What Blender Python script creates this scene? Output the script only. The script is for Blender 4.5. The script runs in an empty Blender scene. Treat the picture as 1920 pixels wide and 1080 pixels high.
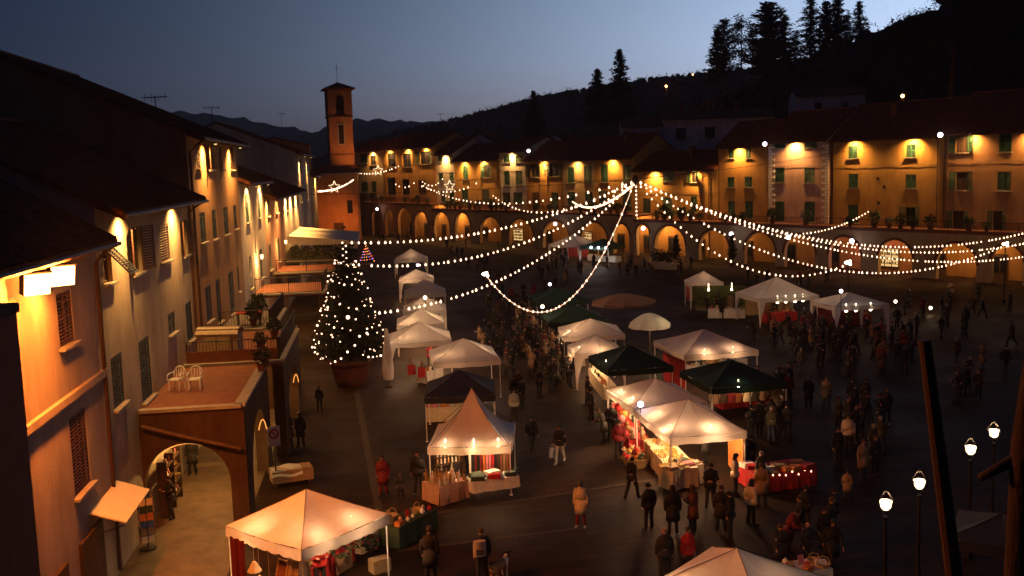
import bpy, math, random
from mathutils import Matrix, Vector, noise
random.seed(5)
scene = bpy.context.scene
col = scene.collection
R_ = math.radians
# ---------------------------------------------------------------- camera
cam_data = bpy.data.cameras.new('camera')
camera = bpy.data.objects.new('camera', cam_data)
col.objects.link(camera)
scene.camera = camera
cam_data.sensor_width = 36.0
cam_data.lens = 35.33
cam_data.clip_end = 9000
pitch, roll = math.atan(229/1884), 0.031
fw = Vector((0, math.cos(pitch), -math.sin(pitch)))
up0 = Vector((0, math.sin(pitch), math.cos(pitch)))
rt0 = Vector((1, 0, 0))
rt = rt0*math.cos(roll) - up0*math.sin(roll)
up = rt0*math.sin(roll) + up0*math.cos(roll)
camera.matrix_world = Matrix(((rt.x, up.x, -fw.x, 0), (rt.y, up.y, -fw.y, 0), (rt.z, up.z, -fw.z, 13.0), (0, 0, 0, 1)))
# ---------------------------------------------------------------- sky: dusk, the sun is below the horizon ahead and to the right
SUN_EL, SUN_ROT = R_(-4.5), R_(34)
world = bpy.data.worlds.new('World')
scene.world = world
world.use_nodes = True
wn, wl = world.node_tree.nodes, world.node_tree.links
wn.clear()
def wnode(t, **k):
    n = wn.new(t)
    for a_, v_ in k.items(): setattr(n, a_, v_)
    return n
def wmath(op, a, b=None):
    n = wnode('ShaderNodeMath', operation=op)
    for i, v in enumerate((a, b)):
        if v is None: continue
        if isinstance(v, (int, float)): n.inputs[i].default_value = v
        else: wl.new(v, n.inputs[i])
    return n.outputs[0]
sky = wnode('ShaderNodeTexSky', sky_type='NISHITA', sun_disc=False, sun_elevation=SUN_EL, sun_rotation=SUN_ROT,
            altitude=300, air_density=1.0, dust_density=1.2, ozone_density=2.0)
# the twilight arch: brightest over the place where the sun has set, fading round to deep blue night
tc = wnode('ShaderNodeTexCoord')
dot = wnode('ShaderNodeVectorMath', operation='DOT_PRODUCT')
wl.new(tc.outputs['Generated'], dot.inputs[0])
dot.inputs[1].default_value = (math.sin(SUN_ROT), math.cos(SUN_ROT), 0.0)
glow = wmath('POWER', 2.71828, wmath('MULTIPLY', wmath('SUBTRACT', dot.outputs['Value'], 1.0), 7.7))
sep = wnode('ShaderNodeSeparateXYZ')
wl.new(tc.outputs['Generated'], sep.inputs[0])
glow = wmath('MULTIPLY', glow, wmath('MULTIPLY', wmath('POWER', 2.71828, wmath('MULTIPLY', wmath('MAXIMUM', sep.outputs[2], 0.0), -4.0)), 3.7))
ramp = wnode('ShaderNodeValToRGB')
wl.new(wmath('MULTIPLY', sep.outputs[2], 2.0), ramp.inputs[0])
cr = ramp.color_ramp
cr.elements[0].position = 0.0
cr.elements[0].color = (0.37, 0.33, 0.34, 1)
cr.elements[1].position = 1.0
cr.elements[1].color = (0.29, 0.46, 0.8, 1)
for p_, c_ in ((0.10, (0.42, 0.42, 0.50, 1)), (0.20, (0.40, 0.50, 0.68, 1)), (0.36, (0.38, 0.53, 0.75, 1))):
    e_ = cr.elements.new(p_)
    e_.color = c_
mul = wnode('ShaderNodeVectorMath', operation='SCALE')
wl.new(ramp.outputs[0], mul.inputs[0])
wl.new(glow, mul.inputs['Scale'])
nis = wnode('ShaderNodeVectorMath', operation='SCALE')
wl.new(sky.outputs[0], nis.inputs[0])
nis.inputs['Scale'].default_value = 0.10
add1 = wnode('ShaderNodeVectorMath', operation='ADD')
wl.new(mul.outputs[0], add1.inputs[0])
wl.new(nis.outputs[0], add1.inputs[1])
add2 = wnode('ShaderNodeVectorMath', operation='ADD')
wl.new(add1.outputs[0], add2.inputs[0])
add2.inputs[1].default_value = (0.002, 0.008, 0.030)
bg = wnode('ShaderNodeBackground')
bg.inputs['Strength'].default_value = 1.0
wo = wnode('ShaderNodeOutputWorld')
wl.new(add2.outputs[0], bg.inputs[0])
wl.new(bg.outputs[0], wo.inputs[0])
# the last afterglow from the same direction
sun_data = bpy.data.lights.new('sun', 'SUN')
sun_data.energy = 0.01
sun_data.angle = R_(30)
sun_data.color = (1.0, 0.9, 0.8)
sun = bpy.data.objects.new('sun', sun_data)
col.objects.link(sun)
sun.rotation_euler = (R_(86), 0, R_(180)-SUN_ROT)
# ---------------------------------------------------------------- exposure and sampling
vs = scene.view_settings
vs.view_transform = 'Standard'
vs.look = 'None'
vs.gamma = 1.0
vs.exposure = 0.0
vs.use_curve_mapping = False
cy = scene.cycles
cy.use_denoising = True
cy.max_bounces = 6
cy.diffuse_bounces = 3
cy.glossy_bounces = 2
cy.transmission_bounces = 3
cy.transparent_max_bounces = 4
cy.sample_clamp_indirect = 1.5
cy.sample_clamp_direct = 0
cy.caustics_reflective = False
cy.caustics_refractive = False
cy.use_light_tree = True
cy.light_sampling_threshold = 0.003
HOUSES = {
    'L1': {'o': (-11.27, 16.44), 'rot': 1.7, 'W': 15.79, 'eave': 11.3, 'wins': [(11.42, 13.11, 8.29, 9.82, 'brown'), (11.58, 13.58, 3.86, 6.21, 'brown')], 'lamps': [], 'D': 11, 'rise': 3.2},
    'L2': {'o': (-13.34, 32.4), 'rot': 1.7, 'W': 15.82, 'eave': 12.2, 'wins': [(0.33, 1.77, 9.52, 10.78, 'awn'), (3.96, 6.27, 9.46, 11.17, 'openbrown'), (8.88, 11.63, 9.45, 11.0, 'brown'), (13.61, 15.57, 9.33, 10.95, 'openbrown'), (0.25, 2.18, 5.3, 7.04, 'green1'), (4.11, 6.46, 4.61, 6.93, 'green1'), (9.59, 11.43, 6.29, 7.19, 'dark'), (13.46, 15.53, 5.32, 7.12, 'green1')], 'lamps': [2.84, 12.05], 'D': 13, 'rise': 3.2},
    'L3': {'o': (-15.51, 49.04), 'rot': 1.7, 'W': 17.48, 'eave': 15.1, 'wins': [(2.22, 3.95, 13.3, 14.53, 'brown'), (5.45, 7.97, 13.3, 14.59, 'openbrown'), (9.9, 11.55, 13.3, 14.65, 'brown'), (14.21, 16.6, 13.31, 14.72, 'brown'), (1.92, 4.3, 9.56, 11.1, 'green1'), (5.91, 7.92, 9.49, 11.09, 'green1'), (9.96, 12.5, 9.46, 11.08, 'green1'), (14.19, 16.36, 9.54, 11.07, 'green1'), (2.12, 4.54, 5.41, 7.24, 'dark'), (5.63, 7.64, 4.85, 7.24, 'green1'), (10.0, 13.24, 4.62, 7.16, 'dark'), (14.32, 15.28, 5.57, 7.2, 'green1')], 'lamps': [4.49, 14.19], 'D': 19, 'rise': 4.2},
    'L4': {'o': (-17.76, 66.37), 'rot': 1.7, 'W': 14.0, 'eave': 12.6, 'wins': [(2.3, 5.16, 9.65, 11.68, 'green1'), (9.7, 12.14, 9.64, 11.6, 'green1'), (2.42, 5.02, 5.05, 7.34, 'dark'), (8.8, 11.54, 5.11, 7.29, 'green1')], 'lamps': [3.93, 11.63], 'D': 12, 'rise': 2.6},
    'L5': {'o': (-19.56, 80.25), 'rot': 1.7, 'W': 16.81, 'eave': 11.3, 'wins': [(1.47, 5.13, 9.47, 11.0, 'dark'), (8.35, 11.67, 9.45, 11.0, 'dark'), (1.18, 4.41, 5.07, 7.22, 'green1'), (8.74, 11.61, 5.15, 7.18, 'green1')], 'lamps': [2.24, 10.16], 'D': 12, 'rise': 2.4},
    'L6': {'o': (-21.77, 97.24), 'rot': 1.7, 'W': 16.06, 'eave': 11.3, 'wins': [(2.13, 5.09, 9.26, 11.0, 'dark'), (9.8, 12.53, 9.36, 11.0, 'dark')], 'lamps': [2.04, 7.56, 14.48], 'D': 12, 'rise': 2.4},
    'L7': {'o': (-24.06, 114.85), 'rot': 1.7, 'W': 23.02, 'eave': 15.3, 'wins': [(5.84, 9.31, 12.95, 14.74, 'green1'), (16.96, 21.11, 13.06, 14.88, 'green1'), (3.38, 6.72, 9.45, 11.56, 'green1'), (14.21, 18.2, 9.44, 11.54, 'green1')], 'lamps': [4.54, 17.01], 'D': 17, 'rise': 3.4},
    'L8': {'o': (-27.03, 137.68), 'rot': 1.7, 'W': 14.64, 'eave': 12.6, 'wins': [(4.72, 8.35, 10.18, 12.05, 'brown')], 'lamps': [11.36], 'D': 12, 'rise': 2},
    'F1': {'o': (-33.27, 216.97), 'rot': -0.95, 'W': 13.67, 'eave': 17.16, 'wins': [(3.7, 6.8, 14.5, 16.49, 'green'), (7.93, 10.47, 13.98, 15.95, 'niche'), (3.56, 6.43, 8.47, 10.6, 'green'), (8.09, 10.18, 8.48, 10.69, 'green')], 'lamps': [9.45], 'D': 9, 'rise': 2},
    'F2': {'o': (-25.29, 205.88), 'rot': -0.95, 'W': 20.18, 'eave': 17.3, 'wins': [(1.54, 5.02, 13.52, 16.27, 'glass'), (7.77, 11.09, 13.41, 16.0, 'glass'), (14.55, 18.26, 13.8, 16.21, 'open'), (1.04, 4.54, 7.86, 11.39, 'glass'), (7.1, 10.03, 7.89, 11.03, 'glass'), (13.48, 16.46, 7.93, 10.78, 'brown')], 'lamps': [3.02, 10.23, 17.04], 'D': 9, 'rise': 2.3},
    'F3': {'o': (-13.5, 189.51), 'rot': -0.95, 'W': 6.27, 'eave': 15.7, 'wins': [(0.92, 2.23, 14.09, 15.36, 'green'), (4.8, 5.89, 14.01, 15.36, 'green'), (0.86, 2.36, 10.64, 12.12, 'green'), (4.57, 6.02, 10.71, 12.17, 'green'), (1.35, 2.84, 6.78, 8.86, 'dark'), (4.3, 5.94, 6.51, 8.76, 'green')], 'lamps': [3.53], 'D': 9, 'rise': 2.6},
    'F4': {'o': (-9.87, 184.47), 'rot': -0.95, 'W': 14.32, 'eave': 14.4, 'wins': [(2.89, 4.62, 10.87, 13.34, 'green'), (9.86, 11.49, 11.1, 13.4, 'open'), (2.24, 4.34, 6.47, 9.06, 'green'), (8.77, 11.07, 6.74, 9.06, 'dark')], 'lamps': [3.69, 9.79], 'D': 9, 'rise': 2.6},
    'F5': {'o': (-1.47, 172.81), 'rot': -0.95, 'W': 7.6, 'eave': 15.56, 'wins': [(1.21, 3.06, 13.55, 14.8, 'green'), (4.73, 6.67, 13.48, 14.71, 'green'), (1.19, 2.89, 9.79, 12.21, 'green'), (4.57, 6.52, 9.95, 12.16, 'green'), (0.69, 2.86, 6.63, 8.53, 'dark'), (3.78, 6.35, 6.67, 8.54, 'green')], 'lamps': [3.72], 'D': 9, 'rise': 2},
    'F6': {'o': (2.97, 166.64), 'rot': -0.95, 'W': 9.38, 'eave': 14.02, 'wins': [(1.17, 3.18, 11.06, 13.14, 'open'), (6.26, 8.44, 11.1, 13.2, 'open'), (1.37, 3.38, 5.86, 8.55, 'brown'), (6.47, 8.25, 5.94, 8.57, 'green')], 'lamps': [4.93], 'D': 9, 'rise': 2.6},
    'F7': {'o': (8.45, 159.03), 'rot': -0.95, 'W': 7.7, 'eave': 13.9, 'wins': [(1.3, 3.0, 10.07, 12.54, 'green'), (5.31, 7.19, 10.13, 12.64, 'green'), (1.16, 3.0, 6.5, 8.66, 'green'), (5.43, 7.31, 6.08, 8.68, 'green')], 'lamps': [3.85], 'D': 9, 'rise': 2.8},
    'F8': {'o': (12.95, 152.77), 'rot': -0.95, 'W': 8.93, 'eave': 13.94, 'wins': [(1.46, 3.14, 10.19, 12.8, 'green'), (6.42, 8.14, 10.25, 12.63, 'green'), (0.97, 2.91, 5.97, 8.84, 'dark'), (6.32, 8.15, 5.91, 8.93, 'green')], 'lamps': [4.38], 'D': 9, 'rise': 3},
    'F9': {'o': (18.16, 145.54), 'rot': -0.95, 'W': 15.93, 'eave': 12.01, 'wins': [(5.75, 7.93, 10.2, 11.59, 'green'), (11.14, 12.32, 10.03, 11.52, 'half'), (1.68, 3.21, 5.68, 7.8, 'dark'), (5.68, 7.45, 5.91, 7.98, 'green'), (10.99, 12.18, 6.0, 8.16, 'green')], 'lamps': [4.28, 12.32], 'D': 8, 'rise': 2.2},
    'R1': {'o': (27.53, 132.53), 'rot': -0.95, 'W': 8.21, 'eave': 14.86, 'wins': [(1.76, 2.66, 13.08, 14.44, 'green'), (4.61, 5.48, 13.01, 14.42, 'green'), (1.55, 2.73, 9.37, 10.68, 'green'), (4.42, 5.65, 9.37, 10.72, 'green'), (1.62, 2.8, 5.3, 7.58, 'green'), (4.5, 5.81, 5.37, 7.61, 'green')], 'lamps': [3.65], 'D': 8, 'rise': 2.8},
    'R2': {'o': (32.37, 125.8), 'rot': -0.95, 'W': 9.0, 'eave': 15.26, 'wins': [(0.75, 2.63, 14.13, 14.96, 'green'), (5.4, 7.24, 13.98, 14.92, 'green'), (1.0, 2.47, 9.96, 11.78, 'green'), (5.42, 6.96, 9.87, 11.71, 'green'), (1.0, 2.48, 5.09, 7.6, 'green'), (5.44, 6.99, 5.21, 7.64, 'green')], 'lamps': [4.14], 'D': 9, 'rise': 3.2},
    'R3': {'o': (37.93, 118.08), 'rot': -0.95, 'W': 13.89, 'eave': 15.12, 'wins': [(2.01, 3.29, 12.64, 14.09, 'green'), (9.42, 10.57, 12.58, 14.02, 'green'), (2.12, 3.4, 9.29, 10.88, 'green'), (9.41, 10.7, 9.23, 10.74, 'green'), (2.09, 3.45, 5.25, 7.34, 'green'), (9.42, 10.64, 5.1, 7.2, 'open')], 'lamps': [2.92, 10.35], 'D': 10, 'rise': 3.6},
    'R4': {'o': (46.12, 106.71), 'rot': -0.95, 'W': 11.71, 'eave': 15.27, 'wins': [(1.13, 2.42, 12.93, 14.8, 'open'), (5.75, 7.05, 12.85, 14.71, 'green'), (1.22, 2.51, 9.01, 10.95, 'openlit'), (5.69, 7.06, 8.96, 10.89, 'green'), (0.97, 2.15, 4.6, 6.89, 'openlit'), (5.3, 6.25, 4.74, 6.96, 'open')], 'lamps': [3.08, 9.08], 'D': 10, 'rise': 3.8},
}
ARCADES = [
    {'o': (-31.82, 208.97), 'rot': -0.95, 'W': 30.32, 'H': 6.5, 'arches': [(6.71, 11.18, 5.35, 1), (12.27, 15.7, 5.33, 0), (17.4, 22.71, 5.63, 2), (23.75, 28.59, 5.03, 2)]},
    {'o': (-14.01, 184.24), 'rot': -0.95, 'W': 53.82, 'H': 5.65, 'arches': [(0.18, 5.46, 5.07, 2), (7.22, 12.19, 5.1, 2), (15.03, 21.66, 4.55, 3), (23.62, 30.3, 4.41, 2), (32.78, 39.4, 4.39, 4), (42.16, 48.17, 4.38, 2), (49.43, 52.8, 4.32, 2)]},
    {'o': (17.45, 140.54), 'rot': -0.95, 'W': 57.76, 'H': 5.0, 'arches': [(0.26, 2.83, 4.37, 2), (3.88, 9.71, 4.3, 2), (12.1, 17.4, 4.0, 2), (19.83, 24.64, 3.99, 1), (26.0, 30.44, 3.95, 1), (32.34, 36.55, 3.94, 5), (38.77, 42.86, 3.84, 2), (45.6, 49.96, 3.8, 2), (51.44, 54.61, 3.82, 1)]},
]
GARLANDS = [
    {'key': 'tree top', 'A': (9.4, 75.0, 11.75), 'B': (-9.95, 60.6, 8.8), 'sag': 1.32, 'kind': 'bulb'},
    {'key': 'tree shoulder', 'A': (9.4, 75.0, 11.75), 'B': (-10.75, 60, 7.69), 'sag': 2.28, 'kind': 'bulb'},
    {'key': 'tree middle', 'A': (9.4, 75.0, 11.75), 'B': (-8.05, 57.5, 4.86), 'sag': 2.04, 'kind': 'bulb'},
    {'key': 'mast', 'A': (9.4, 75.0, 11.75), 'B': (-1.96, 74.5, 5.01), 'sag': 5.88, 'kind': 'rope'},
    {'key': 'far left', 'A': (9.4, 75.0, 11.75), 'B': (-15.92, 184, 10.22), 'sag': 2.52, 'kind': 'bulb'},
    {'key': 'far mid', 'A': (9.4, 75.0, 11.75), 'B': (-2.99, 164, 8.71), 'sag': 2.7, 'kind': 'bulb'},
    {'key': 'short rope', 'A': (9.68, 76, 11.55), 'B': (8.99, 144, 7.66), 'sag': 1.38, 'kind': 'rope'},
    {'key': 'right mast', 'A': (9.4, 75.0, 11.75), 'B': (25.2, 74.8, 5.01), 'sag': 3.3, 'kind': 'bulb'},
    {'key': 'right outer mast', 'A': (9.4, 75.0, 11.75), 'B': (42.29, 85.6, 5.04), 'sag': 4.38, 'kind': 'bulb'},
    {'key': 'right lower', 'A': (9.4, 75.0, 11.75), 'B': (51.59, 92, 4.06), 'sag': 3.3, 'kind': 'bulb'},
    {'key': 'right upper', 'A': (9.4, 75.0, 11.75), 'B': (51.5, 92, 6.71), 'sag': 3.72, 'kind': 'bulb'},
    {'key': 'right terrace', 'A': (25.41, 88, 6.37), 'B': (37.3, 104, 7.37), 'sag': 0.48, 'kind': 'bulb'},
    {'key': 'right middle', 'A': (9.4, 75.0, 11.75), 'B': (50.05, 91.5, 5.22), 'sag': 3.18, 'kind': 'bulb'},
    {'key': 'church street lower', 'A': (-25.98, 137, 10.5), 'B': (-28.8, 190, 11.71), 'sag': 0.6, 'kind': 'small', 'star': (-28.14, 163, 10.46)},
    {'key': 'church street upper', 'A': (-29.96, 196, 12.81), 'B': (-19.02, 180, 13.88), 'sag': 0.78, 'kind': 'small', 'star': (-24.18, 188, 12.87)},
    {'key': 'corner a', 'A': (-21.97, 188, 11.32), 'B': (-16.26, 183, 11.5), 'sag': 1.62, 'kind': 'small'},
    {'key': 'corner b', 'A': (-16.26, 183, 11.5), 'B': (-10.98, 176, 11.87), 'sag': 1.62, 'kind': 'small'},
    {'key': 'corner c', 'A': (-16.05, 180, 10.3), 'B': (-4.58, 168, 10.86), 'sag': 1.56, 'kind': 'small', 'star': (-10.2, 174, 9.86)},
]
HUB = (9.4, 75.0, 11.75)
TENTS = [
    {'label': 'white canopy glowing over picture frames at the lower edge of the square', 'x': -6.64, 'y': 30.51, 'zp': 3.15, 'w': 3.55, 'd': 3.55, 'rot': -38, 'ze': 2.15, 'col': 'white', 'lit': 3, 'style': 'plain', 'key': 'T1'},
    {'label': 'white high peaked tent over hanging scarves', 'x': -1.79, 'y': 40.51, 'zp': 4.0, 'w': 3.3, 'd': 3.6, 'rot': -3, 'ze': 2.05, 'col': 'white', 'lit': 3, 'style': 'peak', 'key': 'T2'},
    {'label': 'dark navy canopy tucked behind the high peaked white tent', 'x': -2.7, 'y': 48.62, 'zp': 3.1, 'w': 3.4, 'd': 3.4, 'rot': 2, 'ze': 2.2, 'col': 'navy', 'lit': 1, 'style': 'plain', 'key': 'T3'},
    {'label': 'white canopy with a glow at its hem behind the navy one', 'x': -2.94, 'y': 57.63, 'zp': 3.15, 'w': 3.8, 'd': 4.2, 'rot': 8, 'ze': 2.2, 'col': 'white', 'lit': 2, 'style': 'plain', 'key': 'T4'},
    {'label': 'white tent with draped legs beside the big Christmas tree', 'x': -6.09, 'y': 64.19, 'zp': 3.2, 'w': 4.0, 'd': 3.6, 'rot': 6, 'ze': 2.2, 'col': 'white', 'lit': 2, 'style': 'legs', 'key': 'T5'},
    {'label': 'white tent with a bright lamp behind the draped leg tent', 'x': -6.64, 'y': 71.14, 'zp': 3.1, 'w': 3.3, 'd': 3.3, 'rot': 6, 'ze': 2.2, 'col': 'white', 'lit': 2, 'style': 'legs', 'key': 'T6'},
    {'label': 'white tent with a clean pointed roof in the middle of the far left row', 'x': -6.9, 'y': 78.03, 'zp': 3.1, 'w': 3.3, 'd': 3.3, 'rot': 5, 'ze': 2.2, 'col': 'white', 'lit': 1, 'style': 'legs', 'key': 'T6b'},
    {'label': 'pale tent with a steep dim roof fourth from the far end of the row', 'x': -7.72, 'y': 88.44, 'zp': 3.3, 'w': 3.6, 'd': 3.4, 'rot': 5, 'ze': 2.2, 'col': 'white', 'lit': 0, 'style': 'plain', 'key': 'T7'},
    {'label': 'white tent with its underside lit second from the far end', 'x': -9.51, 'y': 99.77, 'zp': 3.1, 'w': 3.4, 'd': 3.2, 'rot': 4, 'ze': 2.2, 'col': 'white', 'lit': 2, 'style': 'legs', 'key': 'T8'},
    {'label': 'white tent with a rounded roof at the far end of the left row', 'x': -12.16, 'y': 121.89, 'zp': 3.4, 'w': 3.9, 'd': 3.6, 'rot': 3, 'ze': 2.2, 'col': 'white', 'lit': 1, 'style': 'legs', 'key': 'T9'},
    {'label': 'brightly lit white canopy by the arcades under the lights', 'x': 8.5, 'y': 135.4, 'zp': 3.6, 'w': 5.2, 'd': 4.4, 'rot': -40, 'ze': 2.3, 'col': 'white', 'lit': 2, 'style': 'legs', 'key': 'T10'},
    {'label': 'dark green canopy beside three white bulbs near the arcades', 'x': 12.07, 'y': 131.39, 'zp': 3.2, 'w': 4.4, 'd': 4.0, 'rot': -40, 'ze': 2.2, 'col': 'green', 'lit': 0, 'style': 'plain', 'key': 'T11'},
    {'label': 'dark green canopy farthest along the central lane', 'x': 3.69, 'y': 81.22, 'zp': 3.1, 'w': 4.2, 'd': 4.2, 'rot': 8, 'ze': 2.2, 'col': 'green', 'lit': 1, 'style': 'plain', 'key': 'T12'},
    {'label': 'dark green canopy behind the glowing white canopy of the lane', 'x': 4.31, 'y': 70.61, 'zp': 3.1, 'w': 4.2, 'd': 4.0, 'rot': 6, 'ze': 2.2, 'col': 'green', 'lit': 1, 'style': 'plain', 'key': 'T13'},
    {'label': 'white canopy with a glowing crown in the central lane', 'x': 5.03, 'y': 64.59, 'zp': 3.0, 'w': 3.9, 'd': 3.9, 'rot': 2, 'ze': 2.2, 'col': 'white', 'lit': 2, 'style': 'plain', 'key': 'W1'},
    {'label': 'small white canopy tucked before the glowing crowned one', 'x': 4.84, 'y': 58.67, 'zp': 2.95, 'w': 2.9, 'd': 2.9, 'rot': 6, 'ze': 2.15, 'col': 'white', 'lit': 2, 'style': 'legs', 'key': 'W2'},
    {'label': 'dark green canopy in the middle of the central lane', 'x': 6.32, 'y': 54.18, 'zp': 3.1, 'w': 3.6, 'd': 4.2, 'rot': 9, 'ze': 2.2, 'col': 'green', 'lit': 1, 'style': 'plain', 'key': 'G1'},
    {'label': 'broad white canopy with a red side curtain', 'x': 11.13, 'y': 57.89, 'zp': 3.2, 'w': 4.4, 'd': 5.0, 'rot': 12, 'ze': 2.25, 'col': 'white', 'lit': 2, 'style': 'plain', 'key': 'BW'},
    {'label': 'dark green canopy to the right of the lane', 'x': 10.82, 'y': 49.17, 'zp': 3.1, 'w': 3.9, 'd': 4.2, 'rot': 11, 'ze': 2.25, 'col': 'green', 'lit': 1, 'style': 'plain', 'key': 'G2'},
    {'label': 'white canopy over toys and balloons behind the jewellery stall', 'x': 6.51, 'y': 45.85, 'zp': 3.0, 'w': 3.5, 'd': 4.0, 'rot': 12, 'ze': 2.2, 'col': 'white', 'lit': 2, 'style': 'plain', 'key': 'W3'},
    {'label': 'cream canopy over the brightly lit jewellery tables', 'x': 7.21, 'y': 41.13, 'zp': 3.1, 'w': 3.2, 'd': 4.6, 'rot': 10, 'ze': 2.2, 'col': 'white', 'lit': 2, 'style': 'plain', 'key': 'W4'},
    {'label': 'small white tent standing by the green lit wreath stall', 'x': 17.07, 'y': 88.82, 'zp': 3.2, 'w': 2.9, 'd': 2.9, 'rot': 0, 'ze': 2.3, 'col': 'white', 'lit': 1, 'style': 'legs', 'key': 'TR0'},
    {'label': 'white pyramid tent with four hanging bulbs right of the wreath stall', 'x': 21.04, 'y': 79.31, 'zp': 3.6, 'w': 5.0, 'd': 4.4, 'rot': 12, 'ze': 2.25, 'col': 'white', 'lit': 3, 'style': 'legs', 'key': 'TR1'},
    {'label': 'white tent with a red counter below a purple lamp', 'x': 24.79, 'y': 73.3, 'zp': 3.0, 'w': 4.2, 'd': 3.8, 'rot': 10, 'ze': 2.3, 'col': 'white', 'lit': 3, 'style': 'legs', 'key': 'TR2'},
    {'label': 'white canopy cut off by the bottom of the picture', 'x': 5.56, 'y': 24.73, 'zp': 3.1, 'w': 3.6, 'd': 3.6, 'rot': -42, 'ze': 2.15, 'col': 'white', 'lit': 2, 'style': 'plain', 'key': 'T0'},
    {'label': 'dim grey canopy behind the bare trunk at the lower right', 'x': 13.98, 'y': 28.01, 'zp': 2.6, 'w': 2.6, 'd': 2.6, 'rot': -30, 'ze': 2.1, 'col': 'navy', 'lit': 0, 'style': 'plain', 'key': 'TX'},
]
LAMP_POSTS = [
    (14.4, 31, 3.7),
    (16.1, 33, 3.65),
    (11.55, 28, 3.65),
    (10.06, 26.6, 3.56),
]
SINGLES = [
    (2.23, 34.93, 'stand', 'whitecoat', 200, 1.0, 'person in a long white coat and knit hat alone in open square'),
    (1.87, 42.83, 'walkbag', 'blackjacket', 200, 1.0, 'person in black jacket and pale trousers carrying a white bag'),
    (0.69, 44.61, 'walk', 'black', 170, 1.0, 'person in black walking between the peaked tent and bag carrier'),
    (-10.73, 53.93, 'stand', 'black', 180, 0.82, 'small dark figure alone below the big potted Christmas tree'),
    (-10.78, 46.77, 'hold', 'tan', 240, 1.0, 'person in pale hat holding a white box beside the lit archway'),
    (-10.28, 46.72, 'stand', 'dark', 190, 1.0, 'person in black with arms down beside the lit archway'),
    (-5.4, 39.07, 'stand', 'red', 180, 1.0, 'person in red coat and red trousers behind the long table'),
    (-4.0, 39.07, 'stand', 'black', 180, 1.08, 'broad person in black coat standing left of the glassware table'),
    (-4.67, 38.68, 'stand', 'dark', 180, 0.62, 'child in dark clothes beside the broad person in black'),
    (-1.21, 30.32, 'stand', 'pack', -15, 1.05, 'person in black wearing a white backpack at bottom of square'),
    (-2.85, 30.45, 'stand', 'dark', 10, 1.08, 'person in dark coat seen from behind at end of table'),
    (4.4, 37.7, 'walk', 'black', 40, 1.0, 'man in black striding along the front of the jewellery table'),
    (4.62, 34.51, 'stand', 'black', -20, 1.0, 'person in black looking at the near corner of jewellery table'),
    (5.37, 33.87, 'stand', 'longblack', 0, 1.05, 'long haired person in black at the jewellery table corner'),
    (6.12, 34.11, 'hold', 'rust', -40, 1.0, 'person in rust brown coat facing the jewellery table end'),
    (7.17, 36.35, 'lean', 'black', 20, 1.05, 'tall person in black leaning over the jewellery table end'),
    (7.09, 34.03, 'stand', 'dark', 20, 1.0, 'person in charcoal coat right of the rust brown coat'),
    (8.26, 34.56, 'stand', 'cream', 60, 1.0, 'person in cream top with a dark shoulder strap'),
    (9.12, 36.46, 'stand', 'tan', 20, 1.0, 'person in tan coat near the red cloth table'),
    (8.41, 37.76, 'stand', 'cream', 100, 1.0, 'person in cream coat under the right end of cream canopy'),
    (5.23, 30.12, 'stand', 'redjacket', 150, 1.0, 'person in bright red jacket at the bottom by the white canopy'),
    (4.47, 29.9, 'stand', 'bald', 0, 1.05, 'bald person in dark coat beside the bright red jacket'),
    (7.27, 33.35, 'stand', 'black', -60, 1.0, 'person in black just left of the cream top'),
    (14.54, 42.93, 'stand', 'cream', 190, 1.05, 'person in pale jacket facing us in the dim right group'),
    (13.4, 40.85, 'stand', 'black', 160, 1.05, 'person in black holding white paper in the dim right group'),
    (13.88, 39.22, 'stand', 'tan', 150, 1.0, 'person in tan coat and pale hat in the dim right group'),
    (14.55, 39.71, 'stand', 'dark', 170, 1.0, 'person in dark red scarf right of the pale hat'),
    (12.47, 36.88, 'stand', 'tan', 30, 0.7, 'child in orange tan jacket before the dim right group'),
    (15.25, 51.17, 'stand', 'dark', 200, 1.0, 'left one of a dark pair right of the green canopy'),
    (16.14, 51.06, 'stand', 'tan', 210, 1.0, 'person in tan coat right of the green canopy in open square'),
    (17.25, 50.34, 'stand', 'black', 10, 1.0, 'left one of the black pair standing in the dim square'),
    (17.88, 50.26, 'stand', 'dark', 0, 1.0, 'right one of the black pair standing in the dim square'),
    (18.15, 48.06, 'stand', 'dark', 190, 1.0, 'lone dark figure beside the top of tilted wooden pole'),
    (28.67, 57.66, 'walk', 'black', 180, 1.0, 'dark figure walking alone at the right edge of square'),
    (-13.3, 37.19, 'hold', 'black', 230, 1.0, 'person in black browsing the shop under the terrace arch'),
    (-14.22, 42.78, 'stand', 'dark', 170, 1.0, 'person in black with a red hat deep under terrace arch'),
    (-0.08, 50.3, 'stand', 'cream', 160, 1.0, 'person in cream jacket standing right of the peaked tent'),
    (3.8, 49.83, 'stand', 'black', 60, 1.0, 'person in black coat at the edge of the central lane'),
    (4.1, 45.83, 'lean', 'dark', -70, 1.0, 'person in dark brown bending over the toy stall'),
    (4.69, 47.46, 'stand', 'redjacket', -60, 1.0, 'person in dark red by the toy stall'),
]
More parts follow.
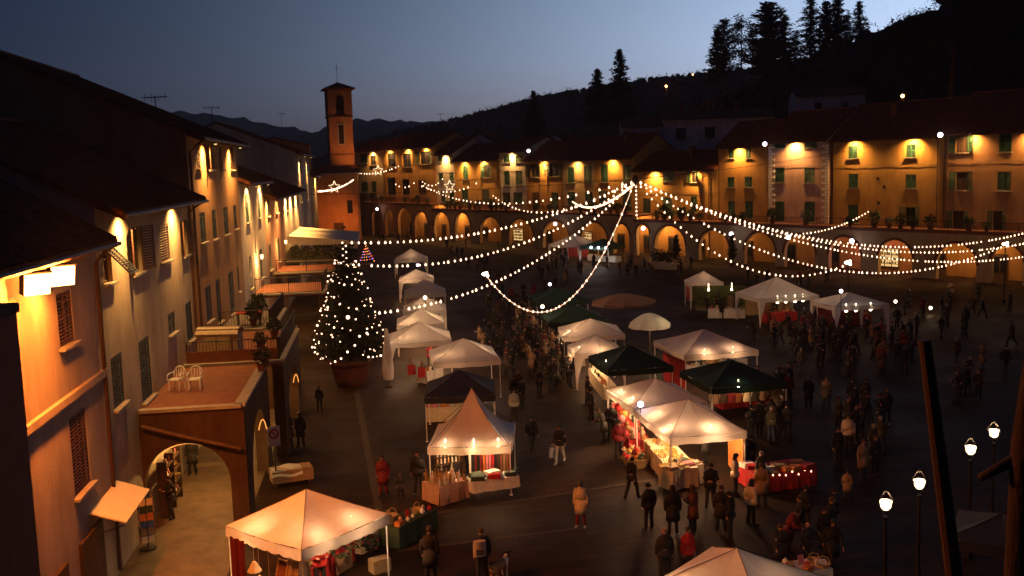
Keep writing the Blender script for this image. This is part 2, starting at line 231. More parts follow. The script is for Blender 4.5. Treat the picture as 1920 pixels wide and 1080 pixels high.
CROWDS = [
    ('in the crowd', 'in the lane crowd behind the hemlit canopy', [(-2.44, 71.91, 'hold', 'tan', 245.55, 1), (-2.1, 68.48, 'pocket', 'tan', 68.65, 1.05), (-1.85, 67.35, 'pocket', 'dark', 231.74, 1), (-1.99, 76.9, 'pocket', 'longblack', 356.42, 1), (-1.85, 73.41, 'walkbag', 'navy', 359.25, 1), (-1.85, 74.03, 'hold', 'black', 141.94, 0.93), (-1.57, 80.06, 'stand', 'bald', 15.16, 1), (-1.43, 71.78, 'point', 'black', 92.98, 0.93), (-1.28, 83.61, 'walkbag', 'brown', 139.02, 1), (-1.1, 67.92, 'walk', 'dark', 209.78, 1), (-1.15, 77.24, 'lean', 'black', 133.81, 1.04), (-0.79, 71.02, 'point', 'dark', 299.65, 1), (-0.01, 71.42, 'hold', 'longblack', 225.81, 0.97), (0.15, 66.72, 'walk', 'black', 261.14, 1), (0.24, 77.11, 'pocket', 'bald', 70.77, 1.04), (0.46, 82.84, 'stand', 'tan', 151.72, 1), (0.65, 78.45, 'stand', 'dark', 184.45, 0.97), (1.0, 65.69, 'pocket', 'black', 92.51, 0.93), (1.34, 81.08, 'walkbag', 'tan', 187.23, 1.05), (1.3, 77.41, 'hold', 'dark', 82.22, 0.93), (1.68, 72.61, 'stand', 'bald', 100.88, 1), (1.63, 69.93, 'stand', 'black', 96.91, 1.04), (2.3, 78.5, 'stand', 'black', 16.78, 0.97), (2.53, 73.28, 'pocket', 'brown', 205.98, 1), (3.27, 83.66, 'lean', 'dark', 49.83, 1.04)]),
    ('in the crowd', 'in the lane crowd below the small white canopy', [(-0.46, 61.42, 'pocket', 'brown', 239.72, 1), (-0.44, 64.72, 'pocket', 'bald', 289.34, 1), (-0.24, 60.2, 'pocket', 'black', 79.05, 0.97), (-0.16, 62.63, 'hold', 'black', 48.44, 0.97), (-0.08, 53.87, 'stand', 'black', 342.0, 0.97), (0.2, 55.31, 'stand', 'dark', 162.23, 0.97), (0.36, 53.25, 'pocket', 'black', 137.72, 0.93), (1.02, 65.03, 'lean', 'tan', 257.86, 0.93), (1.04, 61.14, 'lean', 'tan', 26.88, 1), (1.38, 62.25, 'stand', 'navy', 244.17, 0.97), (1.55, 63.41, 'lean', 'wine', 111.25, 0.93), (1.36, 55.27, 'hold', 'black', 145.87, 1), (1.65, 61.35, 'walkbag', 'black', 85.47, 1), (2.03, 59.6, 'stand', 'black', 160.73, 1.05), (2.06, 56.73, 'lean', 'olive', 345.05, 1.05), (2.49, 59.02, 'walk', 'black', 296.58, 0.97), (2.46, 57.93, 'stand', 'dark', 271.82, 0.93), (2.82, 63.62, 'hold', 'black', 81.52, 0.97), (2.79, 60.36, 'pocket', 'olive', 180.15, 1), (2.94, 62.76, 'walk', 'longblack', 31.4, 1.05), (3.24, 58.42, 'hold', 'longblack', 162.18, 1), (3.69, 61.99, 'stand', 'bald', 135.65, 0.93)]),
    ('mid', 'in the lane crowd left of the dark canopies', [(-2.13, 88.64, 'point', 'olive', 340.47, 1.04), (-2.05, 98.46, 'stand', 'wine', 272.82, 1.04), (-1.5, 98.14, 'pocket', 'olive', 104.46, 1.05), (-1.23, 98.78, 'hold', 'olive', 188.2, 0.93), (-1.03, 91.03, 'walkbag', 'navy', 241.67, 0.93), (-0.98, 99.58, 'walkbag', 'black', 306.28, 0.93), (-0.86, 85.91, 'walkbag', 'olive', 206.28, 1), (-0.3, 85.02, 'pocket', 'longblack', 41.14, 1), (-0.08, 94.58, 'pocket', 'wine', 9.99, 1), (0.46, 91.61, 'pocket', 'olive', 195.84, 0.93), (0.76, 84.48, 'point', 'dark', 33.56, 1), (1.15, 97.3, 'pocket', 'dark', 165.22, 1.04), (1.26, 89.01, 'walk', 'navy', 170.34, 1), (1.72, 90.62, 'pocket', 'brown', 324.32, 1.04), (1.81, 87.68, 'lean', 'olive', 39.1, 1.04), (2.07, 96.37, 'stand', 'wine', 333.1, 1)]),
    ('lane', 'in the lane crowd beside the middle green canopy', [(1.59, 66.8, 'lean', 'black', 4.77, 1.05), (1.66, 60.44, 'walk', 'black', 65.26, 1.04), (2.03, 66.25, 'lean', 'brown', 145.91, 1), (2.11, 68.15, 'hold', 'wine', 34.13, 1), (2.01, 65.14, 'stand', 'brown', 288.61, 1.05), (2.12, 60.2, 'pocket', 'bald', 205.09, 1), (2.43, 62.16, 'lean', 'olive', 289.74, 0.97), (2.91, 66.29, 'stand', 'navy', 268.0, 1), (3.08, 68.07, 'hold', 'longblack', 322.76, 0.93), (2.79, 61.78, 'pocket', 'brown', 275.48, 1.04), (3.13, 59.86, 'hold', 'black', 25.4, 0.97), (3.65, 66.78, 'point', 'navy', 36.31, 0.97), (3.43, 61.09, 'stand', 'bald', 83.56, 1.05), (3.25, 57.71, 'lean', 'navy', 77.78, 1.04)]),
    ('lane', 'behind the right green canopy', [(12.71, 52.78, 'pocket', 'olive', 348.17, 0.93), (13.44, 54.31, 'point', 'dark', 291.43, 1), (13.13, 52.97, 'stand', 'olive', 139.11, 1), (12.72, 50.98, 'point', 'longblack', 349.23, 1.04), (13.97, 52.67, 'stand', 'olive', 154.65, 1.04), (14.73, 55.14, 'walkbag', 'longblack', 189.63, 0.93), (13.64, 50.86, 'lean', 'navy', 190.95, 1.04), (14.4, 53.31, 'walkbag', 'bald', 201.83, 0.97), (15.1, 54.48, 'walkbag', 'bald', 9.67, 1), (14.44, 51.94, 'stand', 'wine', 227.88, 1.04)]),
    ('at the toys', 'beside the toy stall', [(3.92, 53.08, 'pocket', 'black', 258.88, 0.97), (4.5, 46.36, 'stand', 'black', 188.41, 1.05), (5.04, 49.61, 'hold', 'tan', 352.38, 1), (4.5, 43.14, 'stand', 'wine', 18.14, 1.04)]),
    ('beyond', 'beyond the farthest green canopy', [(3.15, 115.8, 'walk', 'navy', 227.92, 1), (3.37, 112.57, 'walk', 'black', 180.77, 1.05), (3.34, 100.91, 'stand', 'black', 226.23, 1), (4.32, 116.76, 'walkbag', 'navy', 153.07, 0.93), (4.53, 103.21, 'stand', 'black', 80.12, 0.97), (5.53, 122.66, 'stand', 'dark', 328.64, 1), (6.6, 129.46, 'walk', 'olive', 227.2, 0.97), (5.68, 107.79, 'point', 'tan', 127.48, 0.97), (6.11, 110.81, 'point', 'brown', 268.14, 1), (8.08, 120.61, 'point', 'dark', 291.31, 0.93), (8.27, 118.7, 'point', 'black', 152.77, 0.97)]),
    ('in the open', 'in the open square left of the lane', [(-3.21, 118.0, 'point', 'longblack', 293.51, 1.04), (-3.3, 123.98, 'stand', 'navy', 27.39, 1), (-2.52, 101.01, 'stand', 'bald', 250.24, 1.04), (-2.56, 113.11, 'walkbag', 'brown', 317.42, 1), (-1.45, 103.23, 'lean', 'brown', 131.9, 1), (-1.35, 108.09, 'point', 'brown', 204.94, 1.05), (-0.0, 115.8, 'point', 'navy', 190.88, 0.97)]),
    ('by arcades', 'before the tables by the arcades', [(12.59, 116.56, 'pocket', 'wine', 109.97, 0.93), (13.29, 114.43, 'lean', 'dark', 29.4, 1.05), (14.8, 123.86, 'lean', 'dark', 30.49, 1.05), (13.99, 112.31, 'hold', 'bald', 35.08, 1.05), (15.81, 118.67, 'walk', 'longblack', 256.39, 1.04), (15.94, 114.86, 'lean', 'olive', 275.3, 1.04), (15.92, 111.86, 'lean', 'brown', 290.62, 0.97), (18.08, 126.82, 'hold', 'bald', 177.72, 0.93), (18.92, 120.24, 'stand', 'dark', 147.82, 1.05), (18.72, 112.34, 'stand', 'brown', 290.13, 1), (20.41, 122.41, 'pocket', 'tan', 230.5, 0.93), (18.15, 108.43, 'stand', 'brown', 288.81, 1.04), (19.66, 116.02, 'hold', 'longblack', 88.46, 1), (21.75, 121.11, 'pocket', 'bald', 246.26, 0.97)]),
    ('by arcades', 'before the brightly lit canopy by the arcades', [(5.14, 124.64, 'pocket', 'brown', 277.8, 1), (5.72, 129.68, 'walk', 'tan', 143.79, 1), (6.03, 133.5, 'pocket', 'dark', 351.37, 0.93), (6.87, 138.07, 'stand', 'navy', 236.72, 1), (6.67, 126.93, 'point', 'black', 325.88, 1.04), (6.8, 128.53, 'pocket', 'black', 218.19, 1), (7.62, 140.55, 'hold', 'longblack', 277.9, 1), (7.26, 132.06, 'pocket', 'navy', 47.2, 1.05), (8.13, 139.21, 'walkbag', 'wine', 185.74, 1), (8.7, 143.31, 'hold', 'dark', 0.49, 1), (9.17, 145.17, 'stand', 'dark', 126.62, 0.93), (10.37, 125.71, 'stand', 'olive', 320.28, 1.05), (11.81, 142.0, 'stand', 'tan', 343.98, 0.93), (11.89, 124.07, 'pocket', 'olive', 109.29, 1)]),
    ('far square', 'in the far square before the left arches', [(-10.3, 161.96, 'point', 'bald', 4.45, 1.04), (-8.77, 149.5, 'walk', 'tan', 105.65, 1), (-7.28, 129.82, 'stand', 'tan', 308.18, 1.05), (-7.8, 145.56, 'hold', 'black', 104.54, 1.04), (-7.02, 144.54, 'walkbag', 'olive', 343.47, 1.04), (-7.26, 162.56, 'stand', 'olive', 92.32, 1), (-5.65, 131.2, 'stand', 'longblack', 118.58, 0.97), (-4.33, 127.72, 'point', 'wine', 260.57, 0.97), (-4.18, 137.59, 'pocket', 'tan', 33.22, 1), (-3.18, 134.63, 'stand', 'wine', 47.32, 1.05), (-1.89, 153.98, 'hold', 'dark', 69.54, 1)]),
    ('far corner', 'by the farthest arches near the church', [(-24.23, 186.53, 'lean', 'longblack', 353.5, 1), (-23.12, 182.65, 'pocket', 'bald', 6.67, 0.97), (-19.65, 176.12, 'lean', 'black', 110.44, 1.04), (-19.83, 177.79, 'pocket', 'dark', 135.94, 0.93), (-20.62, 185.32, 'walkbag', 'brown', 297.07, 0.93), (-19.52, 192.26, 'walkbag', 'dark', 275.94, 0.97), (-16.23, 193.06, 'walk', 'olive', 126.92, 0.93), (-14.98, 185.85, 'hold', 'olive', 206.7, 1), (-13.68, 180.21, 'walk', 'olive', 204.25, 1)]),
    ('wreath', 'in front of the wreath stall', [(15.11, 83.13, 'stand', 'dark', 103.89, 0.97), (16.53, 84.11, 'lean', 'black', 299.07, 1), (17.36, 84.41, 'pocket', 'wine', 292.05, 1.04), (16.95, 82.2, 'pocket', 'black', 64.82, 1.05), (17.7, 85.33, 'walkbag', 'dark', 272.2, 1.05), (17.1, 81.56, 'stand', 'longblack', 57.08, 1.04), (18.42, 84.06, 'stand', 'tan', 51.48, 1.04), (19.33, 86.67, 'pocket', 'dark', 62.53, 0.93)]),
    ('pyramid', 'in front of the white pyramid tent', [(17.34, 71.47, 'lean', 'longblack', 270.68, 0.97), (19.2, 74.35, 'stand', 'wine', 87.96, 1.04), (17.88, 68.09, 'pocket', 'black', 314.3, 1), (18.73, 71.28, 'stand', 'tan', 189.44, 1), (18.49, 68.85, 'walkbag', 'olive', 236.46, 1), (20.28, 72.71, 'lean', 'dark', 311.94, 1.04), (20.99, 71.97, 'hold', 'wine', 79.84, 1.05), (19.98, 68.21, 'stand', 'longblack', 325.23, 1), (22.28, 76.07, 'hold', 'olive', 44.57, 0.93), (21.73, 72.54, 'point', 'wine', 0.21, 1), (21.1, 70.32, 'stand', 'navy', 116.92, 1), (20.16, 67.1, 'point', 'tan', 293.56, 1.04), (22.28, 73.82, 'lean', 'dark', 249.22, 1), (22.79, 75.47, 'walkbag', 'black', 11.21, 0.97)]),
    ('dim', 'in the dim group before the red counter', [(17.29, 59.53, 'stand', 'olive', 2.51, 0.93), (21.23, 70.93, 'pocket', 'navy', 90.33, 0.93), (18.69, 60.91, 'hold', 'dark', 102.66, 1), (21.55, 69.33, 'hold', 'black', 100.48, 0.93), (20.55, 66.06, 'hold', 'black', 284.53, 1), (19.28, 61.75, 'point', 'black', 329.91, 0.93), (21.11, 65.98, 'stand', 'longblack', 334.53, 1.04), (20.7, 64.05, 'hold', 'black', 23.05, 1.05), (22.5, 69.64, 'lean', 'brown', 236.97, 1), (21.88, 66.04, 'walkbag', 'olive', 182.03, 1.05), (19.7, 58.24, 'pocket', 'bald', 267.97, 0.93), (21.75, 64.12, 'hold', 'dark', 40.36, 1.04), (20.47, 59.84, 'point', 'black', 197.22, 0.97), (24.58, 67.01, 'walkbag', 'black', 176.08, 1), (25.53, 68.86, 'point', 'wine', 94.08, 1), (21.98, 59.14, 'stand', 'wine', 206.15, 1), (21.69, 58.33, 'hold', 'brown', 218.99, 0.93), (22.66, 60.63, 'pocket', 'tan', 181.34, 1.05), (23.61, 60.89, 'stand', 'navy', 26.11, 1), (25.14, 63.86, 'pocket', 'wine', 208.62, 1.05), (23.19, 58.68, 'hold', 'black', 19.43, 1.04), (26.69, 67.47, 'lean', 'black', 295.07, 1.05), (25.83, 64.76, 'walkbag', 'olive', 275.51, 1.04), (27.49, 68.79, 'pocket', 'dark', 61.78, 0.97)]),
    ('dimright', 'in the dim far right of the square', [(31.77, 80.55, 'lean', 'black', 111.17, 0.93), (34.59, 86.74, 'stand', 'black', 57.75, 0.93), (33.81, 84.62, 'stand', 'bald', 265.48, 0.93), (32.55, 78.88, 'hold', 'wine', 166.53, 1.04), (30.08, 69.68, 'pocket', 'black', 136.34, 1), (34.15, 79.04, 'pocket', 'black', 125.07, 1), (32.52, 74.46, 'hold', 'olive', 172.87, 1.04), (36.27, 82.57, 'point', 'black', 273.46, 1.04), (38.58, 87.6, 'point', 'tan', 357.59, 1.05), (31.86, 70.14, 'point', 'dark', 73.65, 1.04), (33.55, 73.56, 'stand', 'longblack', 16.98, 0.97), (36.92, 79.87, 'walkbag', 'brown', 223.55, 0.93), (40.96, 87.53, 'walkbag', 'dark', 184.37, 0.93), (36.88, 78.04, 'walk', 'bald', 96.7, 0.97), (40.47, 80.86, 'hold', 'black', 262.11, 0.97), (33.24, 66.06, 'walk', 'dark', 260.44, 1)]),
    ('dim', 'in the dim gathering left of the low lamps', [(19.09, 67.47, 'stand', 'brown', 328.47, 0.97), (19.41, 68.45, 'pocket', 'black', 178.4, 0.93), (17.91, 63.14, 'point', 'navy', 258.91, 0.97), (19.7, 67.44, 'stand', 'dark', 12.73, 0.97), (20.07, 68.68, 'walkbag', 'brown', 94.28, 1.05), (20.46, 68.03, 'point', 'dark', 138.39, 0.97), (19.33, 62.52, 'stand', 'brown', 207.42, 1), (22.11, 71.0, 'stand', 'dark', 223.49, 1.04), (22.78, 71.27, 'pocket', 'wine', 22.91, 1), (20.91, 64.56, 'point', 'tan', 137.48, 1.04), (20.53, 62.49, 'hold', 'black', 246.03, 0.97), (23.12, 68.93, 'point', 'navy', 129.74, 1), (21.58, 63.3, 'walk', 'dark', 97.12, 0.97), (22.31, 64.83, 'walk', 'bald', 84.44, 1), (25.15, 70.52, 'pocket', 'olive', 1.26, 0.93), (24.8, 68.38, 'pocket', 'tan', 28.46, 0.93), (22.81, 62.2, 'walkbag', 'brown', 124.8, 1), (23.3, 63.53, 'walk', 'brown', 250.34, 1.05), (25.8, 69.58, 'walk', 'dark', 296.78, 1), (24.55, 65.71, 'point', 'brown', 289.8, 0.97), (25.61, 67.11, 'pocket', 'brown', 102.85, 1.05), (28.46, 73.53, 'pocket', 'bald', 179.41, 1.05), (24.97, 62.1, 'lean', 'black', 117.0, 1), (29.04, 71.38, 'hold', 'olive', 315.89, 1)]),
    ('dim', 'in the dim group between green canopy and pole', [(15.42, 46.98, 'hold', 'dark', 72.31, 0.93), (15.61, 46.21, 'walkbag', 'bald', 83.17, 1), (15.95, 46.77, 'point', 'black', 210.79, 1), (16.79, 48.63, 'walkbag', 'navy', 150.95, 1.05), (15.39, 44.48, 'pocket', 'bald', 139.2, 1.05), (15.82, 45.14, 'stand', 'dark', 56.63, 1), (16.71, 46.79, 'walk', 'black', 102.97, 1.05), (15.12, 41.52, 'stand', 'olive', 145.65, 1), (15.83, 42.67, 'point', 'olive', 61.64, 1), (17.29, 46.58, 'point', 'navy', 288.17, 1.05)]),
    ('lane', 'in the thick of the central lane', [(-0.0, 69.64, 'walkbag', 'dark', 120.53, 1.05), (0.24, 68.86, 'walk', 'dark', 16.89, 1), (0.36, 75.78, 'walkbag', 'olive', 244.88, 1), (0.57, 67.07, 'stand', 'brown', 56.02, 0.97), (0.97, 73.86, 'hold', 'brown', 155.07, 1), (1.14, 71.95, 'pocket', 'longblack', 18.8, 1), (1.31, 74.14, 'pocket', 'brown', 302.35, 1), (1.38, 69.16, 'hold', 'black', 115.52, 0.93), (1.62, 78.42, 'lean', 'dark', 154.84, 1), (1.58, 76.24, 'pocket', 'tan', 280.95, 1), (1.53, 71.13, 'stand', 'navy', 243.8, 0.97), (1.92, 71.6, 'lean', 'dark', 189.03, 1), (2.18, 67.72, 'pocket', 'dark', 327.98, 1), (2.63, 77.68, 'lean', 'black', 319.55, 1.05), (2.81, 78.39, 'pocket', 'bald', 181.75, 0.93), (2.7, 74.85, 'stand', 'dark', 301.49, 1.05), (2.68, 67.65, 'pocket', 'tan', 239.56, 1.04), (3.29, 76.46, 'pocket', 'longblack', 82.81, 0.93), (3.44, 76.94, 'stand', 'olive', 185.48, 1), (3.49, 68.21, 'point', 'olive', 160.85, 0.93)]),
    ('dimpole', 'in the dim group right of tilted pole', [(23.02, 51.3, 'hold', 'bald', 298.54, 1), (27.31, 60.96, 'walkbag', 'olive', 357.73, 1), (23.72, 52.61, 'stand', 'dark', 256.19, 0.97), (25.66, 55.96, 'lean', 'olive', 163.46, 0.93), (24.34, 53.02, 'pocket', 'black', 70.56, 0.97), (24.41, 51.9, 'walk', 'bald', 26.48, 0.93), (27.97, 58.93, 'point', 'tan', 315.65, 1)]),
    ('bottom', 'in the dark group at the lower right', [(8.21, 30.42, 'walkbag', 'dark', 338.77, 0.93), (8.8, 31.76, 'lean', 'wine', 110.61, 1), (9.53, 32.78, 'walk', 'dark', 265.05, 0.97), (9.95, 33.74, 'pocket', 'navy', 72.07, 1), (9.08, 30.6, 'walkbag', 'bald', 152.9, 0.93), (9.96, 31.76, 'walkbag', 'longblack', 164.45, 0.93), (10.36, 32.21, 'stand', 'dark', 124.69, 1.05), (9.81, 30.35, 'walk', 'longblack', 177.32, 1), (10.89, 33.49, 'stand', 'navy', 314.15, 0.97)]),
    ('undergreen', 'before the right green canopy', [(10.92, 45.58, 'hold', 'black', -3.08, 0.97), (11.41, 46.14, 'point', 'dark', 0.58, 1.04), (12.17, 46.86, 'stand', 'bald', 47.04, 1), (11.99, 46.13, 'pocket', 'longblack', 32.87, 1.05), (11.71, 45.03, 'stand', 'olive', 49.76, 1), (13.21, 50.07, 'pocket', 'tan', 29.02, 1), (12.75, 46.95, 'walk', 'olive', -0.27, 1), (13.34, 48.95, 'pocket', 'olive', -40.41, 1), (12.5, 45.3, 'hold', 'black', 45.83, 1.05)]),
    ('farR', 'in the square behind the pyramid tent', [(24.97, 105.49, 'stand', 'black', 126.4, 0.93), (24.41, 99.5, 'pocket', 'olive', 350.79, 1), (26.63, 103.83, 'pocket', 'navy', 203.05, 1), (29.21, 101.45, 'walk', 'wine', 46.7, 1), (30.17, 101.46, 'pocket', 'olive', 111.05, 0.97), (32.25, 102.04, 'walk', 'black', 212.68, 1.04)]),
    ('redtable', 'between cream canopy and red table', [(9.44, 41.31, 'walk', 'black', 55.35, 1), (9.27, 39.83, 'hold', 'longblack', 105.89, 0.93), (9.66, 40.48, 'pocket', 'black', 39.69, 0.97), (9.52, 38.2, 'stand', 'olive', 140.32, 0.97)]),
]
TABLES = [
    {'key': 'T1a', 'x': -6.62, 'y': 29.59, 'rot': 1.21, 'W': 2.95, 'D': 0.95, 'z': 0.8, 'cloth': 'red', 'goods': 'mixed', 'n': 34, 'label': 'red cloth on the table under the picture frame canopy', 'full': True, 'short': 'red picture frame stall table'},
    {'key': 'T1b', 'x': -5.39, 'y': 32.82, 'rot': 1.07, 'W': 1.93, 'D': 0.9, 'z': 0.8, 'cloth': 'cream', 'goods': 'jars', 'n': 16, 'label': 'cream cloth on the table just outside the picture frame canopy', 'full': True, 'short': 'cream table by the nearest canopy'},
    {'key': 'T1c', 'x': -4.13, 'y': 33.22, 'rot': 1.0, 'W': 2.12, 'D': 0.9, 'z': 0.8, 'cloth': 'green', 'goods': 'mixed', 'n': 12, 'label': 'dark green cloth on the table end nearest the peaked tent', 'full': True, 'short': 'green table near the peaked tent'},
    {'key': 'T2a', 'x': -3.03, 'y': 37.48, 'rot': 0.71, 'W': 1.36, 'D': 1.1, 'z': 0.8, 'cloth': 'rosecream', 'goods': 'glass', 'n': 26, 'label': 'pinkish cloth under the glassware at the peaked tent', 'full': True, 'short': 'glassware table of the peaked tent'},
    {'key': 'T2b', 'x': -1.77, 'y': 38.01, 'rot': 0.34, 'W': 1.91, 'D': 0.75, 'z': 0.8, 'cloth': 'white', 'goods': 'folded', 'n': 5, 'label': 'white cloth on the table below the hanging scarves', 'full': False, 'short': 'white table below the scarves'},
    {'key': 'W4a', 'x': 5.6, 'y': 42.98, 'rot': -1.47, 'W': 4.29, 'D': 1.15, 'z': 0.85, 'cloth': 'cream', 'goods': 'cards', 'n': 36, 'label': 'cream cloth on the long jewellery table beside the lane', 'full': True, 'short': 'long jewellery table'},
    {'key': 'W4b', 'x': 6.12, 'y': 38.42, 'rot': 0.6, 'W': 1.64, 'D': 0.8, 'z': 0.85, 'cloth': 'cream', 'goods': 'boxes', 'n': 8, 'label': 'cream cloth on the short end of the jewellery stall', 'full': True, 'short': 'short jewellery table end'},
    {'key': 'W3a', 'x': 4.86, 'y': 48.48, 'rot': -1.55, 'W': 6.11, 'D': 0.9, 'z': 0.8, 'cloth': 'red', 'goods': 'toys', 'n': 22, 'label': 'red cloth on the toy table facing the lane', 'full': True, 'short': 'red toy table'},
    {'key': 'RD', 'x': 9.37, 'y': 37.79, 'rot': 0.31, 'W': 2.56, 'D': 1.5, 'z': 0.75, 'cloth': 'red', 'goods': 'boxes', 'n': 16, 'label': 'red cloth on the wide table strung with small lights', 'full': True, 'short': 'wide red table strung with lights'},
    {'key': 'W1a', 'x': 3.66, 'y': 68.75, 'rot': -1.54, 'W': 9.32, 'D': 0.7, 'z': 0.8, 'cloth': 'cream', 'goods': 'mixed', 'n': 14, 'label': 'cream cloth on the table below the small white canopy', 'full': True, 'short': 'table below the small white canopy'},
    {'key': 'G1a', 'x': 4.46, 'y': 59.35, 'rot': -1.49, 'W': 6.93, 'D': 0.7, 'z': 0.8, 'cloth': 'cream', 'goods': 'mixed', 'n': 12, 'label': 'cream cloth on the table below the middle green canopy', 'full': True, 'short': 'table below the middle green canopy'},
    {'key': 'BWa', 'x': 10.63, 'y': 58.71, 'rot': 0.51, 'W': 4.21, 'D': 0.8, 'z': 0.8, 'cloth': 'white', 'goods': 'mixed', 'n': 14, 'label': 'white cloth on the table below the broad canopy', 'full': True, 'short': 'table below the broad canopy'},
    {'key': 'G2a', 'x': 10.8, 'y': 51.15, 'rot': 0.36, 'W': 3.1, 'D': 0.8, 'z': 0.8, 'cloth': 'red', 'goods': 'folded', 'n': 8, 'label': 'red cloth on the table below the right green canopy', 'full': True, 'short': 'table below the jackets'},
    {'key': 'TR0a', 'x': 16.07, 'y': 81.7, 'rot': -0.22, 'W': 2.9, 'D': 0.8, 'z': 0.8, 'cloth': 'white', 'goods': 'mixed', 'n': 10, 'label': 'pale cloth on the wreath stall table', 'full': True, 'short': 'wreath stall table'},
    {'key': 'TR1a', 'x': 19.82, 'y': 78.5, 'rot': 0.2, 'W': 2.84, 'D': 0.8, 'z': 0.8, 'cloth': 'red', 'goods': 'jars', 'n': 14, 'label': 'dark red cloth on the table under four hanging bulbs', 'full': True, 'short': 'pyramid tent table'},
    {'key': 'TR2a', 'x': 24.07, 'y': 75.92, 'rot': 0.18, 'W': 3.56, 'D': 0.9, 'z': 0.8, 'cloth': 'red', 'goods': 'jars', 'n': 14, 'label': 'red cloth on the counter under the purple lamp', 'full': True, 'short': 'red counter'},
    {'key': 'FA', 'x': 16.61, 'y': 121.99, 'rot': -0.79, 'W': 4.13, 'D': 1.2, 'z': 0.8, 'cloth': 'cream', 'goods': 'jars', 'n': 10, 'label': 'pale cloth on the glowing table before the arches', 'full': True, 'short': 'glowing table before the arches'},
    {'key': 'FB', 'x': 10.31, 'y': 134.57, 'rot': -0.88, 'W': 5.77, 'D': 1.0, 'z': 0.8, 'cloth': 'white', 'goods': 'boxes', 'n': 8, 'label': 'white cloth on the table under three white bulbs', 'full': True, 'short': 'table under three white bulbs'},
    {'key': 'BR', 'x': 7.93, 'y': 28.31, 'rot': 0.27, 'W': 1.39, 'D': 0.9, 'z': 0.8, 'cloth': 'white', 'goods': 'mixed', 'n': 10, 'label': 'pale cloth on the table at the lower right edge', 'full': True, 'short': 'table at the lower right edge'},
    {'key': 'T4a', 'x': -5.32, 'y': 59.74, 'rot': 0.83, 'W': 1.34, 'D': 0.8, 'z': 0.8, 'cloth': 'white', 'goods': 'mixed', 'n': 8, 'label': 'white cloth on the table below the hemlit canopy', 'full': True, 'short': 'table below the hemlit canopy'},
    {'key': 'T3a', 'x': -4.57, 'y': 50.47, 'rot': 0.05, 'W': 1.92, 'D': 0.8, 'z': 0.8, 'cloth': 'cream', 'goods': 'boxes', 'n': 6, 'label': 'pale cloth on the table below the navy canopy', 'full': True, 'short': 'table below the navy canopy'},
    {'key': 'UT', 'x': -19.05, 'y': 78.14, 'rot': 0.62, 'W': 2.15, 'D': 0.8, 'z': 0.8, 'cloth': 'white', 'goods': 'mixed', 'n': 10, 'label': 'white cloth on the stall beside the terraces', 'full': True, 'short': 'stall beside the terraces'},
]
TREES = [
    (0, 54.29, 262, 32.05, 13.85, 'dark conifer leftmost in the sky line clump', 1.45),
    (2, 56.06, 262, 32.0, 16.11, 'slim tall conifer second in the sky line clump', 1.89),
    (4, 59.52, 258, 32.2, 16.54, 'loose leafed tree in the gap of the sky line clump', 1.45),
    (5, 61.49, 255, 31.87, 14.19, 'second loose leafed tree in the sky line clump', 1.45),
    (2, 64.33, 250, 31.97, 18.0, 'tallest pointed conifer in the middle of the slope', 2.46),
    (1, 63.68, 248, 31.8, 15.12, 'broad conifer beneath the tallest pointed one', 1.74),
    (3, 67.02, 246, 32.14, 14.64, 'leaning broad conifer right of the tallest pointed one', 1.89),
    (5, 69.58, 246, 32.06, 10.65, 'small loose tree right of the broad conifer', 1.45),
    (0, 72.22, 242, 35.3, 15.13, 'conifer cut by the top of the picture, left of three', 1.89),
    (2, 75.24, 240, 35.6, 12.84, 'slim conifer between two big ones at the top', 1.45),
    (0, 77.86, 240, 36.13, 14.04, 'conifer cut by the top of the picture, dense and dark', 1.89),
    (4, 79.69, 238, 35.84, 10.35, 'thin loose tree near the top right conifers', 0.87),
    (1, 81.6, 236, 35.55, 12.31, 'pointed conifer rightmost of the sky line row', 1.59),
    (1, 21.17, 235, 21.6, 12.77, 'round headed conifer left of the slope pair', 1.59),
    (0, 26.22, 235, 21.45, 17.09, 'pointed conifer right of the slope pair', 1.45),
    (0, 6.37, 235, 16.33, 13.43, 'dim conifer standing lower down the slope', 1.45),
]
GLOBES = [
    ((31.07, 122.5, 14.67), 'round white lamp between orange house and pink house'),
    ((44.63, 104.6, 14.8), 'round white lamp at the right end of the yellow house'),
    ((3.28, 160, 15.25), 'round white lamp on the corner of the white far house'),
    ((27.29, 124, 3.79), 'round white lamp on the arcade left of the wreath shop'),
    ((32.27, 116.5, 3.77), 'round white lamp over the lit shop below the pink house'),
    ((37.44, 110, 3.65), 'round white lamp over the pink shop window'),
    ((18.01, 136, 4.06), 'round white lamp beside the arcade pier below the hub'),
    ((-26.16, 199, 5.34), 'round white lamp over the far left doorway'),
    ((6.83, 152, 4.07), 'round white lamp before the red shop'),
]
POLE_LAMPS = [
    ((-16.39, 64.5, 0), 3.87, 'cold lamp on a thin pole by the stall beside the terraces', True),
    ((2.14, 71.43, 0), 2.77, 'warm lamp on a thin pole left of the lane canopies', False),
    ((3.13, 82.38, 0), 3.07, 'cold lamp on a thin pole beyond the farthest green canopy', True),
    ((-9.6, 102.59, 0), 3.07, 'cold lamp on a pole between the two farthest left tents', True),
    ((-6.6, 75.47, 0), 3.17, 'warm lamp on a pole in the middle of the left tents', False),
    ((5.4, 42.5, 0), 2.47, 'cold lamp on a thin white pole at the jewellery canopy corner', True),
    ((22.91, 69.39, 0), 3.5, 'purplish lamp on a pole above the red counter tent', True),
    ((32.34, 83.99, 0), 0.5, 'low orange lamp on the ground right of the red counter', False),
    ((33.86, 80.52, 0), 0.4, 'low orange lamp farther right of the red counter', False),
]
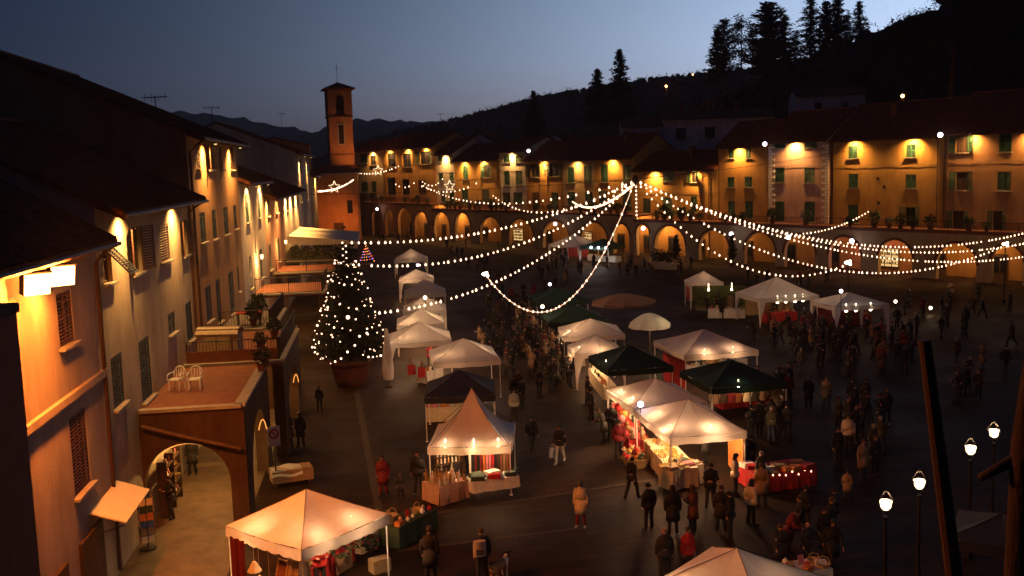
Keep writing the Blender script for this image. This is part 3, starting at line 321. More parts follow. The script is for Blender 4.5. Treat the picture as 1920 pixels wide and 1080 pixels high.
# ================================================================ helpers
class MB:
    """collects geometry, then links it as one mesh object"""
    def __init__(self):
        self.v, self.f, self.mi, self.m, self.T = [], [], [], 0, None
    def av(self, p):
        p = Vector(p)
        if self.T is not None: p = self.T @ p
        self.v.append(tuple(p))
        return len(self.v)-1
    def face(self, idx):
        self.f.append(tuple(idx)); self.mi.append(self.m)
    def poly(self, pts):
        self.face([self.av(p) for p in pts])
    def box(self, c, s, rot=None):
        c = Vector(c); h = [x/2 for x in s]
        P = []
        for dx, dy, dz in ((-1,-1,-1),(1,-1,-1),(1,1,-1),(-1,1,-1),(-1,-1,1),(1,-1,1),(1,1,1),(-1,1,1)):
            q = Vector((dx*h[0], dy*h[1], dz*h[2]))
            if rot is not None: q = rot @ q
            P.append(self.av(c+q))
        for q in ((0,3,2,1),(4,5,6,7),(0,1,5,4),(1,2,6,5),(2,3,7,6),(3,0,4,7)):
            self.face([P[i] for i in q])
    def tube(self, pts, r, n=6, cap=True, flat=None):
        pts = [Vector(p) for p in pts]
        rs = r if isinstance(r, (list, tuple)) else [r]*len(pts)
        rings = []
        for i, p in enumerate(pts):
            d = (pts[min(i+1, len(pts)-1)]-pts[max(i-1, 0)])
            d = d.normalized() if d.length > 1e-9 else Vector((0,0,1))
            a = d.cross(Vector((0,0,1))) if abs(d.z) < .95 else d.cross(Vector((1,0,0)))
            a.normalize(); b = d.cross(a)
            rings.append([self.av(p+(a*math.cos(2*math.pi*k/n)+b*math.sin(2*math.pi*k/n))*rs[i]) for k in range(n)])
        for A, B in zip(rings, rings[1:]):
            for k in range(n):
                self.face((A[k], B[k], B[(k+1) % n], A[(k+1) % n]))
        if cap:
            self.face(rings[0]); self.face(rings[-1][::-1])
    def lathe(self, prof, n=10, c=(0,0,0), sx=1, sy=1):
        rings = []
        for r, z in prof:
            rings.append([self.av((c[0]+math.cos(2*math.pi*k/n)*r*sx, c[1]+math.sin(2*math.pi*k/n)*r*sy, c[2]+z)) for k in range(n)])
        for A, B in zip(rings, rings[1:]):
            for k in range(n):
                self.face((A[k], A[(k+1) % n], B[(k+1) % n], B[k]))
        self.face(rings[0][::-1]); self.face(rings[-1])
    def ball(self, c, r, n=8, m=5, s=(1,1,1)):
        prof = [(r*math.sin(math.pi*i/m)+1e-4, -r*math.cos(math.pi*i/m)) for i in range(m+1)]
        rings = []
        for q, z in prof:
            rings.append([self.av((c[0]+math.cos(2*math.pi*k/n)*q*s[0], c[1]+math.sin(2*math.pi*k/n)*q*s[1], c[2]+z*s[2])) for k in range(n)])
        for A, B in zip(rings, rings[1:]):
            for k in range(n):
                self.face((A[k], A[(k+1) % n], B[(k+1) % n], B[k]))
    def grid(self, fn, nx, ny):
        I = [[self.av(fn(i/nx, j/ny)) for i in range(nx+1)] for j in range(ny+1)]
        for j in range(ny):
            for i in range(nx):
                self.face((I[j][i], I[j][i+1], I[j+1][i+1], I[j+1][i]))
    def mesh(self, name, mats, smooth=False):
        me = bpy.data.meshes.new(name)
        me.from_pydata(self.v, [], self.f)
        for m in (mats if isinstance(mats, (list, tuple)) else [mats]): me.materials.append(m)
        if any(self.mi): me.polygons.foreach_set('material_index', self.mi)
        if smooth: me.polygons.foreach_set('use_smooth', [True]*len(self.f))
        me.update()
        return me
    def build(self, name, mats, parent=None, smooth=False):
        return inst(name, self.mesh(name, mats, smooth), parent)

def inst(name, mesh, parent=None, loc=None, rot=None, scale=None):
    o = bpy.data.objects.new(name, mesh)
    col.objects.link(o)
    if parent is not None: o.parent = parent
    if loc is not None: o.location = loc
    if rot is not None: o.rotation_euler = rot if isinstance(rot, (tuple, list)) else (0, 0, rot)
    if scale is not None: o.scale = scale if isinstance(scale, (tuple, list)) else (scale,)*3
    return o
def tag(o, label, cat, group=None, kind=None):
    o['label'] = label; o['category'] = cat
    if group: o['group'] = group
    if kind: o['kind'] = kind
    return o
def thing(name, label, cat, loc=(0,0,0), rotz=0.0, group=None):
    o = inst(name, None, None, loc, rotz)
    o.empty_display_size = .3
    return tag(o, label, cat, group)
def lamp(kind, parent, loc, watts, color, radius=.06, rot=None, cone=None, blend=.5, name='lamp_light'):
    d = bpy.data.lights.new(name, kind)
    d.energy = watts; d.color = color; d.shadow_soft_size = radius
    if kind == 'SPOT': d.spot_size = cone; d.spot_blend = blend
    o = bpy.data.objects.new(name, d)
    col.objects.link(o)
    if parent is not None: o.parent = parent
    o.location = loc
    if rot is not None: o.rotation_euler = rot
    return o

# ================================================================ materials
MATS = {}
def mat(name, c, rough=.85, var=.25, scale=2.0, bump=.0, bscale=20., metal=0., c2=None, trans=0., detail=5., stretch=None, spec=.3, attr=None):
    if name in MATS: return MATS[name]
    m = bpy.data.materials.new(name); m.use_nodes = True
    N, L = m.node_tree.nodes, m.node_tree.links
    N.clear()
    out = N.new('ShaderNodeOutputMaterial')
    p = N.new('ShaderNodeBsdfPrincipled')
    p.inputs['Roughness'].default_value = rough
    p.inputs['Metallic'].default_value = metal
    p.inputs['Specular IOR Level'].default_value = spec
    t = N.new('ShaderNodeTexCoord')
    src = t.outputs['Object']
    if stretch:
        mp = N.new('ShaderNodeMapping'); mp.inputs['Scale'].default_value = stretch
        L.new(src, mp.inputs[0]); src = mp.outputs[0]
    nz = N.new('ShaderNodeTexNoise')
    nz.inputs['Scale'].default_value = scale; nz.inputs['Detail'].default_value = detail; nz.inputs['Roughness'].default_value = .65
    L.new(src, nz.inputs['Vector'])
    rp = N.new('ShaderNodeValToRGB')
    a = c2 if c2 else tuple(x*(1-var) for x in c)
    rp.color_ramp.elements[0].position = .32; rp.color_ramp.elements[0].color = (*a, 1)
    rp.color_ramp.elements[1].position = .68; rp.color_ramp.elements[1].color = (*c, 1)
    L.new(nz.outputs[0], rp.inputs[0])
    L.new(rp.outputs[0], p.inputs['Base Color'])
    if bump:
        n2 = N.new('ShaderNodeTexNoise'); n2.inputs['Scale'].default_value = bscale; n2.inputs['Detail'].default_value = 4
        L.new(src, n2.inputs['Vector'])
        b = N.new('ShaderNodeBump'); b.inputs['Strength'].default_value = bump; b.inputs['Distance'].default_value = .03
        L.new(n2.outputs[0], b.inputs['Height']); L.new(b.outputs[0], p.inputs['Normal'])
    if trans:
        tr = N.new('ShaderNodeBsdfTranslucent'); L.new(rp.outputs[0], tr.inputs[0])
        mx = N.new('ShaderNodeMixShader'); mx.inputs[0].default_value = trans
        L.new(p.outputs[0], mx.inputs[1]); L.new(tr.outputs[0], mx.inputs[2]); L.new(mx.outputs[0], out.inputs[0])
    else:
        L.new(p.outputs[0], out.inputs[0])
    MATS[name] = m
    return m
def glow_mat(name, c, strength, sample=False):
    if name in MATS: return MATS[name]
    m = bpy.data.materials.new(name); m.use_nodes = True
    N, L = m.node_tree.nodes, m.node_tree.links
    N.clear()
    out = N.new('ShaderNodeOutputMaterial'); e = N.new('ShaderNodeEmission')
    e.inputs[0].default_value = (*c, 1); e.inputs[1].default_value = strength
    L.new(e.outputs[0], out.inputs[0])
    if not sample: m.cycles.emission_sampling = 'NONE'
    MATS[name] = m
    return m
def plaster(name, c, stain=.32):
    """lime plaster: blotches, rain streaks, fine grain"""
    if name in MATS: return MATS[name]
    m = mat(name, c, rough=.92, var=stain*.6, scale=.45, bump=.35, bscale=9, spec=.1)
    N, L = m.node_tree.nodes, m.node_tree.links
    p = next(n for n in N if n.type == 'BSDF_PRINCIPLED')
    rp = next(n for n in N if n.type == 'VALTORGB')
    t = next(n for n in N if n.type == 'TEX_COORD')
    mp = N.new('ShaderNodeMapping'); mp.inputs['Scale'].default_value = (.9, .9, .3)
    L.new(t.outputs['Object'], mp.inputs[0])
    nz = N.new('ShaderNodeTexNoise'); nz.inputs['Scale'].default_value = 1.0; nz.inputs['Detail'].default_value = 6; nz.inputs['Roughness'].default_value = .7
    L.new(mp.outputs[0], nz.inputs['Vector'])
    r2 = N.new('ShaderNodeValToRGB')
    r2.color_ramp.elements[0].position = .3; r2.color_ramp.elements[0].color = (1-stain, 1-stain*1.05, 1-stain*1.1, 1)
    r2.color_ramp.elements[1].position = .6; r2.color_ramp.elements[1].color = (1, 1, 1, 1)
    L.new(nz.outputs[0], r2.inputs[0])
    mx = N.new('ShaderNodeMixRGB'); mx.blend_type = 'MULTIPLY'; mx.inputs[0].default_value = 1
    L.new(rp.outputs[0], mx.inputs[1]); L.new(r2.outputs[0], mx.inputs[2]); L.new(mx.outputs[0], p.inputs['Base Color'])
    return m
M_roof = mat('roof_tiles', (.24, .080, .036), .95, c2=(.09, .034, .018), scale=2.2, bump=.5, bscale=5, spec=.1)
M_wood = mat('dark_wood', (.07, .035, .018), .8, .5, 6, .2, stretch=(1, 1, .2))
M_metal = mat('dark_iron', (.03, .026, .024), .6, .4, 8, metal=.6)
M_pipe = mat('copper_pipe', (.10, .045, .025), .55, .4, 4, metal=.4)
M_white = mat('white_metal', (.75, .74, .70), .5, .12, 6)
M_stone = mat('grey_stone', (.20, .17, .14), .9, .4, 2.5, .5, 12)
M_sill = mat('sill_stone', (.38, .33, .27), .9, .3, 3, .3, 12)
M_brick = mat('brick_trim', (.17, .06, .035), .92, .4, 5, .4, 10)
M_pane = mat('window_glass', (.012, .014, .018), .12, .2, 1, spec=.6)
M_gshut = mat('green_shutter', (.025, .085, .05), .6, .35, 3, .1)
M_bshut = mat('brown_shutter', (.085, .035, .02), .65, .35, 3, .1)
M_dshut = mat('teal_shutter', (.03, .06, .055), .65, .35, 3, .1)
M_dark = mat('dark_interior', (.02, .014, .01), .95, .3, 2)
M_terra = mat('terracotta_floor', (.24, .085, .04), .8, .3, 2, .3, 8)
M_pot = mat('terracotta_pot', (.17, .05, .028), .8, .4, 3, .3, 9)
M_leaf = mat('dark_leaves', (.03, .05, .018), .7, .6, 3, trans=.15)
M_needle = mat('conifer_needles', (.012, .024, .013), .75, .6, 2.5, trans=.1)
M_bark = mat('bark', (.075, .045, .03), .95, .5, 6, .7, 14, stretch=(1, 1, .3))
M_canvas = mat('white_canvas', (.76, .71, .66), .8, .14, 1.6, .35, 4, trans=.125)
M_cream_canvas = mat('cream_canvas', (.76, .66, .52), .8, .14, 1.6, .35, 4, trans=.125)
M_gcanvas = mat('green_canvas', (.010, .045, .03), .8, .3, 1.2, .2, 5, trans=.06)
M_ncanvas = mat('navy_canvas', (.03, .035, .06), .8, .3, 1.2, .2, 5, trans=.05)
M_pcanvas = mat('rose_canvas', (.22, .12, .085), .85, .2, 1.2, .2, 5, trans=.2)
CANVAS = {'white': M_canvas, 'green': M_gcanvas, 'navy': M_ncanvas, 'rose': M_pcanvas, 'cream': M_cream_canvas}
WARM = (1.0, .48, .125); TUNG = (1.0, .54, .26); SOD = (1.0, .24, .03)
M_bulb = glow_mat('garland_bulb', (1.0, .62, .38), 4.4)
M_rope = glow_mat('rope_light', (1.0, .60, .36), 1.5)
M_ropeo = glow_mat('rope_light_orange', (1.0, .36, .07), 1.3)
M_led = glow_mat('cool_lamp', (.92, .80, 1.0), 9.0)
M_hot = glow_mat('tent_bulb', (1.0, .78, .48), 14.0)
M_eave = glow_mat('eave_lamp_glass', (1.0, .66, .26), 5.0)
M_flood = glow_mat('sodium_floodlight_glass', (1.0, .50, .13), 12.0)
M_shop = glow_mat('lit_shop_interior', (1.0, .60, .22), .9)
M_paper = mat('paper', (.75, .70, .60), .8, .15, 5)
def solid(name, c, rough=.75, var=.25, scale=6., **k): return mat(name, c, rough, var, scale, **k)
C_ = dict(red=solid('red_cloth', (.42, .018, .018)), darkred=solid('dark_red_cloth', (.16, .012, .014)), cream=solid('cream_cloth', (.66, .54, .36)),
          white=solid('white_cloth', (.74, .70, .64)), green=solid('green_cloth', (.03, .055, .03)), rosecream=solid('rose_cloth', (.50, .30, .22)),
          black=solid('black_cloth', (.012, .012, .013)), dark=solid('charcoal_cloth', (.024, .021, .020)), navy=solid('navy_cloth', (.014, .018, .035)),
          brown=solid('brown_cloth', (.06, .032, .02)), tan=solid('tan_cloth', (.30, .19, .10)), olive=solid('olive_cloth', (.05, .045, .024)),
          rust=solid('rust_cloth', (.20, .065, .025)), denim=solid('denim_cloth', (.035, .045, .075)), grey=solid('grey_cloth', (.14, .13, .125)),
          pale=solid('pale_cloth', (.48, .44, .40)), gold=solid('gold_paint', (.55, .34, .08), .4), blue=solid('blue_paint', (.04, .08, .25), .5),
          pink=solid('pink_cloth', (.55, .18, .20)), teal=solid('teal_cloth', (.04, .16, .14)), orange=solid('orange_cloth', (.50, .16, .03)),
          skin=solid('skin', (.42, .24, .16), .6, .12), hair=solid('dark_hair', (.018, .012, .009), .6), hairb=solid('brown_hair', (.07, .04, .02), .6),
          hairg=solid('grey_hair', (.30, .28, .26), .7), shoe=solid('black_shoe', (.015, .013, .012), .5), gshoe=solid('pale_shoe', (.45, .42, .38), .6),
          straw=solid('straw', (.42, .28, .12), .8), glass=solid('amber_glass', (.40, .20, .05), .15, spec=.6), clear=solid('pale_glass', (.6, .55, .45), .1, spec=.7))

# ================================================================ setting: ground and hills
def haze_material():
    m = bpy.data.materials.new('thin_haze'); m.use_nodes = True
    N, L = m.node_tree.nodes, m.node_tree.links; N.clear()
    o = N.new('ShaderNodeOutputMaterial'); v = N.new('ShaderNodeVolumePrincipled')
    v.inputs['Color'].default_value = (.92, .88, .86, 1); v.inputs['Density'].default_value = HAZE_DENSITY; v.inputs['Anisotropy'].default_value = .15
    L.new(v.outputs[0], o.inputs['Volume'])
    return m
HAZE_DENSITY = .00024
def ground_material():
    m = mat('piazza_paving', (.036, .0185, .0070), .82, c2=(.014, .0075, .0032), scale=.35, bump=.25, bscale=6, detail=8, spec=.08)
    N, L = m.node_tree.nodes, m.node_tree.links
    p = next(n for n in N if n.type == 'BSDF_PRINCIPLED'); rp = next(n for n in N if n.type == 'VALTORGB'); t = next(n for n in N if n.type == 'TEX_COORD')
    mp = N.new('ShaderNodeMapping'); mp.inputs['Rotation'].default_value = (0, 0, R_(-7)); L.new(t.outputs['Object'], mp.inputs[0])
    bk = N.new('ShaderNodeTexBrick'); bk.inputs['Scale'].default_value = 1.0
    bk.inputs['Color1'].default_value = (.62, .60, .58, 1); bk.inputs['Color2'].default_value = (1.3, 1.25, 1.18, 1); bk.inputs['Mortar'].default_value = (.25, .24, .22, 1)
    bk.inputs['Brick Width'].default_value = 1.3; bk.inputs['Row Height'].default_value = .55; bk.inputs['Mortar Size'].default_value = .022
    L.new(mp.outputs[0], bk.inputs['Vector'])
    mx = N.new('ShaderNodeMixRGB'); mx.blend_type = 'MULTIPLY'; mx.inputs[0].default_value = 1.0
    L.new(rp.outputs[0], mx.inputs[1]); L.new(bk.outputs['Color'], mx.inputs[2]); L.new(mx.outputs[0], p.inputs['Base Color'])
    n3 = N.new('ShaderNodeTexNoise'); n3.inputs['Scale'].default_value = .25; n3.inputs['Detail'].default_value = 3
    L.new(t.outputs['Object'], n3.inputs['Vector'])
    r3 = N.new('ShaderNodeMapRange'); r3.inputs['To Min'].default_value = .42; r3.inputs['To Max'].default_value = .95
    L.new(n3.outputs[0], r3.inputs[0]); L.new(r3.outputs[0], p.inputs['Roughness'])
    return m
g = MB()
g.grid(lambda a, b: (-2150+4300*a, -550+4900*b, 0), 14, 14)
# thin haze over the valley, also added to give the lamps a glow
hz = MB(); hz.box((0, 1900, 84), (4400, 5000, 170)); HAZE = hz.mesh('haze', haze_material())
ho = inst('haze', HAZE); ho['kind'] = 'stuff'; ho['label'] = 'thin dusk haze over the valley'
go = g.build('ground', ground_material()); go['kind'] = 'structure'; go['label'] = 'dark stone paving of the market square'
M_hill = mat('wooded_hill', (.018, .026, .014), 1.0, c2=(.006, .009, .006), scale=.08, bump=.8, bscale=.3, spec=0.)
M_hillfar = mat('haze_tinted_hill', (.055, .062, .07), 1.0, c2=(.03, .036, .042), scale=.02, spec=0.)  # distance haze is put into this blue-grey colour
def hill(name, label, ridge, foot_dy, m, tree_h, seed, step=6, cone=.35):
    """ridge: (X, Y, Z) points; a slope runs from the foot up to the ridge and over it; tree tops roughen it"""
    b = MB(); rnd = random.Random(seed)
    pts = []
    for (a, c) in zip(ridge, ridge[1:]):
        a, c = Vector(a), Vector(c); n = max(1, int((c-a).length/step))
        pts += [a.lerp(c, i/n) for i in range(n)]
    pts.append(Vector(ridge[-1]))
    rows = [0, .25, .45, .6, .72, .82, .9, .96, 1.0, 1.25, 1.9]
    I = []
    for t in rows:
        row = []
        for i, p in enumerate(pts):
            y = p.y - foot_dy*(1-t)
            z = p.z*(t if t <= 1 else max(0, 1-(t-1)*.9))
            k = 0 if t == 0 else 1
            z += k*(noise.noise(Vector((p.x*.02, y*.02, seed)))*tree_h*.8)
            z += k*(rnd.random()**2)*tree_h
            row.append(b.av((p.x+rnd.uniform(-1, 1), y+k*rnd.uniform(-2, 2), z)))
        I.append(row)
    for A, B in zip(I, I[1:]):
        for i in range(len(pts)-1):
            b.face((A[i], A[i+1], B[i+1], B[i]))
    o = b.build(name, m); o['kind'] = 'structure'; o['label'] = label
    return o
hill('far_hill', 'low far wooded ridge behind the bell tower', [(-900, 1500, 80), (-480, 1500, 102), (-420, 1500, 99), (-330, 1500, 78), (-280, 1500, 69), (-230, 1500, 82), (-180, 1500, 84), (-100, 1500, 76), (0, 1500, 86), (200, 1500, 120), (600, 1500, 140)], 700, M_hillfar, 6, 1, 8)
hill('wooded_hill', 'long wooded hill rising to the right behind the houses', [(-120, 620, 18), (-80, 620, 32), (-20, 610, 43), (0, 600, 47), (22, 580, 51), (60, 560, 55), (100, 540, 57), (130, 520, 58), (190, 520, 66), (300, 520, 86), (500, 520, 96)], 330, M_hill, 2.2, 2, 3)
hill('near_hill', 'black wooded slope rising steeply at the right', [(14, 300, 2), (22, 292, 8), (30, 285, 14), (44, 270, 23), (54, 255, 27.5), (66, 245, 32), (78, 238, 38), (90, 225, 41), (104, 215, 47), (130, 200, 58), (190, 190, 80), (300, 190, 96), (420, 185, 92), (620, 170, 70), (900, 150, 20)], 92, M_hill, 1.5, 3, 2)
ORD = ['leftmost', 'second', 'third', 'fourth', 'fifth', 'sixth', 'seventh', 'eighth', 'ninth', 'tenth', 'eleventh', 'twelfth', 'thirteenth', 'fourteenth', 'fifteenth', 'sixteenth', 'seventeenth', 'eighteenth', 'nineteenth', 'twentieth', 'twenty-first', 'twenty-second', 'twenty-third', 'twenty-fourth', 'twenty-fifth']
# ================================================================ houses
def q(v, s=.1): return round(round(v/s)*s, 2)
CACHE = {}
def cached(key, fn):
    if key not in CACHE: CACHE[key] = fn()
    return CACHE[key]
def shutter_mesh(w, h, mt):
    def mk():
        b = MB(); f = .06
        b.box((w/2, 0, f/2), (w, .045, f)); b.box((w/2, 0, h-f/2), (w, .045, f)); b.box((w/2, 0, h/2), (w-2*f, .045, f))
        b.box((f/2, 0, h/2), (f, .045, h-2*f)); b.box((w-f/2, 0, h/2), (f, .045, h-2*f))
        n = max(5, int(h/.11))
        for i in range(n):
            z = f+(i+.5)*(h-2*f)/n
            b.box((w/2, 0, z), (w-2*f, .035, .055), Matrix.Rotation(R_(38), 3, 'X'))
        return b.mesh('shutter', mt)
    return cached(('sh', q(w, .05), q(h), mt.name), mk)
def frame_mesh(w, h):
    def mk():
        b = MB(); f = .07
        b.box((w/2, 0, f/2), (w, .06, f)); b.box((w/2, 0, h-f/2), (w, .06, f))
        b.box((f/2, 0, h/2), (f, .06, h-2*f)); b.box((w-f/2, 0, h/2), (f, .06, h-2*f))
        b.box((w/2, 0, h/2), (f, .06, h-2*f)); b.box((w/4+f/4, 0, h*.62), (w/2-1.5*f, .05, .04)); b.box((w*.75-f/4, 0, h*.62), (w/2-1.5*f, .05, .04))
        return b.mesh('window', M_wood)
    return cached(('fr', q(w, .05), q(h)), mk)
def pane_mesh(w, h, m):
    def mk():
        b = MB(); b.box((w/2, 0, h/2), (w, .02, h)); return b.mesh('pane', m)
    return cached(('pn', q(w, .05), q(h), m.name), mk)
def sill_mesh(w):
    def mk():
        b = MB(); b.box((0, 0, 0), (w+.3, .26, .08)); return b.mesh('sill', M_sill)
    return cached(('si', q(w, .05)), mk)
def window(house, x0, x1, z0, z1, st):
    w, h = x1-x0, z1-z0
    win = inst('window', frame_mesh(w-.02, h-.02), house, (x0+.01, .16, z0+.01))
    inst('pane', pane_mesh(w-.16, h-.16, M_shop if st == 'lit' else M_pane), win, (.07, .03, .07))
    if st not in ('dark2',):
        inst('sill', sill_mesh(w), win, (w/2, -.2, -.055))
    if st in ('niche', 'glass'): return win
    m = {'green': M_gshut, 'green1': M_dshut, 'dark': M_dshut, 'brown': M_bshut, 'openbrown': M_bshut, 'awn': M_dshut, 'half': M_gshut, 'open': M_gshut, 'openlit': M_gshut}[st]
    sw = w/2-.015
    sm = shutter_mesh(sw, h-.04, m)
    if st in ('green', 'green1', 'brown', 'dark'):
        for k, x in ((0, .01), (1, w/2+.005)):
            inst('shutter', sm, win, (x, -.12, .02))
    elif st == 'awn':
        o = inst('shutter', sm, win, (.01, -.2, h-.05)); o.rotation_euler = (R_(138), 0, 0)
        o = inst('shutter', sm, win, (w/2+.005, -.2, h-.05)); o.rotation_euler = (R_(138), 0, 0)
    else:
        a = inst('shutter', sm, win, (-.02, -.2, .02)); a.rotation_euler = (0, 0, R_(180+18))
        a = inst('shutter', sm, win, (w+.02, -.2, .02)); a.rotation_euler = (0, 0, R_(-18 if st != 'half' else -70))
    return win
def wall_with_holes(b, W, z0, z1, rects, depth=.2):
    xs = sorted({0, W, *[r[0] for r in rects], *[r[1] for r in rects]})
    zs = sorted({z0, z1, *[r[2] for r in rects], *[r[3] for r in rects]})
    for xa, xb in zip(xs, xs[1:]):
        for za, zb in zip(zs, zs[1:]):
            xm, zm = (xa+xb)/2, (za+zb)/2
            if any(r[0] < xm < r[1] and r[2] < zm < r[3] for r in rects): continue
            b.poly([(xa, 0, za), (xb, 0, za), (xb, 0, zb), (xa, 0, zb)])
    for (xa, xb, za, zb) in rects:
        b.poly([(xa, 0, za), (xa, depth, za), (xb, depth, za), (xb, 0, za)])
        b.poly([(xa, 0, zb), (xb, 0, zb), (xb, depth, zb), (xa, depth, zb)])
        b.poly([(xa, 0, za), (xa, 0, zb), (xa, depth, zb), (xa, depth, za)])
        b.poly([(xb, 0, za), (xb, depth, za), (xb, depth, zb), (xb, 0, zb)])
        b.poly([(xa, depth, za), (xa, depth, zb), (xb, depth, zb), (xb, depth, za)])
def roof_mesh(W, D, eave, rise, ov, side=.12, pitch=.24):
    """two tiled slopes: rounded tile rows with a step at each course"""
    b = MB(); sl = rise/(D/2); th = .16
    nx = max(4, int((W+2*side)/pitch*2)); 
    for s in (0, 1):
        L = D/2+ov; ny = max(6, int(L/.55))
        def fn(a, c, s=s, L=L, ny=ny, nx=nx):
            x = -side+(W+2*side)*a; t = c*L
            y = -ov+t if s == 0 else D+ov-t
            k = round(c*ny)
            z = eave-ov*sl+t*sl+th+(.07 if round(a*nx) % 2 else 0)+(noise.noise(Vector((x*1.7, t*1.3, W)))*.035)
            return (x, y, z)
        if s == 0: b.grid(fn, nx, ny)
        else: b.grid(lambda a, c: fn(1-a, c), nx, ny)
        ye, zs = (-ov, eave-ov*sl) if s == 0 else (D+ov, eave-ov*sl)
        # soffit and fascia
        sg = [(-side, ye, zs), (W+side, ye, zs), (W+side, D/2, eave+rise), (-side, D/2, eave+rise)]
        b.poly(sg if s == 1 else sg[::-1])
        b.poly([(-side, ye, zs), (W+side, ye, zs), (W+side, ye, zs+th), (-side, ye, zs+th)])
    for x in (-side, W+side):
        b.poly([(x, -ov, eave-ov*sl), (x, D/2, eave+rise), (x, D/2, eave+rise+th), (x, -ov, eave-ov*sl+th)])
        b.poly([(x, D+ov, eave-ov*sl), (x, D/2, eave+rise), (x, D/2, eave+rise+th), (x, D+ov, eave-ov*sl+th)])
    b.tube([(-side, D/2, eave+rise+th+.02), (W+side, D/2, eave+rise+th+.02)], .13, 6)
    return b.mesh('roof', M_roof)
def eave_lamp(house, x, eave, watts, colr=WARM, cone=112, off=.70):
    b = MB(); b.m = 0
    b.box((0, 0, .05), (.22, .16, .1)); b.box((0, .12, .10), (.05, .25, .04)); b.m = 1
    b.box((0, 0, -.006), (.17, .12, .012))
    me = cached(('eave',), lambda: b.mesh('eave_lamp', [M_metal, M_eave]))
    o = inst('eave_lamp', me, house, (x, -off, eave-.36))
    lamp('SPOT', o, (0, 0, -.06), watts, colr, .05, (R_(22), 0, 0), R_(cone), .9)
    return o
def chimney(house, x, y, z, h=1.3):
    b = MB(); b.box((0, 0, h/2), (.7, .55, h)); b.box((0, 0, h+.05), (.86, .7, .1)); b.box((0, 0, h+.35), (.9, .75, .08))
    for dx in (-.3, .3): b.box((dx, 0, h+.2), (.12, .5, .22))
    inst('chimney', b.mesh('chimney', M_brick), house, (x, y, z))
def build_house(key, wallm, label, ov=.75, z0=0.0, pipe=None, sidewin=(), lampw=60, shrink=1.0, cone=152, band=None, chim=(), fascia=True, maxw=None):
    h = HOUSES[key]
    t = thing('house', label, 'house', (*h['o'], 0), h['rot'], None)
    W, D, e = h['W'], h['D'], h['eave']
    wins = []
    for (a, b_, c, d_, st) in h['wins']:
        m = (a+b_)/2; hw = (b_-a)/2*shrink
        if maxw: hw = min(hw, maxw/2)
        wins.append((max(.25, m-hw), min(W-.25, m+hw), c, d_, st))
    b = MB()
    wall_with_holes(b, W, z0, e, [w_[:4] for w_ in wins])
    b.poly([(0, 0, z0), (0, 0, e), (0, D/2, e+h['rise']), (0, D, e), (0, D, z0)])
    b.poly([(W, 0, z0), (W, D, z0), (W, D, e), (W, D/2, e+h['rise']), (W, 0, e)])
    b.poly([(0, D, z0), (0, D, e), (W, D, e), (W, D, z0)])
    b.build('wall', wallm, t)
    for w_ in wins: window(t, *w_)
    inst('roof', roof_mesh(W, D, e, h['rise'], ov), t)
    for x in h['lamps']: eave_lamp(t, x, e-.12, lampw, cone=cone)
    if fascia:
        b = MB(); sl = h['rise']/(D/2); ze = e-ov*sl
        b.tube([(-.05, -ov-.07, ze+.02), (W+.05, -ov-.07, ze+.02)], .075, 6)
        b.build('gutter', M_pipe, t)
        n = int(W/.55); r = MB()
        for i in range(n+1):
            x = .1+i*(W-.2)/n
            r.tube([(x, -ov+.03, ze-.055), (x, .05, e-.055)], .05, 4)
        o = r.build('rafters', M_wood, t); o['kind'] = 'stuff'
    if pipe is not None:
        for x in (pipe if isinstance(pipe, (list, tuple)) else [pipe]):
            b = MB(); b.tube([(x, -ov-.07, e-.35), (x, -ov*.6, e-.6), (x, -.09, e-.95), (x, -.09, max(z0, .2))], .06, 6)
            b.build('drain_pipe', M_pipe, t)
    if band is not None:
        b = MB(); b.box((W/2, -.07, band), (W, .14, .22)); b.build('string_course', wallm, t)
    if key[0] in 'FR' and key not in ('F1', 'R1'):
        b = MB(); zc = e-3.3
        b.tube([(W*i/14, -.06-.02*(i % 2), zc-.10*math.sin(math.pi*((i/14*2) % 1))) for i in range(15)], .018, 4); b.build('facade_cable', M_metal, t)
    for (cx, cy_) in chim:
        zz = e+h['rise']*(1-abs(cy_-D/2)/(D/2))
        chimney(t, cx, cy_, zz-.1)
    return t
P_L1 = plaster('pale_plaster_near', (.42, .34, .26)); P_L2 = plaster('cream_plaster', (.46, .38, .28)); P_L3 = plaster('ochre_plaster', (.44, .25, .12))
P_W = plaster('white_plaster', (.56, .50, .43)); P_P = plaster('pink_plaster', (.48, .27, .19)); P_Y = plaster('yellow_plaster', (.44, .25, .075))
P_O = plaster('orange_plaster', (.43, .23, .075)); P_C = plaster('buff_plaster', (.44, .32, .18)); P_PK = plaster('rose_plaster', (.54, .34, .27)); P_B = plaster('brown_plaster', (.36, .20, .10))
P_CH = plaster('church_plaster', (.42, .20, .09))
hL1 = build_house('L1', P_L1, 'pale nearest house behind the twin orange floodlights', pipe=[15.45], band=6.8, ov=.7, shrink=.8)
hL2 = build_house('L2', P_L2, 'cream house with flipped up shutter above the terrace chairs', ov=.9, lampw=1900, shrink=.75, maxw=1.9, cone=140, pipe=[15.6])
hL3 = build_house('L3', P_L3, 'tall ochre house with broad blank brown gable', ov=.8, lampw=3200, shrink=.7, maxw=1.9, cone=140, pipe=[.35])
hL4 = build_house('L4', P_W, 'low white house just beyond the tall ochre one', lampw=3200, shrink=.6, maxw=1.9, cone=140)
hL5 = build_house('L5', P_P, 'pinkish low house with dark projecting roof in left row', lampw=3200, shrink=.6, maxw=1.9, cone=140, ov=1.1)
hL6 = build_house('L6', P_W, 'white low house behind the big pale awning', lampw=5000, shrink=.6, maxw=1.9, cone=130, ov=1.1)
hL7 = build_house('L7', P_W, 'tall white house with pale gable near the church', lampw=4500, shrink=.6, maxw=2.2, cone=70)
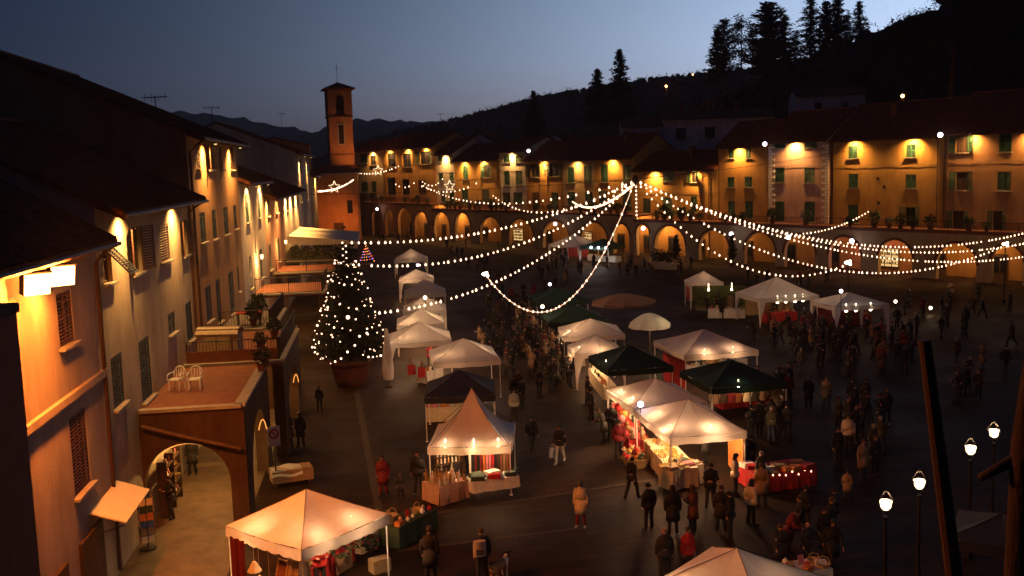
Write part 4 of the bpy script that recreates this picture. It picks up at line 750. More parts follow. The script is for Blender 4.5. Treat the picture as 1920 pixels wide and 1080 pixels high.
hL8 = build_house('L8', P_C, 'narrow house last in the left row beside the church', lampw=2800, maxw=2)
FW, RW = 3300, 3300
hF1 = build_house('F1', P_C, 'buff house with glowing arched niche right of the bell tower', lampw=FW, z0=0)
hF2 = build_house('F2', P_O, 'house with large green glazed openings right of the niche house', lampw=FW, pipe=[.1])
hF3 = build_house('F3', P_W, 'narrow white house with small paired windows in the far row', lampw=FW)
hF4 = build_house('F4', P_Y, 'yellow house with two lit shutters right of narrow white house', lampw=FW, pipe=[14.6])
hF5 = build_house('F5', P_W, 'white house with six green shuttered windows and corner lamp', lampw=FW)
hF6 = build_house('F6', P_O, 'orange house with two wide open upper windows', lampw=FW, pipe=[.15])
hF7 = build_house('F7', P_C, 'pale buff house with paired tall shutters behind the garlands', lampw=FW, pipe=[.1])
hF8 = build_house('F8', P_Y, 'ochre house with tall dark shutters left of the garland hub', lampw=FW, chim=[(4, 3)])
hF9 = build_house('F9', P_Y, 'lower yellow house directly behind the garland hub', lampw=RW, chim=[(9, 2.5)], pipe=[14.4])
hR1 = build_house('R1', P_O, 'orange house with small window pairs left of the pink house', lampw=RW)
hR2 = build_house('R2', P_PK, 'pink house with pale toothed corner stones', lampw=RW)
hR3 = build_house('R3', P_Y, 'broad yellow house right of the pink house', lampw=RW, pipe=[13.2], chim=[(6, 3)])
hR4 = build_house('R4', P_B, 'buff brown house with open shutters at the right edge', lampw=RW, pipe=[.2])
M_quoin = mat('white_corner_stone', (.72, .66, .58), .9, .2, 3)
# toothed corner stones of the pink house
W2 = HOUSES['R2']['W']
for x in (0.0, W2):
    for i in range(26):
        z = 5.2+i*.36
        if z > HOUSES['R2']['eave']-.4: break
        wd = .95 if i % 2 else .5
        b = cached(('quoin', i % 2), lambda: (lambda b_: (b_.box((0, 0, 0), (wd, .1, .3)), b_.mesh('corner_stone', M_quoin))[1])(MB()))
        inst('corner_stone', b, hR2, (wd/2+.05 if x == 0 else W2-wd/2-.05, -.052, z))
# yellow house: three little vents
for (x, z) in ((6.0, 10.3), (6.8, 9.4), (6.1, 7.6)):
    b = MB(); b.box((0, 0, 0), (.32, .06, .32)); b.box((0, -.035, 0), (.22, .02, .22)); inst('vent', b.mesh('vent', M_metal), hR3, (x, -.035, z))
# curtains in the open windows of the right hand house
for w_ in HOUSES['R4']['wins']:
    if w_[4].startswith('open'):
        b = MB(); a, c = w_[0]+.08, w_[1]-.08
        def fn(s, t, a=a, c=c, w_=w_): return (a+(c-a)*s, .13+.03*math.sin(s*28), w_[2]+.1+(w_[3]-w_[2]-.2)*t)
        b.grid(fn, 24, 1); b.build('curtain', C_['brown'], hR4)
# ================================================================ loggia arcades with terraces along the far and right sides
def arch_wall(b, W, H, arches, th=.55, seg=14, base=0.0):
    """arches: (x0, x1, crown z); front at y=0, back at y=th"""
    def quads(y, flip):
        x = 0.0
        def put(pts): b.poly(pts if not flip else pts[::-1])
        for (a, c, top) in arches:
            if a > x: put([(x, y, base), (a, y, base), (a, y, H), (x, y, H)])
            w = c-a; rz = min(w/2, (top-base)*.62); sp = top-rz
            pr = None
            for i in range(seg+1):
                an = math.pi*(1-i/seg); px_ = (a+c)/2+math.cos(an)*w/2; pz = sp+math.sin(an)*rz
                if pr: put([(pr[0], y, pr[1]), (px_, y, pz), (px_, y, H), (pr[0], y, H)])
                pr = (px_, pz)
            x = c
        if x < W: put([(x, y, base), (W, y, base), (W, y, H), (x, y, H)])
    quads(0, False); quads(th, True)
    for (a, c, top) in arches:
        w = c-a; rz = min(w/2, (top-base)*.62); sp = top-rz
        b.poly([(a, 0, base), (a, th, base), (a, th, sp), (a, 0, sp)]); b.poly([(c, 0, base), (c, 0, sp), (c, th, sp), (c, th, base)])
        pr = None
        for i in range(seg+1):
            an = math.pi*(1-i/seg); p = ((a+c)/2+math.cos(an)*w/2, sp+math.sin(an)*rz)
            if pr: b.poly([(pr[0], 0, pr[1]), (pr[0], th, pr[1]), (p[0], th, p[1]), (p[0], 0, p[1])])
            pr = p
    b.poly([(0, 0, base), (0, 0, H), (0, th, H), (0, th, base)]); b.poly([(W, 0, base), (W, th, base), (W, th, H), (W, 0, H)])
def archivolt(parent, a, c, top, m, base=0.0, ring=.28, seg=14, y=-.05):
    w = c-a; rz = min(w/2, (top-base)*.62); sp = top-rz; b = MB(); pr = None
    for i in range(seg+1):
        an = math.pi*(1-i/seg); ca, sa = math.cos(an), math.sin(an)
        p = [((a+c)/2+ca*w/2, sp+sa*rz), ((a+c)/2+ca*(w/2+ring), sp+sa*(rz+ring))]
        if pr:
            for yy, fl in ((y, 0),):
                b.poly([(pr[0][0], yy, pr[0][1]), (p[0][0], yy, p[0][1]), (p[1][0], yy, p[1][1]), (pr[1][0], yy, pr[1][1])])
            b.poly([(pr[1][0], y, pr[1][1]), (p[1][0], y, p[1][1]), (p[1][0], 0.1, p[1][1]), (pr[1][0], .1, pr[1][1])])
            b.poly([(pr[0][0], .1, pr[0][1]), (p[0][0], .1, p[0][1]), (p[0][0], y, p[0][1]), (pr[0][0], y, pr[0][1])])
        pr = p
    b.build('archivolt', m, parent)
def railing(b, p0, p1, h=1.0, gap=.13, post=1.8, r=.012):
    p0, p1 = Vector(p0), Vector(p1); L = (p1-p0).length; n = max(2, int(L/gap)); up_ = Vector((0, 0, 1))
    b.tube([p0+up_*h, p1+up_*h], .03, 4); b.tube([p0+up_*.1, p1+up_*.1], .02, 4)
    for i in range(n+1):
        p = p0.lerp(p1, i/n); b.tube([p+up_*.1, p+up_*h], r, 3, cap=False)
    for i in range(max(2, int(L/post)+1)):
        p = p0.lerp(p1, i/max(1, int(L/post))); b.tube([p, p+up_*(h+.05)], .03, 4)
def bush_mesh(r, n, seed, m, sq=(1, 1, 1), leaf=.12):
    rnd = random.Random(seed); b = MB()
    for _ in range(n):
        d = Vector((rnd.gauss(0, 1), rnd.gauss(0, 1), rnd.gauss(0, 1))).normalized()
        rr = r*(rnd.random()**.35)*(1+.35*noise.noise(d*2.3+Vector((seed, 0, 0))))
        p = Vector((d.x*rr*sq[0], d.y*rr*sq[1], d.z*rr*sq[2]+r*sq[2]))
        a = Vector((rnd.gauss(0, 1), rnd.gauss(0, 1), rnd.gauss(0, 1))).normalized(); c = a.orthogonal().normalized()
        s = leaf*rnd.uniform(.6, 1.3)
        b.poly([p-a*s, p+c*s*.5, p+a*s, p-c*s*.5])
    return b.mesh('foliage', m)
BUSH = [bush_mesh(.45, 170, k, M_leaf, (1, 1, 1.0)) for k in range(3)]
def pot_mesh():
    b = MB(); b.lathe([(.16, 0), (.24, .36), (.27, .36), (.27, .42), (.22, .42), (.2, .38)], 10); return b.mesh('pot', M_pot)
POT = pot_mesh()
def potted_plant(loc, label, group, k=0, s=1.0):
    t = thing('potted_plant', label, 'plant', loc, random.uniform(0, 6), group)
    inst('pot', POT, t, scale=s); inst('foliage', BUSH[k % 3], t, (0, 0, .34*s), scale=s*random.uniform(.9, 1.2))
    return t
M_shopw = M_shop
def build_arcade(A, wallm, label, dpt=3.5, seed=0):
    t = thing('arcade', label, 'arcade', (*A['o'], 0), A['rot'])
    W, H = A['W'], A['H']; ar = A['arches']
    b = MB(); arch_wall(b, W, H-.25, [x[:3] for x in ar]); b.build('wall', wallm, t)
    b = MB(); b.box((W/2, dpt/2-.12, H-.13), (W+.1, dpt+.2, .24)); b.box((W/2, -.2, H-.06), (W+.12, .16, .3)); b.build('terrace', M_brick, t)
    b = MB(); b.poly([(0, dpt-.04, 0), (W, dpt-.04, 0), (W, dpt-.04, H-.26), (0, dpt-.04, H-.26)]); b.build('inner_wall', P_O, t)
    b = MB(); railing(b, (0, -.1, H), (W, -.1, H), 1.0, .16); b.build('railing', M_metal, t)
    rnd = random.Random(seed)
    for (a, c, top, lit) in ar:
        archivolt(t, a, c, top, M_brick)
        xc, w = (a+c)/2, c-a
        # shop front or door on the back wall of the bay
        if lit in (3, 4, 5):
            fr = MB(); fr.box((0, 0, 1.45), (min(2.6, w*.62), .08, 2.3)); o = inst('shop_front', fr.mesh('shop_front', M_wood), t, (min(W-1.4, xc+3.3), dpt-.1, .1))
            nn = 3
            for i in range(nn):
                p = MB(); p.box((0, 0, 0), (min(2.6, w*.62)/nn-.12, .03, 2.0)); inst('pane', p.mesh('pane', M_shop), o, ((i-1)*min(2.6, w*.62)/nn, -.055, 1.45))
            gd = MB(); fw_ = min(2.6, w*.62)
            for zz in (.75, 1.25, 1.75, 2.2):
                gd.box((0, -.12, zz), (fw_, .1, .035)); xx = -fw_/2+.1
                while xx < fw_/2-.1:
                    hh = rnd.uniform(.08, .34); gd.m = rnd.randrange(4); gd.box((xx, -.12, zz+.018+hh/2), (rnd.uniform(.06, .16), .08, hh)); xx += rnd.uniform(.13, .34)
                gd.m = 0
            gd.build('display_goods', [C_['black'], C_['brown'], C_['darkred'], C_['olive']], o)['kind'] = 'stuff'
        else:
            dr = MB(); dr.box((0, 0, 1.3), (1.5, .1, 2.6)); o = inst('shop_door', dr.mesh('shop_door', M_wood), t, (min(W-.9, xc+2.4+rnd.uniform(-.4, .8)), dpt-.1, 0))
            p = MB(); p.box((-.36, 0, 1.5), (.55, .03, 1.6)); p.box((.36, 0, 1.5), (.55, .03, 1.6)); inst('pane', p.mesh('pane', M_pane), o, (0, -.065, 0))
        if lit:
            ln = MB(); ln.lathe([(.02, .5), (.02, .3), (.14, .28), (.11, 0), (.05, -.04)], 8); o = inst('ceiling_lantern', ln.mesh('ceiling_lantern', M_eave), t, (min(W-.4, xc+1.4), 1.9, H-.95))
            lamp('POINT', o, (0, 0, -.18), {1: 110, 2: 560, 3: 360, 4: 420, 5: 420}[lit]*rnd.uniform(.6, 1.25), (1, .50, .15) if lit != 5 else (1, .35, .4), .12)
    # planters along the terrace edge
    n = min(44, int(W/1.6))
    up_ = Vector((0, 0, 1)); Mw = Matrix.Translation((*A['o'], 0)) @ Matrix.Rotation(A['rot'], 4, 'Z')
    cnt = 0
    for i in range(n):
        if rnd.random() < .45 or cnt > 23: continue
        cnt += 1
        p = Mw @ Vector((.8+i*(W-1.6)/n+rnd.uniform(-.3, .3), .35, H))
        potted_plant(p, 'dark bushy plant, '+ORD[cnt-1]+' from left on the terrace of the '+label.split(' arcade')[0]+' arcade', 'plants on the '+label.split(' ')[0]+' terrace', i, rnd.uniform(.8, 1.5))
    return t
aFa = build_arcade(ARCADES[0], P_B, 'tall narrow arcade nearest the church', seed=1)
aFb = build_arcade(ARCADES[1], P_C, 'middle arcade with glowing orange arches in the far row', seed=2)
aR = build_arcade(ARCADES[2], P_C, 'wide arcade with broad orange arches below the right houses', seed=3)
# ================================================================ church and bell tower
def tower():
    t = thing('bell_tower', 'orange lit square bell tower with pointed tiled roof', 'bell tower', (-32.5, 197.6, 0), R_(16))
    w = 4.5; hw = w/2; b = MB()
    # shaft up to the belfry, belfry stage with arched openings on all four sides
    zb, zt = 23.6, 28.4
    for (x, y) in ((0, -hw), (hw, 0), (0, hw), (-hw, 0)): pass
    b.box((0, 0, zb/2), (w, w, zb))
    b.build('shaft', P_CH, t)
    b = MB()
    for k in range(4):
        b.T = Matrix.Rotation(k*math.pi/2, 4, 'Z') @ Matrix.Translation((-hw+.01, -hw, zb))
        arch_wall(b, w-.02, zt-zb, [(w/2-.8, w/2+.8, 3.9)] if k in (0, 3) else [], .5, 10, base=0.0)
    b.T = None
    b.build('belfry', P_CH, t)
    for k in range(4):
        b = MB(); b.T = Matrix.Rotation(k*math.pi/2, 4, 'Z') @ Matrix.Translation((0, -hw-.04, 0))
        for z in (16.6, 17.1): pass
        b.box((0, 0, 20.0), (.9, .12, 3.6)); b.build('blind_window', M_dark, t)
        b = MB(); b.T = Matrix.Rotation(k*math.pi/2, 4, 'Z') @ Matrix.Translation((0, -hw-.06, 0))
        b.box((0, 0, 18.05), (1.5, .2, .22)); b.box((-.6, 0, 20.0), (.22, .16, 3.6)); b.box((.6, 0, 20.0), (.22, .16, 3.6)); b.box((0, 0, 21.95), (1.6, .2, .28)); b.build('window_trim', M_sill, t)
    b = MB()
    for z in (14.0, 16.2, 23.4): b.box((0, 0, z), (w+.4, w+.4, .3))
    b.box((0, 0, zt+.15), (w+.5, w+.5, .3))
    b.build('cornice', M_brick, t)
    for k in range(4):
        for s in (-1, 1):
            b = MB(); b.T = Matrix.Rotation(k*math.pi/2, 4, 'Z'); b.box((s*(hw-.28), -hw-.05, zb+(zt-zb)/2), (.5, .12, zt-zb-.3)); b.build('pilaster', P_CH, t)
    b = MB(); b.lathe([(.75, 0), (.62, .25), (.45, .7), (.3, .95), (.05, 1.05)], 12, (0, 0, 24.9)); b.box((0, 0, 26.1), (3.6, .16, .16)); b.build('bell', solid('bronze', (.12, .07, .03), .5, metal=.7), t)
    b = MB(); r = hw+.75
    pts = [(-r, -r, 28.65), (r, -r, 28.65), (r, r, 28.65), (-r, r, 28.65)]
    for a, c in zip(pts, pts[1:]+pts[:1]): b.poly([a, c, (0, 0, 29.9)])
    b.poly(pts[::-1])
    for a, c in zip(pts, pts[1:]+pts[:1]): b.tube([a, c], .1, 4)
    for a in pts: b.tube([a, (0, 0, 29.95)], .1, 5)
    b.build('roof', M_roof, t)
    b = MB(); b.tube([(0, 0, 29.8), (0, 0, 33.6)], .04, 4); b.tube([(-.4, 0, 32.6), (.4, 0, 32.6)], .04, 4); b.build('lightning_rod', M_metal, t)
    # floodlights at its foot (orange)
    for i, (x, y, z, aim) in enumerate(((2.0, -9.5, 13.9, (64, 0, 8)), (9.5, -4.5, 13.9, (64, 0, 70)))):
        f = MB(); f.box((0, 0, 0), (.6, .3, .4)); o = inst('floodlight', f.mesh('floodlight', M_metal), t, (x, y, z))
        lamp('SPOT', o, (0, .3, .3), 1700 if i == 0 else 800, (1, .36, .10), .2, (R_(118), 0, R_((-8, 66)[i])), R_(95), .8)
    return t
tower()
def church():
    t = thing('church', 'plain church front glowing orange below the bell tower', 'church', (-35.6, 186.0, 0), R_(6))
    b = MB(); W, H, D = 7.6, 12.4, 9
    wall_with_holes(b, W, 0, H, [(3.0, 4.8, 0.1, 3.6), (5.6, 6.6, 5.2, 7.6)], .3)
    for x in (0, W): b.poly([(x, 0, 0), (x, D, 0), (x, D, H), (x, 0, H)])
    b.build('wall', P_CH, t)
    b = MB(); b.box((W/2, D/2-.3, H+.12), (W+.9, D+1.2, .22)); b.build('cornice', M_sill, t)
    b = MB(); b.grid(lambda a, c: (-.5+(W+1)*a, -.6+(D+.8)*c, H+.25+1.5*c+(.07 if round(a*40) % 2 else 0)), 40, 8); b.build('roof', M_roof, t)
    d = MB(); d.box((3.9, .22, 1.8), (1.76, .1, 3.4)); o = d.build('door', M_wood, t)
    d = MB(); d.box((6.1, .22, 6.4), (.96, .06, 2.36)); d.build('window', M_pane, t)
    f = MB(); f.box((0, 0, 0), (.6, .3, .4)); o = inst('floodlight', f.mesh('floodlight', M_metal), t, (5.2, -6.5, 3.0))
    lamp('SPOT', o, (0, .2, .3), 1900, (1, .30, .06), .2, (R_(98), 0, R_(12)), R_(100), .8)
church()
def plain_house(x, y, W, D, z0, z1, rise, rot, wallm, label, wins, gable_front=False, chim=()):
    t = thing('house', label, 'house', (x, y, z0), R_(rot))
    b = MB(); H = z1-z0
    wall_with_holes(b, W, 0, H, [w_[:4] for w_ in wins])
    if gable_front:
        b.poly([(0, 0, H), (W, 0, H), (W/2, 0, H+rise)]); b.poly([(0, 0, 0), (0, 0, H), (0, D, H), (0, D, 0)]); b.poly([(W, 0, 0), (W, D, 0), (W, D, H), (W, 0, H)])
    else:
        b.poly([(0, 0, 0), (0, 0, H), (0, D/2, H+rise), (0, D, H), (0, D, 0)]); b.poly([(W, 0, 0), (W, D, 0), (W, D, H), (W, D/2, H+rise), (W, 0, H)])
    b.build('wall', wallm, t)
    for w_ in wins: window(t, *w_)
    if gable_front:
        o = inst('roof', roof_mesh(D, W, H, rise, .35), t, (0, 0, 0)); o.rotation_euler = (0, 0, R_(90)); o.location = (W, 0, 0)
    else:
        inst('roof', roof_mesh(W, D, H, rise, .6), t)
    for (cx, cy_) in chim: chimney(t, cx, cy_, H+rise*(1-abs(cy_-D/2)/(D/2))-.1)
    return t
P_LW = plaster('limewashed_plaster', (.80, .72, .64))
plain_house(25.2, 164, 17.5, 10, 9, 19.6, 1.2, -8, P_LW, 'large pale unlit house on the slope behind the garland hub', [(2, 3.6, 7.4, 9.2, 'green'), (6.6, 8.2, 7.4, 9.2, 'green'), (11.2, 12.8, 7.4, 9.2, 'green'), (2, 3.6, 3.6, 5.6, 'green'), (6.6, 8.2, 3.6, 5.6, 'green')], chim=[(3, 4), (12, 5)])
plain_house(18.4, 163.5, 6.6, 9, 9, 18.6, 1.2, -4, P_LW, 'lower buff wing left of the large pale slope house', [(1.2, 2.5, 7.2, 8.7, 'green'), (4, 5.3, 7.2, 8.7, 'green')])
plain_house(54, 190, 12.5, 8, 14, 24.2, 1.3, -6, P_LW, 'dim pale house high on the dark slope', [(3.4, 4.7, 6.8, 9.0, 'brown'), (8.2, 9.5, 6.8, 8.8, 'green')])
plain_house(-9.5, 196, 9, 10, 6, 16.6, 2.6, -20, P_LW, 'dim white gabled house behind the narrow white far house', [], True)
plain_house(4.5, 176, 8, 10, 6, 15.6, 2.4, -25, P_LW, 'dim pale gabled house behind the white six window house', [], True)
plain_house(-47, 178, 12, 9, 0, 17.6, 1.6, 10, P_CH, 'reddish house with low gable left of the bell tower', [(5, 6.2, 13, 15, 'brown')], True, chim=[(2, 3)])
# ================================================================ left row: terraces over the side arcade
Uy = Vector((-.129, .9917, 0)); Un = Vector((.9917, .129, 0))       # along the row, and out into the square
def LP(Y, out, z): # a point `out` metres in front of the left facades at distance Y
    X = -9.13-.13*Y
    return Vector((X+out*.9917, Y+out*.129, z))
ROTL = math.atan2(.9917, -.129)
ZT = 4.5
P_DK = plaster('weathered_brown_plaster', (.115, .066, .038), .5)
def terrace(Y0, L, out, label, floorm, front_arch=False, parapet=True, arches=(), rope=False, rail=None, rail_front=True):
    """local x runs away along the row, local y points back to the houses; the outer face stands `out` metres in front"""
    p = LP(Y0, out, 0)
    t = thing('terrace', label, 'terrace', p, ROTL)
    b = MB(); arch_wall(b, L, ZT-.2, arches, .5); b.build('outer_wall', P_DK, t)
    b = MB(); b.box((L/2, out/2, ZT-.1), (L, out-.04, .2)); b.build('floor', floorm, t)
    b = MB(); b.box((L/2, .12, ZT+.02), (L+.1, .4, .12)); b.box((-.08, out/2, ZT+.02), (.35, out-.1, .12)); b.build('kerb', M_sill, t)
    if front_arch:
        b = MB(); b.T = Matrix.Rotation(-math.pi/2, 4, 'Z') @ Matrix.Translation((-out, -.02, 0))
        arch_wall(b, out, ZT-.2, [(.04, out-.62, 3.2)], .5, 18); b.build('front_wall', P_DK, t)
        rr = bpy.data.objects  # rope light under the arch
        b = MB(); w = out-.66; cx = .04+w/2; sp = 3.2-min(w/2, 3.2*.62); pts = []
        for i in range(4, 15):
            an = math.pi*(1-i/22); pts.append((cx+math.cos(an)*(w/2-.07), .3, sp+math.sin(an)*(min(w/2, 3.2*.62)-.07)))
        b.T = Matrix.Rotation(-math.pi/2, 4, 'Z') @ Matrix.Translation((-out, 0, 0)); b.tube(pts, .035, 5); b.build('rope_light', M_ropeo, t)
    if rope:
        for (a, c, top) in arches:
            w = c-a; rz = min(w/2, top*.62); sp = top-rz; pts = []
            for i in range(8, 19):
                an = math.pi*(1-i/22); pts.append(((a+c)/2+math.cos(an)*(w/2-.5), -.09, sp+math.sin(an)*(rz-.45)))
            b = MB(); b.tube(pts, .024, 5); b.build('rope_light', M_ropeo, t)
    if rail:
        b = MB(); railing(b, (0, .15, ZT), (L, .15, ZT), rail, .14)
        if rail_front: railing(b, (.05, .2, ZT), (.05, out-.2, ZT), rail, .14)
        b.build('railing', M_metal, t)
    return t
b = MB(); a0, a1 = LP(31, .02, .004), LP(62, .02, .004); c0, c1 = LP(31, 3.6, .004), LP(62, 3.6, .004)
b.poly([a0, c0, c1, a1]); o = b.build('lane_paving', mat('lamplit_lane_stone', (.17, .115, .065), .7, .5, 1.2, .3, 7)); o['kind'] = 'structure'; o['label'] = 'paler floor sheet of the arcaded lane with lamplight in its colour'  # sheet added over the paving, coloured paler to look lamplit under the arch
t1 = terrace(36.0, 8.1, 3.75, 'terracotta terrace over the arch with two white chairs', M_terra, True, arches=[(1.6, 6.6, 3.3)], rope=True)
b = MB(); b.tube([(-.35, 3.6, 4.0), (-.35, 2.2, 3.55), (-.35, .15, 2.95)], .09, 8); b.build('drain_pipe', M_pipe, t1)
t2 = terrace(44.6, 9.2, 4.4, 'railed terracotta terrace with pale cabinet', M_terra, arches=[(1.8, 7.4, 3.3)], rope=True, rail=1.05)
b = MB(); b.box((.06, 2.2, ZT+.3), (.1, 4.0, .6)); b.build('parapet_panel', M_terra, t2)
t3 = terrace(54.4, 8.0, 3.0, 'dark terrace with wrought railing and red shapes', M_stone, arches=[(1.5, 6.3, 3.3)], rail=1.05)
t4 = terrace(70.2, 7.0, 5.0, 'orange lit terrace with long thin railing', M_terra, arches=[(1.2, 5.8, 3.3)], rail=1.15)
t5 = terrace(85.2, 7.0, 5.4, 'farther orange terrace with thin railing below the hedge', M_terra, arches=[(1.2, 5.8, 3.3)], rail=1.1)
t6 = terrace(96.5, 16.0, 6.4, 'high terrace carrying the hedge and the big awning', M_stone, arches=[(2, 6.5, 3.3), (9, 13.5, 3.3)])
for tt_, n_, w_ in ((t4, 1, 500), (t5, 1, 450)):   # wall lamps of the terraces
    ln = MB(); ln.lathe([(.03, .3), (.12, .26), (.09, 0), (.03, -.04)], 8); o = inst('wall_lantern', ln.mesh('wall_lantern', M_eave), tt_, (3.4, 4.6, ZT+2.3))
    lamp('POINT', o, (0, -.2, -.1), w_, (1, .45, .12), .08)
ln = MB(); ln.lathe([(.03, .3), (.12, .26), (.09, 0), (.03, -.04)], 8); o = inst('arch_lantern', ln.mesh('arch_lantern', M_eave), t1, (3.4, 1.8, 3.6)); lamp('POINT', o, (0, 0, -.2), 620, (1, .52, .14), .1)
ln = MB(); ln.lathe([(.03, .3), (.12, .26), (.09, 0), (.03, -.04)], 8); o = inst('arch_lantern', ln.mesh('arch_lantern', M_eave), t2, (5.5, 1.8, 3.6)); lamp('POINT', o, (0, 0, -.2), 450, (1, .52, .14), .1)
# garden chairs
def chair_meshes():
    b = MB()
    b.grid(lambda a, c: ((a-.5)*.5, (c-.5)*.5, .44+.03*abs(a-.5)), 4, 4); b.box((0, 0, .42), (.5, .5, .03)); seat = b.mesh('seat', M_white)
    b = MB(); pts = []
    for i in range(9):
        an = math.pi*i/8; pts.append((.26*math.cos(an), .26+.05*math.sin(an), .5+.40*math.sin(an)**.6))
    b.tube(pts, .025, 5)
    for x in (-.15, -.05, .05, .15): b.tube([(x, .25, .44), (x*1.1, .3, .86)], .02, 4)
    back = b.mesh('backrest', M_white)
    b = MB(); b.tube([(0, .24, .66), (0, -.1, .67), (0, -.24, .62), (0, -.25, .44)], .025, 5); arm = b.mesh('armrest', M_white)
    b = MB(); b.tube([(0, 0, .44), (0, 0, 0)], [.03, .022], 5); leg = b.mesh('leg', M_white)
    return seat, back, arm, leg
CH = chair_meshes()
def garden_chair(loc, rot, label, group=None):
    t = thing('garden_chair', label, 'chair', loc, R_(rot), group)
    inst('seat', CH[0], t); inst('backrest', CH[1], t)
    for s in (-1, 1):
        inst('armrest', CH[2], t, (s*.26, 0, 0))
        for y in (-.22, .22): inst('leg', CH[3], t, (s*.22, y, 0))
    return t
G_ = 'white plastic chairs on the terraces'
garden_chair((-13.55, 39.6, ZT), -12, 'left white plastic chair of the pair on the orange terrace', G_)
garden_chair((-12.8, 39.55, ZT), 8, 'right white plastic chair of the pair on the orange terrace', G_)
garden_chair((-13.9, 46.6, ZT), 70, 'single white plastic chair beside the pale cabinet', G_)
t = thing('cabinet', 'pale beige cabinet with curved lid behind the terrace rail', 'cabinet', (-13.6, 46.0, ZT), R_(-4))
b = MB(); b.box((0, 0, .62), (1.9, .8, 1.2))
for x in (-.32, .32): b.box((x, -.42, .62), (.58, .03, 1.05))
b.build('body', solid('beige_paint', (.40, .30, .19)), t)
b = MB(); b.grid(lambda a, c: (-1.0+2.0*a, -.46+.92*c, 1.24+.28*math.sin(math.pi*c)**.7), 2, 10); b.build('lid', solid('pale_lid', (.50, .40, .28)), t)
for i in range(3):
    b = MB(); b.tube([(-1.0, -.3+.25*i, 1.46+.06*(i == 1)), (1.0, -.3+.25*i, 1.46+.06*(i == 1))], .03, 5); b.build('lid_rib', C_['pale'], t)
for i, (x, y, s, lab) in enumerate(((-10.9, 42.6, .8, 'big potted plant at the outer corner of the orange terrace'), (-11.0, 43.7, .7, 'potted plant by the outer kerb of the orange terrace'), (-12.3, 48.2, .7, 'potted plant inside the railed terrace corner'), (-12.4, 51.5, .9, 'tall potted plant along the railed terrace edge'), (-14.6, 56.0, .9, 'potted plant on the dark terrace beside the red table'), (-15.0, 58.6, 1.2, 'big dark potted plant at the far end of the dark terrace'))):
    potted_plant((x, y, ZT), lab, None, i, s)
# red cloths and table on the dark terrace
t = thing('terrace_table', 'small red covered table on the dark terrace', 'table', LP(56.2, 1.5, ZT), .2)
b = MB(); b.box((0, 0, .72), (1.4, .8, .05)); b.build('tabletop', C_['red'], t)
for x in (-.6, .6):
    for y in (-.32, .32): b = MB(); b.tube([(x, y, 0), (x, y, .7)], .03, 5); b.build('leg', M_metal, t)
# big awning and hedge
t = thing('awning', 'big pale flat awning over the hedge terrace', 'awning', LP(97, 0.1, 0), ROTL)
b = MB()
def aw(a, c): return (15.5*a, -.1-6.6*c, 6.95-.75*c-.10*math.sin(math.pi*((a*5) % 1)))
b.grid(aw, 40, 6); b.build('canvas', M_cream_canvas, t)
b = MB(); b.grid(lambda a, c: (15.5*a, -6.7, 6.2-.10*math.sin(math.pi*((a*5) % 1))-.75*c), 30, 1); b.grid(lambda a, c: (0, -.1-6.6*a, 6.95-.75*a-(.75)*c), 6, 1); b.build('valance', M_cream_canvas, t)
for x in (.2, 7.7, 15.3): b = MB(); b.tube([(x, -6.6, ZT), (x, -6.6, 6.2)], .06, 6); b.build('post', M_metal, t)

t = thing('hedge', 'dark clipped hedge below the big pale awning', 'hedge', LP(97.0, 6.0, ZT-.05), ROTL)
b = MB(); rnd = random.Random(4)
for _ in range(5200):
    p = Vector((rnd.uniform(-.2, 15), rnd.uniform(-.5, 1.2), rnd.uniform(0, 1.55)+.2*rnd.random()**3)); a = Vector((rnd.gauss(0, 1), rnd.gauss(0, 1), rnd.gauss(0, 1))).normalized(); c = a.orthogonal().normalized()
    b.poly([p-a*.13, p+c*.07, p+a*.13, p-c*.07])
for _ in range(900):
    p = Vector((rnd.uniform(-.6, -.1), rnd.uniform(-.5, 5.6), rnd.uniform(0, 1.5))); a = Vector((rnd.gauss(0, 1), rnd.gauss(0, 1), rnd.gauss(0, 1))).normalized(); c = a.orthogonal().normalized()
    b.poly([p-a*.13, p+c*.07, p+a*.13, p-c*.07])
b.build('foliage', M_leaf, t)
b = MB(); b.box((7.4, .35, .65), (14.8, .9, 1.25)); b.build('woody_core', M_bark, t)
# awning sheet over the shop door of the nearest house, and shop door
t = thing('shop_awning', 'pale stiff awning sheet over the nearest shop door', 'awning', LP(29.2, .02, 0), ROTL)
b = MB(); b.box((1.6, -.52, 2.84), (3.2, 1.1, .05), Matrix.Rotation(R_(20), 3, 'X')); b.build('canvas', M_cream_canvas, t)
b = MB()
for x in (.1, 3.1): b.tube([(x, 0, 2.3), (x, -.95, 2.55)], .02, 5)
b.build('bracket', M_metal, t)
for x, w_, nm in ((-2.2, 1.5, 'shop_door'), (1.0, 2.2, 'shop_door')):
    b = MB(); b.box((10.8+x+1.0, -.05, 1.25), (w_, .12, 2.5)); b.build(nm, M_wood, hL1)
# near pier at the left edge and the roof over it
t = thing('wall_pier', 'dark red brown plastered pier at the left edge', 'wall', (-7.1, 9.6, 0), R_(4))
b = MB(); b.box((0, 0, 5.82), (4.0, 1.2, 11.64)); b.build('pier', solid('red_brown_plaster', (.42, .115, .045), .9), t)
b = MB(); b.box((0, 0, 11.70), (4.05, 1.25, .10)); b.build('coping', M_brick, t)
